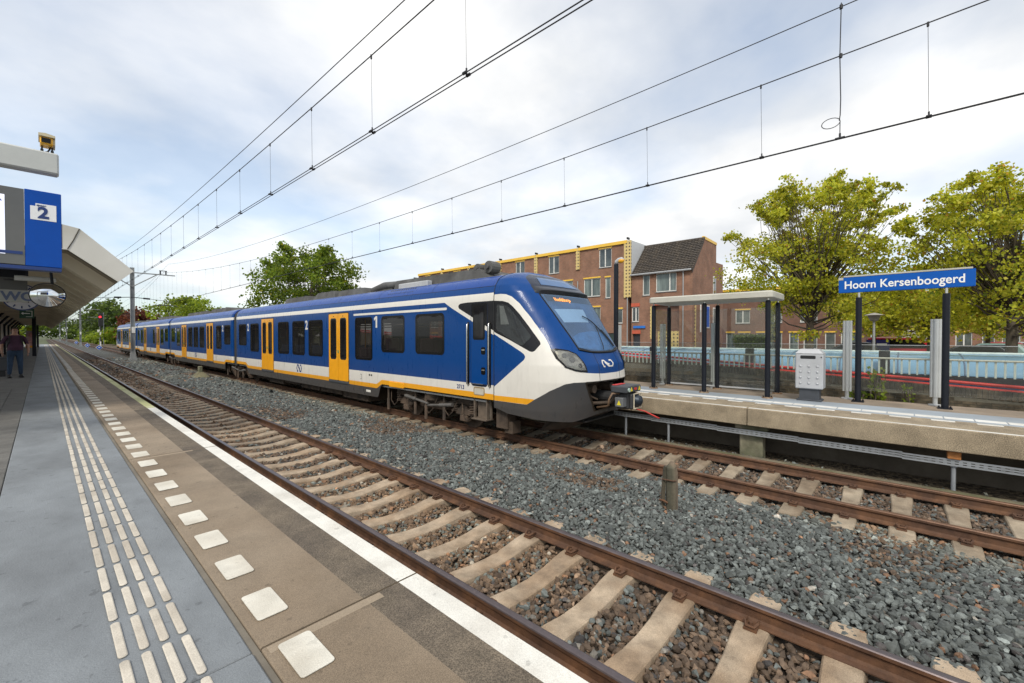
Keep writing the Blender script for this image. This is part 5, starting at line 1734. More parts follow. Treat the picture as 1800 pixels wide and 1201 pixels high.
lp = thing('platform_lamp', 'tall black lamp post with amber lamp head beside the train nose', 'lamp post', (12.6, 6.92, ZP))
b = MB(); b.tube([(12.6, 6.92, ZP), (12.6, 6.92, 4.62)], .075, 14); b.build('pole', m_post, lp, smooth=True, ang=40)
b = MB()
hd = [(12.6, 6.93, 4.62), (12.6, 6.90, 4.70), (12.6, 6.82, 4.75), (12.6, 6.72, 4.765), (12.6, 6.64, 4.74)]
b.tube(hd, [.055, .07, .075, .07, .03], 12); b.build('lamp_housing', m_lgrey, lp, smooth=True)
b = MB(); b.tube([(12.59, 6.84, 4.70), (12.59, 6.79, 4.71), (12.59, 6.70, 4.72), (12.59, 6.63, 4.725)], [.03, .075, .075, .02], 12); b.build('lamp_bowl', mat('amber_bowl', (.80, .38, .02), .25, var=.05), lp, smooth=True)

# brick retaining wall with sloping coping and red pipes
m_mortar = mat('mortar', (.20, .18, .14), .95, var=.2, scale=6)
m_wbrick = mat('old_brown_brick', (.15, .115, .075), .9, var=.55, scale=7, bump=.4, bscale=60, col2=(.06, .052, .04))
bw = thing('ramp_wall', 'low dark brick ramp wall with sloping top behind the far platform', 'wall', (13.55, 3, .3))
def wall_top(y): return 1.13 + .052 * (y + 1.8)
b = MB()
ysn = np.arange(-6, 30, 1.0)
for y in ysn:
    b.add([(13.56, y, -.5), (13.56, y + 1, -.5), (13.56, y + 1, wall_top(y + 1) - .01), (13.56, y, wall_top(y) - .01), (13.8, y, -.5), (13.8, y + 1, -.5), (13.8, y + 1, wall_top(y + 1) - .01), (13.8, y, wall_top(y) - .01)],
          [(0, 1, 2, 3), (4, 7, 6, 5), (3, 2, 6, 7)])
b.build('core', m_mortar, bw)
b = MB()
for r_ in range(7):
    for k in range(118):
        y = -3.2 + k * .215 + (r_ % 2) * .107
        z = .60 + r_ * .0725
        if z + .06 < wall_top(y) - .23:
            b.box(13.548 - random.uniform(0, .006), 13.57, y, y + .203, z, z + .061)
b.build('brick', m_wbrick, bw)['kind'] = 'stuff'
b = MB(); b.box(13.54, 13.82, -.035, .035, -.20, 0, c=.006)
cop_me = b.mesh('coping_brick', m_wbrick)
for k in range(240):
    o = bpy.data.objects.new('coping_brick', cop_me); COL.objects.link(o); o.parent = bw
    y = -3.2 + k * .083
    o.location = (-13.55, y - 3, wall_top(y) - .3 + random.uniform(-.004, .004))
m_red = mat('red_pipe_paint', (.62, .03, .02), .4, var=.15, scale=4)
rp = thing('red_handrail', 'pair of sloping red pipe rails above the brick ramp wall', 'handrail', (13.6, 3, 1.1))
for dz in (.105, .005):
    b = MB(); b.tube([(13.60, y, wall_top(y) + dz) for y in np.arange(-6, 30, 2.0)], .034, 8); b.build('pipe', m_red, rp, smooth=True)
for y in np.arange(-2.5, 26, 3.2):
    b = MB(); b.tube([(13.66, y, wall_top(y) - .2), (13.62, y, wall_top(y) + .1)], .012, 6); b.build('bracket', m_red, rp)

# curved translucent canopy over the ramp
cn = thing('ramp_canopy', 'long low curved blue translucent canopy with black beam beyond the platform', 'canopy', (15.6, 2, -.4))
arc = [(14.62 + 1.55 * math.sin(a) , 1.36 + .50 * math.sin(a) ** .8 if a > 0 else 1.36) for a in np.linspace(0, math.pi / 2, 10)]
arc = [(14.60, 1.36), (14.63, 1.46), (14.70, 1.56), (14.82, 1.65), (15.0, 1.72), (15.25, 1.775), (15.6, 1.81), (16.2, 1.83)]
m_poly = glass('blue_polycarbonate', (.40, .72, 1.0), .14, rough=.15, spec_col=(.8, .9, 1))
m_blk = mat('black_steel', (.010, .010, .012), .5, var=.2)
for k in range(26):
    y0, y1 = -4.6 + k * 1.18, -4.6 + (k + 1) * 1.18 - .03
    b = MB(); b.add([(x, y0, z) for x, z in arc] + [(x, y1, z) for x, z in arc], [(i, i + 1, i + 1 + len(arc), i + len(arc)) for i in range(len(arc) - 1)])
    b.build('sheet', m_poly, cn, smooth=True)
    b = MB(); b.tube([(x - .004, y1 + .015, z + .006) for x, z in arc], .014, 6); b.build('rib', mat('canopy_rib', (.10, .15, .22), .5), cn)
b = MB(); b.box(14.56, 14.68, -5, 26, 1.20, 1.345); b.build('beam', m_blk, cn)
b = MB(); b.tube([(16.2, -5, 1.845), (16.2, 26, 1.845)], .035, 8); b.build('ridge_tube', mat('pale_green_rim', (.55, .62, .58), .5), cn)
b = MB(); b.box(16.6, 16.7, -5, 26, -.6, 1.3); b.build('inner_wall', mat('blue_backing', (.05, .17, .36), .7, var=.25, scale=1.5), cn)
for y in (.36, -2.65, 3.45, 6.5, 9.6, 12.7, 15.8):
    b = MB(); b.box(14.74, 14.92, y - .09, y + .09, -.6, 1.20); b.box(14.42, 14.555, y - .11, y + .11, 1.22, 1.92, c=.01); b.build('column', m_blk, cn)
# chequered board low behind the rails
cb_ = thing('chequered_board', 'black and white chequered strip low behind the red rails', 'board', (14.2, -.9, .9))
for k in range(12):
    b = MB(); b.box(14.18, 14.22, -2.9 + k * .16, -2.9 + (k + 1) * .16 - .004, .97, 1.12); b.build('square', m_blk if k % 2 else mat('pale_square', (.35, .36, .32), .7, var=.3), cb_)

# ------------------------------------------------------------------ vegetation
def leaf_mat(name, trans=.5):
    if name in MATS:
        return MATS[name]
    m = bpy.data.materials.new(name)
    m.use_nodes = True
    t = m.node_tree
    t.nodes.clear()
    o = N(t, 'ShaderNodeOutputMaterial')
    at = N(t, 'ShaderNodeAttribute', attribute_name='lcol')
    df = N(t, 'ShaderNodeBsdfPrincipled')
    df.inputs['Roughness'].default_value = .55
    df.inputs['Specular IOR Level'].default_value = .25
    tl = N(t, 'ShaderNodeBsdfTranslucent')
    mx_ = N(t, 'ShaderNodeMixShader')
    mx_.inputs[0].default_value = trans
    t.links.new(at.outputs['Color'], df.inputs['Base Color'])
    br = N(t, 'ShaderNodeVectorMath', operation='MULTIPLY')
    br.inputs[1].default_value = (1.25, 1.2, .6)
    t.links.new(at.outputs['Color'], br.inputs[0])
    t.links.new(br.outputs[0], tl.inputs[0])
    t.links.new(df.outputs[0], mx_.inputs[1])
    t.links.new(tl.outputs[0], mx_.inputs[2])
    t.links.new(mx_.outputs[0], o.inputs[0])
    MATS[name] = m
    return m
def leaf_mesh(name, P, size, cols, r_, droop=.3):
    """one bent kite per leaf"""
    n = len(P)
    d = r_.normal(size=(n, 3)); d[:, 2] -= droop
    d /= np.linalg.norm(d, axis=1, keepdims=True)
    e = r_.normal(size=(n, 3)); e[:, 2] *= .5
    s_ = np.cross(d, e); s_ /= np.linalg.norm(s_, axis=1, keepdims=True) + 1e-9
    nn = np.cross(d, s_)
    L = (size * r_.uniform(.65, 1.3, n))[:, None]
    V = np.stack([P - d * L * .5, P + s_ * L * .46 - d * L * .05 + nn * L * .12, P + d * L * .5, P - s_ * L * .46 - d * L * .05 + nn * L * .12], 1).reshape(-1, 3)
    i = np.arange(n) * 4
    F_ = np.stack([i, i + 1, i + 2, i, i + 2, i + 3], 1).reshape(-1, 3)
    me = bpy.data.meshes.new(name)
    me.vertices.add(len(V)); me.vertices.foreach_set('co', V.astype(np.float32).ravel())
    me.loops.add(len(F_) * 3); me.loops.foreach_set('vertex_index', F_.astype(np.int32).ravel())
    me.polygons.add(len(F_)); me.polygons.foreach_set('loop_start', (np.arange(len(F_)) * 3).astype(np.int32))
    me.polygons.foreach_set('loop_total', np.full(len(F_), 3, np.int32))
    a = me.attributes.new('lcol', 'FLOAT_COLOR', 'POINT')
    c4 = np.concatenate([np.repeat(cols, 4, 0), np.ones((n * 4, 1))], 1)
    a.data.foreach_set('color', c4.astype(np.float32).ravel())
    me.update(calc_edges=True)
    me.validate()
    return me
m_bark = mat('bark', (.075, .058, .042), .9, var=.4, scale=6, bump=.6, bscale=30, col2=(.14, .115, .08))
PAL = {
    'plane': [((.53, .52, .045), .46), ((.36, .40, .04), .29), ((.64, .57, .08), .16), ((.15, .20, .03), .09), ((.46, .24, .04), .02)],
    'green': [((.15, .22, .028), .5), ((.23, .29, .035), .3), ((.08, .13, .02), .18), ((.30, .27, .03), .02)],
    'dark': [((.075, .12, .028), .5), ((.12, .17, .034), .35), ((.045, .07, .018), .15)],
    'light': [((.23, .31, .035), .5), ((.32, .38, .05), .3), ((.14, .20, .03), .2)],
    'copper': [((.14, .045, .032), .5), ((.20, .075, .045), .3), ((.08, .03, .025), .2)]}
def tree(label, x, y, z0, ztop, zlow, rx, ry, nclump, nleaf, size, pal, seed, sprigs=0, trunk_r=.16, group=None, name='tree', stems=True, lumpy=.35, cr=.55):
    r_ = np.random.default_rng(seed)
    t = thing(name, label, 'tree', (x, y, z0), group=group)
    zc, rz = (ztop + zlow) / 2, (ztop - zlow) / 2
    d = r_.normal(size=(nclump, 3))
    d /= np.linalg.norm(d, axis=1, keepdims=True)
    rad = r_.uniform(.30, 1.0, nclump) ** .55
    lump = 1 + lumpy * (np.sin(d[:, 0] * 4 + seed) * np.cos(d[:, 1] * 3.3 + seed * 2) + .6 * np.sin(d[:, 2] * 5 + seed * 3))
    rad = rad * np.clip(lump, .55, 1.15)
    taper = np.where(d[:, 2] > 0, 1 - .25 * d[:, 2], 1.0)
    Cn = np.stack([x + d[:, 0] * rx * rad * taper, y + d[:, 1] * ry * rad * taper, zc + d[:, 2] * rz * rad], 1)
    if sprigs:
        for k in range(sprigs):
            a = r_.uniform(0, 6.28); el = r_.uniform(.25, 1.35)
            q = np.array([math.cos(a) * math.cos(el) * rx, math.sin(a) * math.cos(el) * ry, math.sin(el) * rz])
            for f_ in (.92, 1.02, 1.12):
                Cn = np.concatenate([Cn, (np.array([[x, y, zc]]) + q * f_ + r_.normal(size=3) * .12)])
    nc = len(Cn)
    w_ = r_.integers(0, nc, nleaf)
    crad = r_.uniform(.6, 1.2, nc) * cr
    crad[nclump:] *= .55
    off = r_.normal(size=(nleaf, 3)) * np.array([.55, .55, .38])
    P = Cn[w_] + off * crad[w_][:, None]
    P[:, 2] = np.maximum(P[:, 2], zlow - .3)
    pr = PAL[pal]
    idx = r_.choice(len(pr), nleaf, p=np.array([q[1] for q in pr]) / sum(q[1] for q in pr))
    cols = np.array([q[0] for q in pr])[idx]
    tone = r_.uniform(.7, 1.25, nc)[w_] * r_.uniform(.75, 1.25, nleaf)
    cols = np.clip(cols * tone[:, None], .004, .6)
    me = leaf_mesh('crown', P, size, cols, r_)
    me.materials.append(leaf_mat('leaf_' + pal))
    link('crown', me, t)
    b = MB()
    zt = zlow + (ztop - zlow) * .55
    pts = [(x, y, z0 - .1), (x + .04, y + .03, z0 + .5), (x - .03, y, (z0 + zt) / 2), (x + .05, y - .04, zt), (x + .02, y + .02, ztop - (ztop - zlow) * .18)]
    b.tube(pts, [trunk_r * 1.25, trunk_r, trunk_r * .85, trunk_r * .5, trunk_r * .12], 9)
    tk = b.build('trunk', m_bark, t, smooth=True)
    if stems:
        sel = r_.permutation(nc)[:min(nc, 60)]
        if sprigs:
            sel = np.concatenate([sel, np.arange(nclump, nc)])
        b = MB()
        for k in sel:
            p = Cn[k]
            hz = min(max(z0 + 1.3 + (p[2] - z0) * .28, zlow - .3), ztop - .6)
            s0 = Vector((x, y, hz))
            e_ = Vector(p)
            mid = s0.lerp(e_, .55) + Vector((r_.normal() * .22, r_.normal() * .22, -.10 + r_.normal() * .12))
            b.tube([s0, s0.lerp(mid, .5) + Vector((r_.normal() * .08, r_.normal() * .08, -.04)), mid, mid.lerp(e_, .55) + Vector((r_.normal() * .07, r_.normal() * .07, .05)), e_], [trunk_r * .26, trunk_r * .17, trunk_r * .10, trunk_r * .06, .005], 5, cap=False)
        b.build('branches', m_bark, t, smooth=True)
    return t
PZ = .3
tree('broad yellow-green plane tree standing left of the station sign', 20.6, 2.75, PZ, 8.0, 2.1, 2.9, 2.95, 250, 36000, .092, 'plane', 5, sprigs=60, trunk_r=.15, cr=.36, lumpy=.62)
tree('yellow-green plane tree at the right edge behind the station sign', 20.8, -2.55, PZ, 7.3, 2.35, 2.8, 2.7, 240, 34000, .092, 'plane', 12, sprigs=55, trunk_r=.15, cr=.36, lumpy=.62)
for k, (x, y, zt, s_, lab) in enumerate(((30, -1.0, 6.2, 21, 'shadowed plane tree over the parked cars, behind the gap between the front two'), (33, -4.6, 6.6, 22, 'plane tree in the car park behind the right-hand tree'), (41, 1.6, 6.0, 23, 'far plane tree by the terrace, behind the left plane tree'), (46, -4.5, 7.0, 24, 'farthest car park tree at the right edge'))):
    tree(lab, x, y, PZ, zt, 2.3, 3.0, 2.9, 70, 11000, .15, 'plane', s_, trunk_r=.14, cr=.75)
tree('leafy green tree rising behind the second carriage roof', 17.5, 42.2, -.3, 10.6, 2.0, 4.6, 5.2, 130, 20000, .22, 'green', 31, sprigs=10, trunk_r=.25, cr=.95)
tree('low spreading green tree behind the pantograph', 15.5, 86, -.3, 8.3, 2.5, 4.5, 6.8, 90, 9000, .32, 'light', 33, sprigs=5, trunk_r=.25, cr=1.1)
tree('copper-red tree behind the far end of the train', 15.0, 128, -.3, 7.9, 1.0, 4.0, 7.5, 80, 4200, .5, 'copper', 35, cr=1.3)
tree('tall dark green tree left of the overhead mast beyond the train', 15.5, 205, -.3, 14.2, 1.0, 6.0, 16, 110, 5000, .85, 'dark', 37, cr=2.0, trunk_r=.4, stems=False)
for k, (x, y, zt, ry, pal, lab) in enumerate(((14.5, 112, 3.6, 7, 'light', 'bright green shrub right beyond the end of the train'), (15, 150, 5.0, 9, 'green', 'mid green bushy tree behind the signal'),
        (13.6, 178, 3.2, 9, 'light', 'low pale green bush left of the signal'), (16, 262, 12, 20, 'dark', 'dark tree on the right before the tracks vanish'), (14, 240, 4.5, 14, 'green', 'green thicket at the right of the tracks below the dark trees'),
        (17, 340, 13, 30, 'dark', 'far dark tree mass right of the vanishing point'), (-14, 330, 14, 40, 'dark', 'far dark tree mass left of the vanishing point'), (-11, 190, 9, 18, 'green', 'green tree left of the tracks beyond the platform canopy'),
        (-7, 140, 5, 10, 'light', 'pale green bush beyond the end of the near platform'), (4, 470, 15, 30, 'dark', 'distant trees closing off the tracks at the vanishing point'))):
    tree(lab, x, y, -.4, zt, 0, 4.0 if abs(x) > 5 else 30, ry, 70, 3200, .28 + y * .0028, pal, 50 + k, cr=.5 + y * .006, stems=False)
def bush(name, label, cat, x0, x1, y0, y1, z0, z1, n_, size, pal, seed):
    r_ = np.random.default_rng(seed)
    P = np.stack([r_.uniform(x0, x1, n_), r_.uniform(y0, y1, n_), z0 + (z1 - z0) * r_.uniform(0, 1, n_)], 1)
    pr = PAL[pal]
    idx = r_.choice(len(pr), n_, p=np.array([q[1] for q in pr]) / sum(q[1] for q in pr))
    cols = np.array([q[0] for q in pr])[idx] * r_.uniform(.6, 1.3, n_)[:, None]
    t = thing(name, label, cat, ((x0 + x1) / 2, (y0 + y1) / 2, z0))
    me = leaf_mesh('leaves', P, size, cols, r_)
    me.materials.append(leaf_mat('leaf_' + pal))
    link('leaves', me, t)
    b = MB()
    for k in range(10):
        x, y = x0 + (x1 - x0) * r_.uniform(.2, .8), y0 + (y1 - y0) * r_.uniform(.2, .8)
        b.tube([(x, y, z0), (x + r_.normal() * .05, y + r_.normal() * .05, z0 + (z1 - z0) * .8)], .015, 5)
    b.build('stems', m_bark, t)
bush('hedge', 'clipped dark green hedge in front of the brick terrace, seen through the shelter', 'hedge', 33.2, 34.4, 6.3, 9.0, PZ, 2.35, 5200, .16, 'dark', 71)
bush('weed_plant', 'tall leafy weed by the brick ramp wall below the left sign post', 'plant', 13.1, 13.4, .30, .62, .62, 1.55, 150, .085, 'light', 72)
bush('weed_plant', 'smaller bright weed growing between the two sign posts', 'plant', 13.1, 13.35, -.18, .0, .62, 1.22, 90, .075, 'light', 73)
bush('weed_plant', 'low weed at the wall foot left of the left sign post', 'plant', 13.1, 13.4, .62, .95, .62, .98, 80, .08, 'green', 74)

# ------------------------------------------------------------------ houses
def brick_mat(name, c1, c2, mortar):
    m = bpy.data.materials.new(name)
    m.use_nodes = True
    t = m.node_tree
    p = t.nodes['Principled BSDF']
    p.inputs['Roughness'].default_value = .9
    g = N(t, 'ShaderNodeNewGeometry')
    s_ = N(t, 'ShaderNodeSeparateXYZ')
    t.links.new(g.outputs['Position'], s_.inputs[0])
    ad = N(t, 'ShaderNodeMath', operation='ADD')
    t.links.new(s_.outputs[0], ad.inputs[0]); t.links.new(s_.outputs[1], ad.inputs[1])
    cb2 = N(t, 'ShaderNodeCombineXYZ')
    t.links.new(ad.outputs[0], cb2.inputs[0]); t.links.new(s_.outputs[2], cb2.inputs[1])
    br = N(t, 'ShaderNodeTexBrick')
    br.inputs['Color1'].default_value = (*c1, 1); br.inputs['Color2'].default_value = (*c2, 1); br.inputs['Mortar'].default_value = (*mortar, 1)
    br.inputs['Scale'].default_value = 1
    br.inputs['Brick Width'].default_value = .22; br.inputs['Row Height'].default_value = .065; br.inputs['Mortar Size'].default_value = .010
    t.links.new(cb2.outputs[0], br.inputs['Vector'])
    nz = N(t, 'ShaderNodeTexNoise'); nz.inputs['Scale'].default_value = .9; nz.inputs['Detail'].default_value = 8; nz.inputs['Roughness'].default_value = .7
    t.links.new(g.outputs['Position'], nz.inputs[0])
    mr = N(t, 'ShaderNodeMapRange'); mr.inputs[1].default_value, mr.inputs[2].default_value, mr.inputs[3].default_value, mr.inputs[4].default_value = .3, .7, .68, 1.25
    t.links.new(nz.outputs[0], mr.inputs[0])
    mu = N(t, 'ShaderNodeVectorMath', operation='SCALE')
    t.links.new(br.outputs[0], mu.inputs[0]); t.links.new(mr.outputs[0], mu.inputs['Scale'])
    t.links.new(mu.outputs[0], p.inputs['Base Color'])
    return m
m_brk = brick_mat('red_brown_brick', (.29, .125, .072), (.22, .095, .058), (.25, .19, .14))
m_brk2 = brick_mat('dark_red_brick', (.20, .085, .055), (.15, .065, .045), (.18, .14, .11))
def tiles_mat():
    m = mat('yellow_checker_tile', (.62, .47, .19), .4, var=.12, scale=3)
    t = m.node_tree
    p = t.nodes['Principled BSDF']
    src = p.inputs['Base Color'].links[0].from_socket
    g = N(t, 'ShaderNodeNewGeometry')
    s_ = N(t, 'ShaderNodeSeparateXYZ'); t.links.new(g.outputs['Position'], s_.inputs[0])
    ad = N(t, 'ShaderNodeMath', operation='ADD'); t.links.new(s_.outputs[0], ad.inputs[0]); t.links.new(s_.outputs[1], ad.inputs[1])
    def cell(sock):
        q = N(t, 'ShaderNodeMath', operation='MULTIPLY'); t.links.new(sock, q.inputs[0]); q.inputs[1].default_value = 3.1
        f_ = N(t, 'ShaderNodeMath', operation='FRACT'); t.links.new(q.outputs[0], f_.inputs[0])
        a = N(t, 'ShaderNodeMath', operation='SUBTRACT'); t.links.new(f_.outputs[0], a.inputs[0]); a.inputs[1].default_value = .5
        b_ = N(t, 'ShaderNodeMath', operation='ABSOLUTE'); t.links.new(a.outputs[0], b_.inputs[0])
        return b_.outputs[0]
    u_, v_ = cell(ad.outputs[0]), cell(s_.outputs[2])
    sm_ = N(t, 'ShaderNodeMath', operation='ADD'); t.links.new(u_, sm_.inputs[0]); t.links.new(v_, sm_.inputs[1])
    lt = N(t, 'ShaderNodeMath', operation='LESS_THAN'); t.links.new(sm_.outputs[0], lt.inputs[0]); lt.inputs[1].default_value = .30
    mx_ = N(t, 'ShaderNodeMix', data_type='RGBA')
    t.links.new(lt.outputs[0], mx_.inputs[0]); t.links.new(src, mx_.inputs[6]); mx_.inputs[7].default_value = (.06, .045, .04, 1)
    t.links.new(mx_.outputs[2], p.inputs['Base Color'])
    return m
m_check = tiles_mat()
m_ytrim = mat('yellow_trim', (.80, .50, .06), .45, var=.08, scale=1)
m_frame = mat('white_window_frame', (.72, .71, .67), .5, var=.04)
m_hglass = mat('house_glass', (.045, .055, .06), .06, var=.4, scale=.8, spec=.6, col2=(.14, .16, .15))
m_curt = mat('net_curtain', (.30, .33, .31), .9, var=.25, scale=2, streak=(1, 6, .3))
m_orl = mat('orange_lintel', (.50, .10, .05), .6, var=.1)
m_pipe = mat('zinc_pipe', (.33, .34, .35), .5, var=.1)
def facade(x, y0, y1, z0, z1, ops, m, parent, thick=.28):
    """wall with real openings: the cells outside the openings"""
    ys = sorted({y0, y1, *[q for o in ops for q in o[:2]]})
    zs = sorted({z0, z1, *[q for o in ops for q in o[2:4]]})
    b = MB()
    for a, c in zip(ys[:-1], ys[1:]):
        run = None
        for d, e in zip(zs[:-1], zs[1:]):
            hole = any(o[0] <= (a + c) / 2 <= o[1] and o[2] <= (d + e) / 2 <= o[3] for o in ops)
            if hole:
                if run: b.box(x, x + thick, a, c, *run); run = None
            else:
                run = (run[0], e) if run else (d, e)
        if run: b.box(x, x + thick, a, c, *run)
    return b.build('wall', m, parent)
def hwindow(x, y0, y1, z0, z1, parent, split=None, curtain=True, trim=None, sill=True):
    b = MB()
    f_ = .07
    xi = x + .07
    b.box(xi, xi + .08, y0, y1, z0, z0 + f_); b.box(xi, xi + .08, y0, y1, z1 - f_, z1)
    b.box(xi, xi + .08, y0, y0 + f_, z0 + f_, z1 - f_); b.box(xi, xi + .08, y1 - f_, y1, z0 + f_, z1 - f_)
    if split:
        ym = y0 + (y1 - y0) * split
        b.box(xi - .004, xi + .078, ym - .05, ym + .05, z0 + f_, z1 - f_)
    w_ = b.build('window', m_frame, parent)
    b = MB(); b.box(xi + .04, xi + .05, y0 + f_, y1 - f_, z0 + f_, z1 - f_); b.build('pane', m_hglass if not curtain else mat('curtained_pane', (.17, .21, .20), .10, var=.35, scale=1.2, spec=.5, streak=(1, 3, .4), col2=(.07, .09, .09)), w_)
    if trim:
        b = MB(); b.box(x - .04, x + .05, y0 - .05, y1 + .05, z1, z1 + .13); b.build('lintel', trim, parent)
    if sill:
        b = MB(); b.box(x - .06, x + .12, y0 - .03, y1 + .03, z0 - .06, z0); b.build('sill', mat('grey_sill', (.2, .2, .2), .7), parent)
HX = 38.0
W = 5.665
hl = ['brick row house with yellow cornice directly left of the tiled-roof house', 'brick row house with yellow cornice, second left of the tiled-roof house', 'brick row house with yellow cornice, third from the tiled-roof house', 'brick row house with yellow cornice, fourth from the tiled-roof house, over the train roof', 'brick row house, fifth from the tiled-roof house, top only visible', 'brick row house at the far left end of the terrace']
for k in range(6):
    ya = 19.62 + W * k
    t = thing('row_house', hl[k], 'house', (HX, ya + W / 2, PZ), group='brick row houses with yellow cornices')
    def yy(a, c):
        return (ya + a, ya + c) if k % 2 == 0 else (ya + W - c, ya + W - a)
    ops = [(*yy(1.76, 3.18), 9.12, 10.98), (*yy(3.03, 4.98), 6.3, 8.15), (*yy(1.88, 2.46), 6.05, 8.1), (*yy(3.0, 4.7), 3.45, 5.2), (*yy(.55, 1.25), 3.5, 4.9), (*yy(1.2, 2.2), PZ, 2.55), (*yy(3.1, 4.6), 1.2, 2.6)]
    facade(HX, ya, ya + W, PZ, 11.16, ops, m_brk, t)
    for i, o in enumerate(ops):
        if i == 5:
            b = MB(); b.box(HX + .1, HX + .16, o[0], o[1], o[2], o[3]); b.build('door', mat('dark_green_door', (.03, .05, .045), .5), t)
            continue
        hwindow(HX, *o, t, split=.52 if i in (0, 1, 3, 6) else None, curtain=i in (1, 2, 3), trim=m_ytrim)
    b = MB(); b.box(HX - .16, HX + .3, ya + .06, ya + W - .06, 11.162, 11.46); b.build('cornice', m_ytrim, t)
    b = MB(); b.box(HX + .285, HX + 8.5, ya + .01, ya + W - .01, PZ, 11.40); b.build('rear_block', m_brk2, t)
    b = MB(); b.box(HX - .14, HX + .0, ya - .22 if k else ya - .36, ya + .22 if k else ya + .36, 9.2 if k else 5.95, 11.40); b.build('checker_pilaster', m_check, t)
    b = MB(); b.box(HX - .2, HX + .25, ya - .055, ya + .055, 11.525, 11.72); b.build('firebreak_cap', m_blk, t)
    b = MB(); b.tube([(HX - .09, ya + .0, PZ), (HX - .09, ya, 8.0 if k else 5.9)], .05, 8); b.build('downpipe', m_pipe, t)
t = thing('gable_house', 'brick house with steep dark tiled roof and brick gable end facing the trees', 'house', (HX, 16.5, PZ))
ga, gb = 13.76, 19.24
ops = [(17.42, 18.12, 6.05, 8.0), (14.94, 16.83, 6.28, 7.98), (18.48, 19.2, 3.62, 5.02), (14.7, 17.0, 2.75, 5.05), (18.35, 19.1, PZ, 2.45)]
facade(HX, ga, gb, PZ, 8.18, ops, m_brk, t)
for i, o in enumerate(ops[:4]):
    hwindow(HX + (.0 if i < 3 else .3), *o, t, split=(None, .33, .45, .40)[i], curtain=i != 2, sill=i < 3)
b = MB(); b.box(HX + .18, HX + .24, 18.35, 19.1, PZ, 2.45); b.build('door', mat('dark_door', (.03, .03, .035), .5), t)
for y0, y1, z in ((18.4, 19.25, 5.05), (14.6, 17.1, 5.08), (18.3, 19.15, 2.48)):
    b = MB(); b.box(HX - .05, HX + .1, y0, y1, z, z + .32); b.build('orange_lintel', m_orl, t)
b = MB(); b.box(HX - .06, HX + .0, 14.7, 16.6, PZ, 2.70); b.build('checker_panel', m_check, t)
b = MB(); b.box(HX - .06, HX + .0, 17.0, 17.35, 2.0, 5.0); b.build('checker_panel', m_check, t)
gp = [(HX, PZ), (HX, 8.18), (40.8, 11.12), (44.3, 11.06), (44.3, 9.4), (46.4, 9.45), (46.4, PZ)]
b = MB(); b.prism(gp, lambda a, c, k: (a, ga - .22 * k + .0, c)); b.build('gable_wall', m_brk, t)
b = MB(); b.prism([(40.75, 11.13), (44.35, 11.07), (44.35, 11.32), (40.75, 11.38)], lambda a, c, k: (a, ga - .26 + .2 * k, c)); b.build('gable_trim', m_ytrim, t)
b = MB(); b.box(HX + .285, 46.3, ga + .005, gb - .005, PZ, 8.1); b.build('rear_block', m_brk2, t)
for x, z0, z1 in ((43.4, 6.0, 8.0), (43.4, 2.9, 5.0)):
    b = MB(); b.box(x, x + .8, ga - .25, ga - .221, z0, z1); w_ = b.build('window', m_frame, t)
    b = MB(); b.box(x + .1, x + .7, ga - .26, ga - .251, z0 + .1, z1 - .1); b.build('pane', m_hglass, w_)
b = MB(); b.box(39.9, 40.15, ga - .25, ga - .221, 2.6, 5.2); b.build('slit_window', m_frame, t)
b = MB(); b.box(41.2, 42.4, ga - .25, ga - .221, 3.0, 5.1); w_ = b.build('window', m_frame, t)
b = MB(); b.box(41.3, 42.3, ga - .26, ga - .251, 3.1, 5.0); b.build('blue_poster', m_sblue, w_)
b = MB(); b.box(38.55, 38.85, ga - .25, ga - .221, PZ, 5.1); b.build('checker_strip', m_check, t)
# tiled roof: overlapping courses
m_rtile = mat('dark_roof_tile', (.060, .050, .042), .75, var=.45, scale=5, bump=.3, bscale=12, col2=(.085, .068, .052))
b = MB()
nrow = 17
y0r, y1r = ga - .28, gb + .0
wv = np.arange(y0r, y1r, .1)
for r_ in range(nrow):
    xa, za = HX - .22 + (3.02) * r_ / nrow, 7.98 + 3.18 * r_ / nrow
    xb, zb_ = HX - .22 + 3.02 * (r_ + 1) / nrow, 7.98 + 3.18 * (r_ + 1) / nrow
    n = len(wv)
    h_ = .035 * (np.sin(wv * 2 * math.pi / .3) * .5 + .5)
    vs = [(xa - .06 - h, y, za + .05 + h) for y, h in zip(wv, h_)] + [(xb - .0 - h, y, zb_ + .0 + h) for y, h in zip(wv, h_)] + [(xa - .02, y, za - .01) for y in wv]
    b.add(vs, [(i, i + 1, n + i + 1, n + i) for i in range(n - 1)] + [(2 * n + i, 2 * n + i + 1, i + 1, i) for i in range(n - 1)])
rf = b.build('roof', m_rtile, t)
b = MB(); b.tube([(40.8, y0r, 11.19), (40.8, y1r, 11.19)], .12, 8); b.build('ridge', m_rtile, rf)
b = MB(); b.prism([(HX - .2, 7.93), (40.8, 11.10), (40.8, 10.9), (HX - .1, 7.8)], lambda a, c, k: (a, y0r + .02 + .02 * k, c)); b.build('verge', m_rtile, rf)
b = MB(); b.add([(HX + .0, ga + .05, 8.0), (HX, gb - .05, 8.0), (40.75, gb - .05, 11.0), (40.75, ga + .05, 11.0), (44.2, ga + .05, 11.0), (44.2, gb - .05, 11.0)], [(0, 1, 2, 3), (3, 2, 5, 4)]); b.build('roof_deck', m_rtile, t)
b = MB(); b.tube([(HX - .28, ga - .2, 8.02), (HX - .28, gb, 8.02)], .09, 8); b.build('gutter', m_pipe, t)
b = MB(); b.tube([(HX - .12, 14.3, PZ), (HX - .12, 14.3, 8.0)], .05, 8); b.build('downpipe', m_pipe, t)
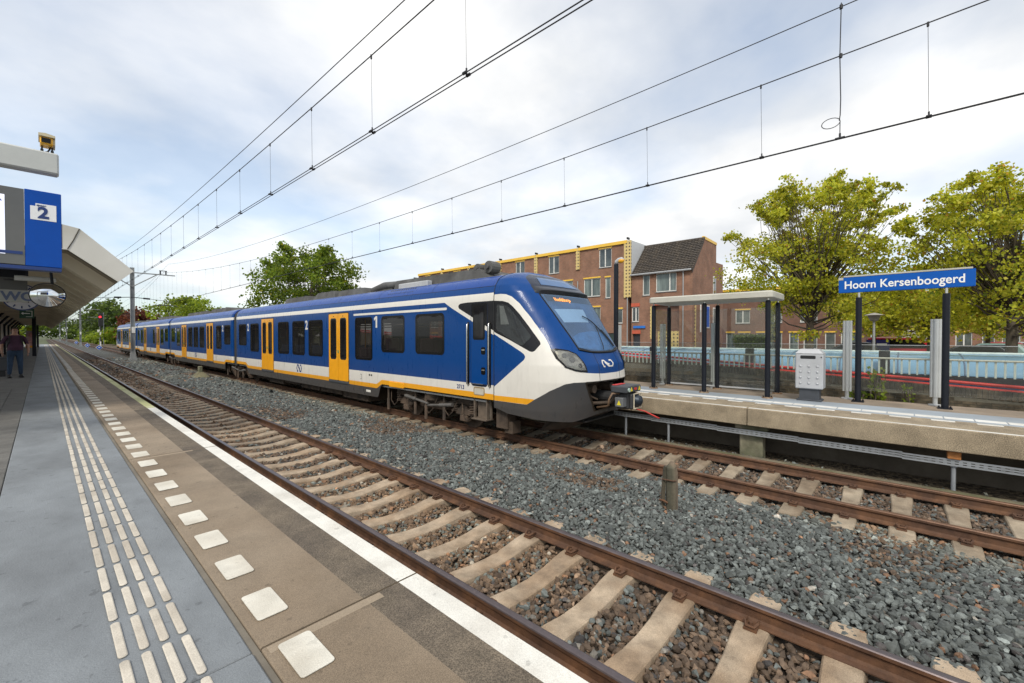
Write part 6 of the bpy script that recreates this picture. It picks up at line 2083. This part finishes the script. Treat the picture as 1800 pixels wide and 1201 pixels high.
b = MB(); b.box(HX + .02, 41.0, gb + .005, gb + .03, 8.2, 11.39); b.build('side_cladding', mat('pale_cladding', (.56, .57, .58), .6, var=.05), t)
b = MB(); b.box(HX - .12, HX - .06, 17.8, 19.0, 3.0, 3.22)
tag(b.build('street_sign', mat('street_sign_blue', (.02, .16, .55), .5)), 'small blue street name plate on the brick house front', 'sign')
# lower terraces behind the trees
for (x, ya, yb, zt, lab, mm) in ((50.0, 2.6, 17.5, 7.0, 'lower brick terrace with yellow trim, seen right of the shelter behind the tree', m_brk2), (58.0, -14, 2.2, 6.4, 'far brick terrace behind the parked cars and trees', m_brk)):
    t = thing('terrace', lab, 'house', (x, (ya + yb) / 2, PZ))
    ops = []
    y = ya + .6
    while y < yb - 2.4:
        ops += [(y, y + 1.1, PZ + .7, 2.6), (y + 1.5, y + 2.3, PZ, 2.6), (y, y + 1.4, 3.6, 5.0)]
        y += 2.9
    facade(x, ya, yb, PZ, zt, ops, mm, t)
    for i, o in enumerate(ops):
        hwindow(x, *o, t, split=.5 if i % 3 != 1 else None, curtain=i % 2 == 0, trim=m_ytrim)
    b = MB(); b.box(x - .1, x + .3, ya, yb, zt, zt + .25); b.build('cornice', m_ytrim, t)
    b = MB(); b.box(x + .29, x + 8, ya + .01, yb - .01, PZ, zt - .05); b.build('rear_block', m_brk2, t)

# ------------------------------------------------------------------ car park
b = MB(); b.box(17.2, 400, -300, 70, -.6, PZ)
struct(b.build('car_park_ground', mat('brick_paving', (.15, .115, .09), .9, var=.25, scale=2, col2=(.12, .10, .085))), 'paved car park between the station and the houses')
def car(label, x, y, rz, col, name='parked_car', L=4.1, Wd=1.72, H=1.48, van=False, nose=None):
    t = thing(name, label, 'van' if van else 'car', (x, y, PZ), rz, group='vehicles in the car park')
    mc = mat('paint_%02x%02x%02x' % tuple(int(v * 255) for v in col), col, .25, var=.04, coat=.6)
    if van:
        low = [(-L / 2, .30), (-L / 2 - .02, .7), (-L / 2 + .05, H - .05), (-L / 2 + .2, H), (L / 2 - 1.5, H), (L / 2 - .85, 1.15), (L / 2 - .1, .95), (L / 2, .6), (L / 2 - .02, .30)]
        gh = [(-L / 2 + .5, 1.05), (-L / 2 + .55, H - .14), (L / 2 - 1.6, H - .14), (L / 2 - 1.05, 1.10)]
    else:
        low = [(-L / 2, .30), (-L / 2 - .02, .62), (-L / 2 + .05, .92), (-L / 2 + .45, H - .06), (-L / 2 + .75, H), (L / 2 - 2.0, H), (L / 2 - 1.1, .95), (L / 2 - .15, .80), (L / 2, .55), (L / 2 - .02, .30)]
        gh = [(-L / 2 + .42, .98), (-L / 2 + .66, H - .10), (L / 2 - 2.05, H - .10), (L / 2 - 1.35, .98)]
    b = MB()
    n = len(low)
    vs = []
    for wy, k in ((-Wd / 2, 1.0), (-Wd / 2 + .08, 1.0), (Wd / 2 - .08, 1.0), (Wd / 2, 1.0)):
        edge = abs(wy) == Wd / 2
        vs += [(a * (.985 if edge else 1), wy * (1 if c < .95 else .86), c - (.03 if edge and c > .5 else 0)) for a, c in low]
    fs = [(r_ * n + i, r_ * n + (i + 1) % n, (r_ + 1) * n + (i + 1) % n, (r_ + 1) * n + i) for r_ in range(3) for i in range(n)] + [tuple(range(n)), tuple(range(3 * n, 4 * n))]
    b.add(vs, fs); b.build('body', mc, t, world=False, smooth=True, ang=35)
    for s_ in (-1, 1):
        b = MB(); b.prism(gh, lambda a, c, k: (a, s_ * (Wd / 2 * (.90 if c > 1.2 else .985) + .012 * k), c)); b.build('side_window', m_frit, t, world=False)
        for a in (-L / 2 + .75, L / 2 - .8):
            b = MB(); b.tube([(a, s_ * (Wd / 2 - .2), .31), (a, s_ * (Wd / 2 + .01), .31)], .31, 18); w_ = b.build('wheel', m_black, t, world=False)
            b = MB(); b.tube([(a, s_ * (Wd / 2 + .01), .31), (a, s_ * (Wd / 2 + .02), .31)], .19, 14); b.build('rim', m_lgrey, w_, world=False)
        b = MB(); b.box(-L / 2 - .03, -L / 2 + .06, s_ * .62 - .1, s_ * .62 + .1, .68, .92); b.build('tail_light', mat('tail_red', (.45, .02, .02), .3), t, world=False)
        b = MB(); b.box(L / 2 - .14, L / 2 + .0, s_ * .58 - .14, s_ * .58 + .14, .58, .72); b.build('headlight', m_lgrey, t, world=False)
    b = MB()
    b.add([(L / 2 - 1.98 if not van else L / 2 - 1.48, -.62, H - .04), (L / 2 - 1.98 if not van else L / 2 - 1.48, .62, H - .04), (L / 2 - 1.14 if not van else L / 2 - .90, .70, 1.0), (L / 2 - 1.14 if not van else L / 2 - .90, -.70, 1.0)], [(0, 1, 2, 3)])
    b.v = [(x_ + .03, y_, z_ + .03) for x_, y_, z_ in b.v]
    b.build('windscreen', m_frit, t, world=False)
    if nose:
        b = MB(); b.box(-L / 2 - .04, -L / 2 + 1.35, -Wd / 2 - .025, -Wd / 2 * .86, .32, H - .18); b.build('blue_side_panel', mat('van_navy', nose, .3), t, world=False)
        b = MB(); b.box(-L / 2 + .6, -L / 2 + 1.2, -Wd / 2 - .032, -Wd / 2 - .02, H - .62, H - .45); b.build('panel_lettering', m_white, t, world=False)
PI2 = math.pi / 2
car('red van with dark blue rear panel parked beyond the ramp canopy', 45, -.15, -PI2, (.42, .015, .03), 'parked_van', L=4.6, H=1.85, van=True, nose=(.02, .02, .14))
car('pale green car parked right of the station sign', 43.5, -4.1, PI2 * .8, (.22, .33, .30))
car('black car parked low left of the pale green car', 38, -2.55, PI2, (.012, .012, .014), H=1.40)
car('dark grey car parked behind the left sign post', 44, 3.4, PI2, (.05, .055, .06))
car('silver car in the back row at the right edge', 55, -6.6, PI2, (.40, .42, .44))
car('red car in the back row right of the pale green car', 52, -5.2, PI2, (.30, .02, .02))
car('dark blue car in the back row at the far right', 56, -9.4, PI2, (.02, .03, .07))
t = thing('white_trailer', 'pale box trailer behind the red van', 'trailer', (52, -.9, PZ))
b = MB(); b.box(51, 53, -1.9, 0.1, PZ + .55, PZ + 2.5, c=.06); b.build('box', m_cream, t)
for y in (-1.5, -.3):
    b = MB(); b.tube([(50.98, y, PZ + .3), (51.2, y, PZ + .3)], .3, 14); b.build('wheel', m_black, t)
t = thing('park_lamp', 'grey park lamp with conical hood between the plane trees', 'lamp post', (27.5, 1.08, PZ))
b = MB(); b.tube([(27.5, 1.08, PZ), (27.5, 1.08, 3.0)], [.06, .045], 10); b.build('pole', m_pipe, t)
b = MB(); b.tube([(27.5, 1.08, 3.0), (27.5, 1.08, 3.05), (27.5, 1.08, 3.28), (27.5, 1.08, 3.30)], [.06, .16, .26, .30], 18); b.tube([(27.5, 1.08, 3.30), (27.5, 1.08, 3.42)], [.42, .05], 18); b.build('lamp_hood', mat('lamp_hood_grey', (.30, .28, .25), .6), t)

# ------------------------------------------------------------------ near platform canopy
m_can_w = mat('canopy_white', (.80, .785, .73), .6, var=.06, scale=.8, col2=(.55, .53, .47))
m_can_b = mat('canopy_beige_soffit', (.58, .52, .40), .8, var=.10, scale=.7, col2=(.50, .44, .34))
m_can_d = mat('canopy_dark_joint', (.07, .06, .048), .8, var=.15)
YC0, YC1 = 11.3, 88.0
cn = thing('platform_canopy', 'white-fronted folded canopy with beige ribbed underside over the near platform', 'canopy', (-2, 11.3, ZP))
prof_top = [(-4.2, 4.33), (.24, 4.335), (.485, 4.292), (1.238, 3.586)]
prof_low = [(1.01, 3.355), (.328, 3.88), (-4.2, 3.88)]
poly = prof_top + prof_low
b = MB(); b.prism(poly, lambda a, c, k: (a, YC0 + .05 * k, c)); b.build('end_fascia', m_can_w, cn)
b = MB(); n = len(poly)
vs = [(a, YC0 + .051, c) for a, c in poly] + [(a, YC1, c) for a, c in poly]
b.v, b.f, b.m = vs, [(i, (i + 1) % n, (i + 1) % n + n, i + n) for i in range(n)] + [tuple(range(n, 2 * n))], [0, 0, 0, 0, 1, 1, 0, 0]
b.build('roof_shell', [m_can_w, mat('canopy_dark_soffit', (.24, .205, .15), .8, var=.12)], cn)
b = MB(); b.tube([(.485, YC0 - .004, 4.285), (.40, YC0 - .004, 4.05), (.328, YC0 - .004, 3.89)], .008, 5); b.build('fascia_joint', m_can_d, cn)
b = MB(); b.box(.255, .262, YC0 - .004, YC0 + .02, 3.9, 4.33); b.build('fascia_joint', m_can_d, cn)
nrm = Vector((-.525, 0, -.682)).normalized()
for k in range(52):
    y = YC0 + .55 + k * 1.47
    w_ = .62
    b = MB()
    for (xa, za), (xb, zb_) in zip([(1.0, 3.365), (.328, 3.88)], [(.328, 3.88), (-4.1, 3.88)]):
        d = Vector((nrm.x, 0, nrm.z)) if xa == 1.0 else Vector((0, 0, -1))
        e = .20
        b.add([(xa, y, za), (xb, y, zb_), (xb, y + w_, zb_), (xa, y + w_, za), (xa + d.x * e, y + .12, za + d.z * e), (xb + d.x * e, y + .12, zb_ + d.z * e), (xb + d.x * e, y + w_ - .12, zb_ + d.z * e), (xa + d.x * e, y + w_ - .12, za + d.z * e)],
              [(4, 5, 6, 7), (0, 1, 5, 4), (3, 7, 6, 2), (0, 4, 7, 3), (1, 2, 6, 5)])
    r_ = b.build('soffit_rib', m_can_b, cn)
    b = MB(); b.add([(1.0 + nrm.x * .004, y - .45, 3.365 + nrm.z * .004), (.328, y - .45, 3.876), (.328, y - .39, 3.876), (1.0 + nrm.x * .004, y - .39, 3.365 + nrm.z * .004)], [(0, 1, 2, 3)]); b.build('soffit_joint', m_can_d, cn)
for k, y in enumerate((47.0, 83.0)):
    b = MB(); b.box(-.50, -.30, y - .1, y + .1, ZP, 3.83); b.build('post', m_post, cn)
for k, y in enumerate(range(28, 88, 6)):
    b = MB(); b.box(-2.05, -1.93, y, y + .12, ZP, 3.2); b.tube([(-1.99, y + .06, 3.1), (-1.5, y + .06, 3.78), (-.9, y + .06, 3.84)], .07, 8); b.build('frame', m_post, cn)
b = MB(); b.box(-2.3, -2.25, 27, 88, ZP, 3.86); b.build('rear_screen', mat('cream_wall', (.48, .45, .36), .7, var=.1, scale=1), cn)
# departure board, beam, camera
m_wgrey = mat('pale_grey_coat', (.50, .51, .49), .45, var=.05)
db = thing('departure_board', 'blue and grey platform departure display with track number 2 under a grey beam', 'display', (-.3, 9.0, 3.2))
b = MB(); b.box(-.148, .205, 9.0, 9.22, 3.282, 4.345, c=.006); b.build('blue_end_panel', mat('display_blue', (.002, .065, .36), .2, var=.06, spec=.2), db)
b = MB(); b.box(-1.9, -.151, 9.0, 9.22, 3.29, 4.335); b.build('screen_bezel', mat('display_dark_glass', (.10, .095, .085), .05, var=.05, spec=.7), db)
b = MB(); b.box(-1.7, -.325, 8.994, 8.999, 3.42, 4.22); b.build('screen', emit('lcd_white', (.78, .80, .92), .45), db)
b = MB(); b.box(-1.9, -.17, 8.992, 8.999, 3.43, 3.47); b.build('blue_bar', m_navy, db)
b = MB(); b.prism([(-.345, 4.13), (-.375, 4.17), (-.405, 4.13), (-.405, 4.09), (-.345, 4.09)][:3], lambda a, c, k: (a, 8.990 + .003 * k, c)); b.build('screen_mark', m_navy, db)
b = MB(); b.box(-1.9, .20, 9.0, 9.22, 3.232, 3.278); b.build('under_strip', m_navy, db)
m_plate = mat('number_plate_white', (.80, .80, .80), .5, var=.03)
b = MB(); b.prism([(-.095, 3.935), (.155, 3.935), (.155, 4.165), (-.045, 4.165), (-.045, 4.125), (-.095, 4.125)], lambda a, c, k: (a, 8.9995 - .003 * k, c)); pl_ = b.build('number_plate', m_plate, db)
lettering('track_number', '2', .215, (.028, 8.994, 3.968), FACE_MY, m_navy, pl_, offset=.008, align='CENTER')
lettering('track_word', 'spoor', .038, (-.035, 8.994, 4.130), FACE_MY, m_navy, pl_, offset=.001)
b = MB(); b.box(-.45, -.40, 9.06, 9.16, 4.345, 4.62); b.build('hanger', m_wgrey, db)
bm_ = thing('support_beam', 'pale grey box beam crossing above the departure display', 'beam', (-2, 9.1, ZP))
b = MB(); b.box(-3.4, .188, 9.0, 9.20, 4.62, 4.92, c=.02); b.build('beam', m_wgrey, bm_)
b = MB(); b.box(-3.3, -3.05, 9.0, 9.2, ZP, 4.62); b.build('column', m_wgrey, bm_)
cm = thing('surveillance_camera', 'yellow-fronted surveillance camera on the grey beam above the departure board', 'camera', (.09, 9.1, 4.92))
m_camy = mat('camera_yellow', (.80, .42, .02), .4, var=.06)
b = MB(); b.box(.005, .135, 8.98, 9.20, 5.015, 5.125, c=.012); b.build('housing', m_camy, cm)
b = MB(); b.box(.020, .110, 8.972, 8.979, 5.035, 5.10); b.build('front_glass', m_frit, cm)
b = MB(); b.prism([(-.008, 5.115), (-.008, 5.150), (.06, 5.162), (.155, 5.145), (.155, 5.115)], lambda a, c, k: (a, 8.95 + .34 * k, c)); b.build('sun_shield', mat('shield_cream', (.55, .48, .32), .5), cm)
b = MB(); b.box(.136, .155, 9.0, 9.25, 5.03, 5.11); b.build('side_box', mat('shield_cream', (.55, .48, .32), .5), cm)
for x in (.025, .125):
    b = MB(); b.box(x - .010, x + .010, 9.08, 9.11, 4.92, 5.015); b.box(x - .016, x + .016, 9.07, 9.12, 4.95, 4.965); b.build('bracket', m_black, cm)
b = MB(); b.tube([(.04, 9.1, 4.925), (.08, 9.08, 4.94), (.10, 9.08, 4.98), (.105, 9.1, 5.02)], .010, 6); b.build('cable', m_black, cm, smooth=True)
# toilet sign, clock, mirror, exit sign
ws_ = thing('toilet_sign', 'grey hanging sign reading WC under the canopy', 'sign', (-.4, 13, 3.0))
b = MB(); b.box(-.75, -.188, 13, 13.06, 3.215, 3.455); b.build('upper_panel', mat('sign_dark_grey', (.10, .10, .095), .3, var=.05), ws_)
b = MB(); b.box(-.75, -.186, 12.996, 13.06, 2.975, 3.212); b.build('lower_panel', mat('sign_pale', (.36, .36, .33), .35, var=.2, scale=4), ws_)
lettering('lettering', 'WC', .24, (-.535, 12.99, 3.01), FACE_MY, mat('wc_blue', (.10, .13, .22), .5), ws_, offset=.008)
lettering('small_lettering', 'toilet', .06, (-.50, 12.995, 3.395), FACE_MY, m_black, ws_, offset=.001)
b = MB(); b.box(-.6, -.2, 13.01, 13.05, 3.457, 3.88); b.build('hanger', m_post, ws_)
ck = thing('platform_clock', 'round white platform clock partly hidden behind the WC sign', 'clock', (-.33, 16, 3.0))
b = MB(); b.tube([(-.33, 16.0, 3.25), (-.33, 16.12, 3.25)], .325, 32); b.build('case', m_navy, ck)
b = MB(); b.tube([(-.33, 15.992, 3.25), (-.33, 15.999, 3.25)], .30, 32); fc_ = b.build('face', mat('clock_face', (.60, .60, .66), .4, var=.02), ck)
for k in range(12):
    a = k * math.pi / 6
    b = MB(); b.tube([(-.33 + .215 * math.sin(a), 15.989, 3.25 + .215 * math.cos(a)), (-.33 + .275 * math.sin(a), 15.989, 3.25 + .275 * math.cos(a))], .014, 6); b.build('hour_mark', m_navy, fc_)
for a, l_ in ((2.4, .17), (.9, .25)):
    b = MB(); b.tube([(-.33, 15.987, 3.25), (-.33 + l_ * math.sin(a), 15.987, 3.25 + l_ * math.cos(a))], .014, 6); b.build('hand', m_black, ck)
b = MB(); b.box(-.36, -.30, 16.02, 16.1, 3.57, 3.88); b.build('hanger', m_post, ck)
mi = thing('convex_mirror', 'round convex mirror hanging under the canopy edge', 'mirror', (.08, 12, 2.85))
rr, mc_ = .235, Vector((.08, 12.0, 3.075))
vs, fs = [tuple(mc_ + Vector((0, -.09, 0)))], []
for q in range(1, 9):
    a = q / 8
    for k in range(32):
        th_ = 2 * math.pi * k / 32
        vs.append(tuple(mc_ + Vector((rr * a * math.cos(th_), -.09 * (1 - a * a), rr * .95 * a * math.sin(th_)))))
for k in range(32):
    fs.append((0, 1 + k, 1 + (k + 1) % 32))
    for q in range(7):
        fs.append((1 + q * 32 + k, 1 + (q + 1) * 32 + k, 1 + (q + 1) * 32 + (k + 1) % 32, 1 + q * 32 + (k + 1) % 32))
b = MB().add(vs, fs); b.build('mirror_glass', mat('mirror_silver', (.72, .75, .78), .03, metal=1.0, var=.02), mi, smooth=True)
b = MB(); b.tube([tuple(mc_ + Vector((rr * math.cos(a), .005, rr * .95 * math.sin(a)))) for a in np.linspace(0, 2 * math.pi, 33)], .012, 6); b.tube([tuple(mc_ + Vector((0, .02, 0))), tuple(mc_ + Vector((0, .05, 0)))], [rr, rr * .8], 28); b.build('rim', m_black, mi)
b = MB(); b.tube([(.1, 12.05, 3.1), (.14, 12.06, 3.3), (.10, 12.05, 3.88)], .022, 8); b.build('bracket', m_post, mi)
b = MB(); b.tube([(-.35, 12.6, 3.42), (.2, 12.6, 3.42)], .05, 12)
t = thing('strip_light', 'white tubular light fitting beside the convex mirror', 'light', (-.1, 12.6, 3.4)); b.build('tube', m_wgrey, t)
b = MB(); b.box(-.2, -.17, 12.58, 12.62, 3.46, 3.88); b.build('hanger', m_post, t)
ex = thing('exit_sign', 'dark green sign with white arrow pointing left under the canopy', 'sign', (-.37, 24, 2.9))
b = MB(); b.box(-.56, -.19, 24, 24.05, 2.95, 3.31); b.build('panel', mat('exit_green', (.012, .06, .03), .5), ex)
b = MB(); b.box(-.48, -.30, 23.994, 23.999, 3.115, 3.14); b.prism([(-.52, 3.128), (-.46, 3.18), (-.46, 3.075)], lambda a, c, k: (a, 23.994 + .004 * k, c)); b.build('arrow', m_plate, ex)
b = MB()
for q in ((-.40, -.24, 3.21, 3.225), (-.40, -.24, 3.0, 3.015), (-.255, -.24, 3.016, 3.209)):
    b.box(q[0], q[1], 23.994, 23.999, q[2], q[3])
b.build('door_outline', m_plate, ex)
b = MB(); b.box(-.28, -.23, 24.02, 24.05, 3.312, 3.88); b.build('hanger', m_post, ex)
# bench block and poster far under the canopy
bk = thing('platform_bench', 'dark bench block beside the standing man', 'bench', (-1.25, 24.8, ZP))
b = MB(); b.box(-1.9, -.86, 24.2, 25.6, 1.02, 1.50, c=.03); b.build('back_panel', mat('bench_grey', (.055, .058, .066), .6, var=.1), bk)
b = MB(); b.box(-1.85, -.92, 24.3, 25.5, ZP, 1.02); b.build('plinth', m_black, bk)
vd = thing('platform_cabinet', 'yellow and white cabinet far down the near platform', 'cabinet', (-.9, 80, ZP))
b = MB(); b.box(-1.35, -.65, 80, 80.6, ZP + .25, 2.9, c=.03); b.build('cabinet', mat('poster_mix', (.45, .22, .20), .6, var=.5, scale=1.5, col2=(.35, .40, .42)), vd)
b = MB(); b.box(-1.4, -.6, 79.9, 80.7, ZP, ZP + .25); b.build('plinth', m_yel, vd)
b = MB(); b.box(-1.3, -.7, 79.95, 80.65, 2.9, 3.3, c=.05); b.build('yellow_top', mat('yellow_green_top', (.55, .60, .03), .5), vd)
# ------------------------------------------------------------------ person
def skin_mesh(name, J, E, mats_, face_mat=None):
    """J: name -> (pos, radius)"""
    names = list(J)
    me = bpy.data.meshes.new(name)
    me.from_pydata([J[n_][0] for n_ in names], [(names.index(a), names.index(c)) for a, c in E], [])
    o = bpy.data.objects.new(name, me)
    COL.objects.link(o)
    md = o.modifiers.new('skin', 'SKIN')
    md.use_smooth_shade = True
    sv = me.skin_vertices[0].data
    for i, n_ in enumerate(names):
        r_ = J[n_][1]
        sv[i].radius = (r_, r_) if isinstance(r_, (int, float)) else r_
        sv[i].use_root = n_ == names[0]
    o.modifiers.new('sub', 'SUBSURF').levels = 2
    o.modifiers['sub'].render_levels = 2
    dg = bpy.context.evaluated_depsgraph_get()
    m2 = bpy.data.meshes.new_from_object(o.evaluated_get(dg))
    bpy.data.objects.remove(o)
    m2.materials.clear()
    for m in mats_:
        m2.materials.append(m)
    if face_mat:
        for p in m2.polygons:
            p.material_index = face_mat(p.center)
    m2.polygons.foreach_set('use_smooth', [True] * len(m2.polygons))
    return m2
m_skin = mat('skin', (.36, .20, .14), .55, var=.1, scale=8)
m_shirt = mat('plum_shirt', (.055, .022, .045), .9, var=.25, scale=9)
m_jean = mat('blue_denim', (.022, .045, .085), .9, var=.35, scale=10, streak=(1, 1, .5))
m_hair = mat('dark_hair', (.03, .022, .016), .7, var=.2)
pr_ = thing('person', 'man in plum t-shirt and jeans with a dark backpack standing under the canopy', 'person', (-.66, 23.4, ZP), rz=R(10))
J = {'pelvis': ((0, 0, .95), (.175, .145)), 'belly': ((0, -.05, 1.10), (.195, .175)), 'chest': ((0, -.01, 1.32), (.20, .145)), 'clav': ((0, .02, 1.46), (.14, .09)), 'neck': ((0, .01, 1.535), .068), 'jaw': ((0, -.025, 1.60), (.075, .082)), 'skull': ((0, 0, 1.69), (.083, .098)), 'crown': ((0, .005, 1.765), (.055, .065))}
E_ = [('pelvis', 'belly'), ('belly', 'chest'), ('chest', 'clav'), ('clav', 'neck'), ('neck', 'jaw'), ('jaw', 'skull'), ('skull', 'crown')]
for s_, n_ in ((-1, 'l'), (1, 'r')):
    J['sh' + n_] = ((s_ * .21, .02, 1.44), .075); J['el' + n_] = ((s_ * .31, .04, 1.17), .056); J['wr' + n_] = ((s_ * .315, -.04, .93), .036); J['hd' + n_] = ((s_ * .31, -.055, .86), (.040, .026))
    J['hp' + n_] = ((s_ * .10, 0, .88), .115); J['kn' + n_] = ((s_ * .125, -.03 if s_ < 0 else .02, .50), .078); J['an' + n_] = ((s_ * .14, .02 if s_ < 0 else .06, .10), .055)
    E_ += [('clav', 'sh' + n_), ('sh' + n_, 'el' + n_), ('el' + n_, 'wr' + n_), ('wr' + n_, 'hd' + n_), ('pelvis', 'hp' + n_), ('hp' + n_, 'kn' + n_), ('kn' + n_, 'an' + n_)]
def who(c):
    if c.z > 1.50: return 0
    if abs(c.x) > .235 and c.z < 1.20: return 0
    if c.z > .97: return 1
    return 2
body = link('body', skin_mesh('body', J, E_, [m_skin, m_shirt, m_jean], who), pr_, world=False)
for s_ in (-1, 1):
    b = MB()
    for k, (dx, l_) in enumerate(((-.018, .075), (-.006, .085), (.006, .080), (.018, .065))):
        b.tube([(s_ * .31, -.055 + dx * 1.3, .84), (s_ * (.31 - .004), -.06 + dx * 1.5, .84 - l_ * .5), (s_ * (.31 - .02), -.06 + dx * 1.5, .84 - l_)], [.010, .009, .007], 6)
    b.tube([(s_ * .30, -.085, .87), (s_ * .285, -.10, .84), (s_ * .28, -.10, .80)], [.011, .010, .008], 6)
    b.build('fingers', m_skin, body, world=False, smooth=True)
    b = MB()
    sy = (.02 if s_ < 0 else .06)
    b.tube([(s_ * .14, sy + .07, .045), (s_ * .14, sy - .02, .05), (s_ * .15, sy - .12, .045), (s_ * .155, sy - .20, .035)], [.045, .055, .050, .028], 10)
    b.box(s_ * .145 - .05, s_ * .145 + .05, sy - .20, sy + .10, 0, .022, c=.01)
    b.build('shoe', m_black, pr_, world=False, smooth=True, ang=50)
b = MB()
hv = []
for q in range(7):
    a = q / 6 * math.pi * .5
    for k in range(16):
        th_ = 2 * math.pi * k / 16
        hv.append((.086 * math.cos(a) * math.cos(th_), .012 + .104 * math.cos(a) * math.sin(th_), 1.70 + .045 * (math.sin(th_) < -.2) + (.088 - .045 * (math.sin(th_) < -.2)) * math.sin(a)))
b.add(hv, [(q * 16 + k, q * 16 + (k + 1) % 16, (q + 1) * 16 + (k + 1) % 16, (q + 1) * 16 + k) for q in range(6) for k in range(16)])
b.build('hair', m_hair, pr_, world=False, smooth=True)
b = MB()
for s_ in (-1, 1):
    b.tube([(s_ * .034, -.094, 1.685), (s_ * .034, -.105, 1.685)], .010, 8)
b.build('eyes', m_black, body, world=False)
b = MB(); b.tube([(0, -.095, 1.69), (0, -.125, 1.655), (0, -.10, 1.645)], [.008, .016, .010], 8); b.build('nose', m_skin, body, world=False, smooth=True)
b = MB(); b.box(-.025, .025, -.110, -.095, 1.605, 1.613); b.build('mouth', mat('lips', (.22, .09, .08), .6), body, world=False)
for s_ in (-1, 1):
    b = MB(); b.tube([(s_ * .083, .0, 1.65), (s_ * .094, .008, 1.675), (s_ * .088, .012, 1.70)], [.010, .014, .010], 6); b.build('ear', m_skin, body, world=False, smooth=True)
b = MB(); b.box(-.17, .17, .15, .32, 1.02, 1.48, c=.05); bp_ = b.build('backpack', mat('backpack_black', (.02, .02, .024), .8, var=.2), pr_, world=False)
for s_ in (-1, 1):
    b = MB(); b.tube([(s_ * .13, .16, 1.46), (s_ * .13, .04, 1.51), (s_ * .13, -.07, 1.47), (s_ * .15, -.165, 1.30), (s_ * .19, -.05, 1.12), (s_ * .15, .16, 1.06)], .018, 6); b.build('strap', m_black, bp_, world=False)
b = MB(); b.tube([(-.19, 0, .985), (-.10, -.155, .975), (.10, -.155, .975), (.19, 0, .985), (.10, .15, .985), (-.10, .15, .985), (-.19, 0, .985)], .018, 6); b.build('belt', m_black, pr_, world=False)
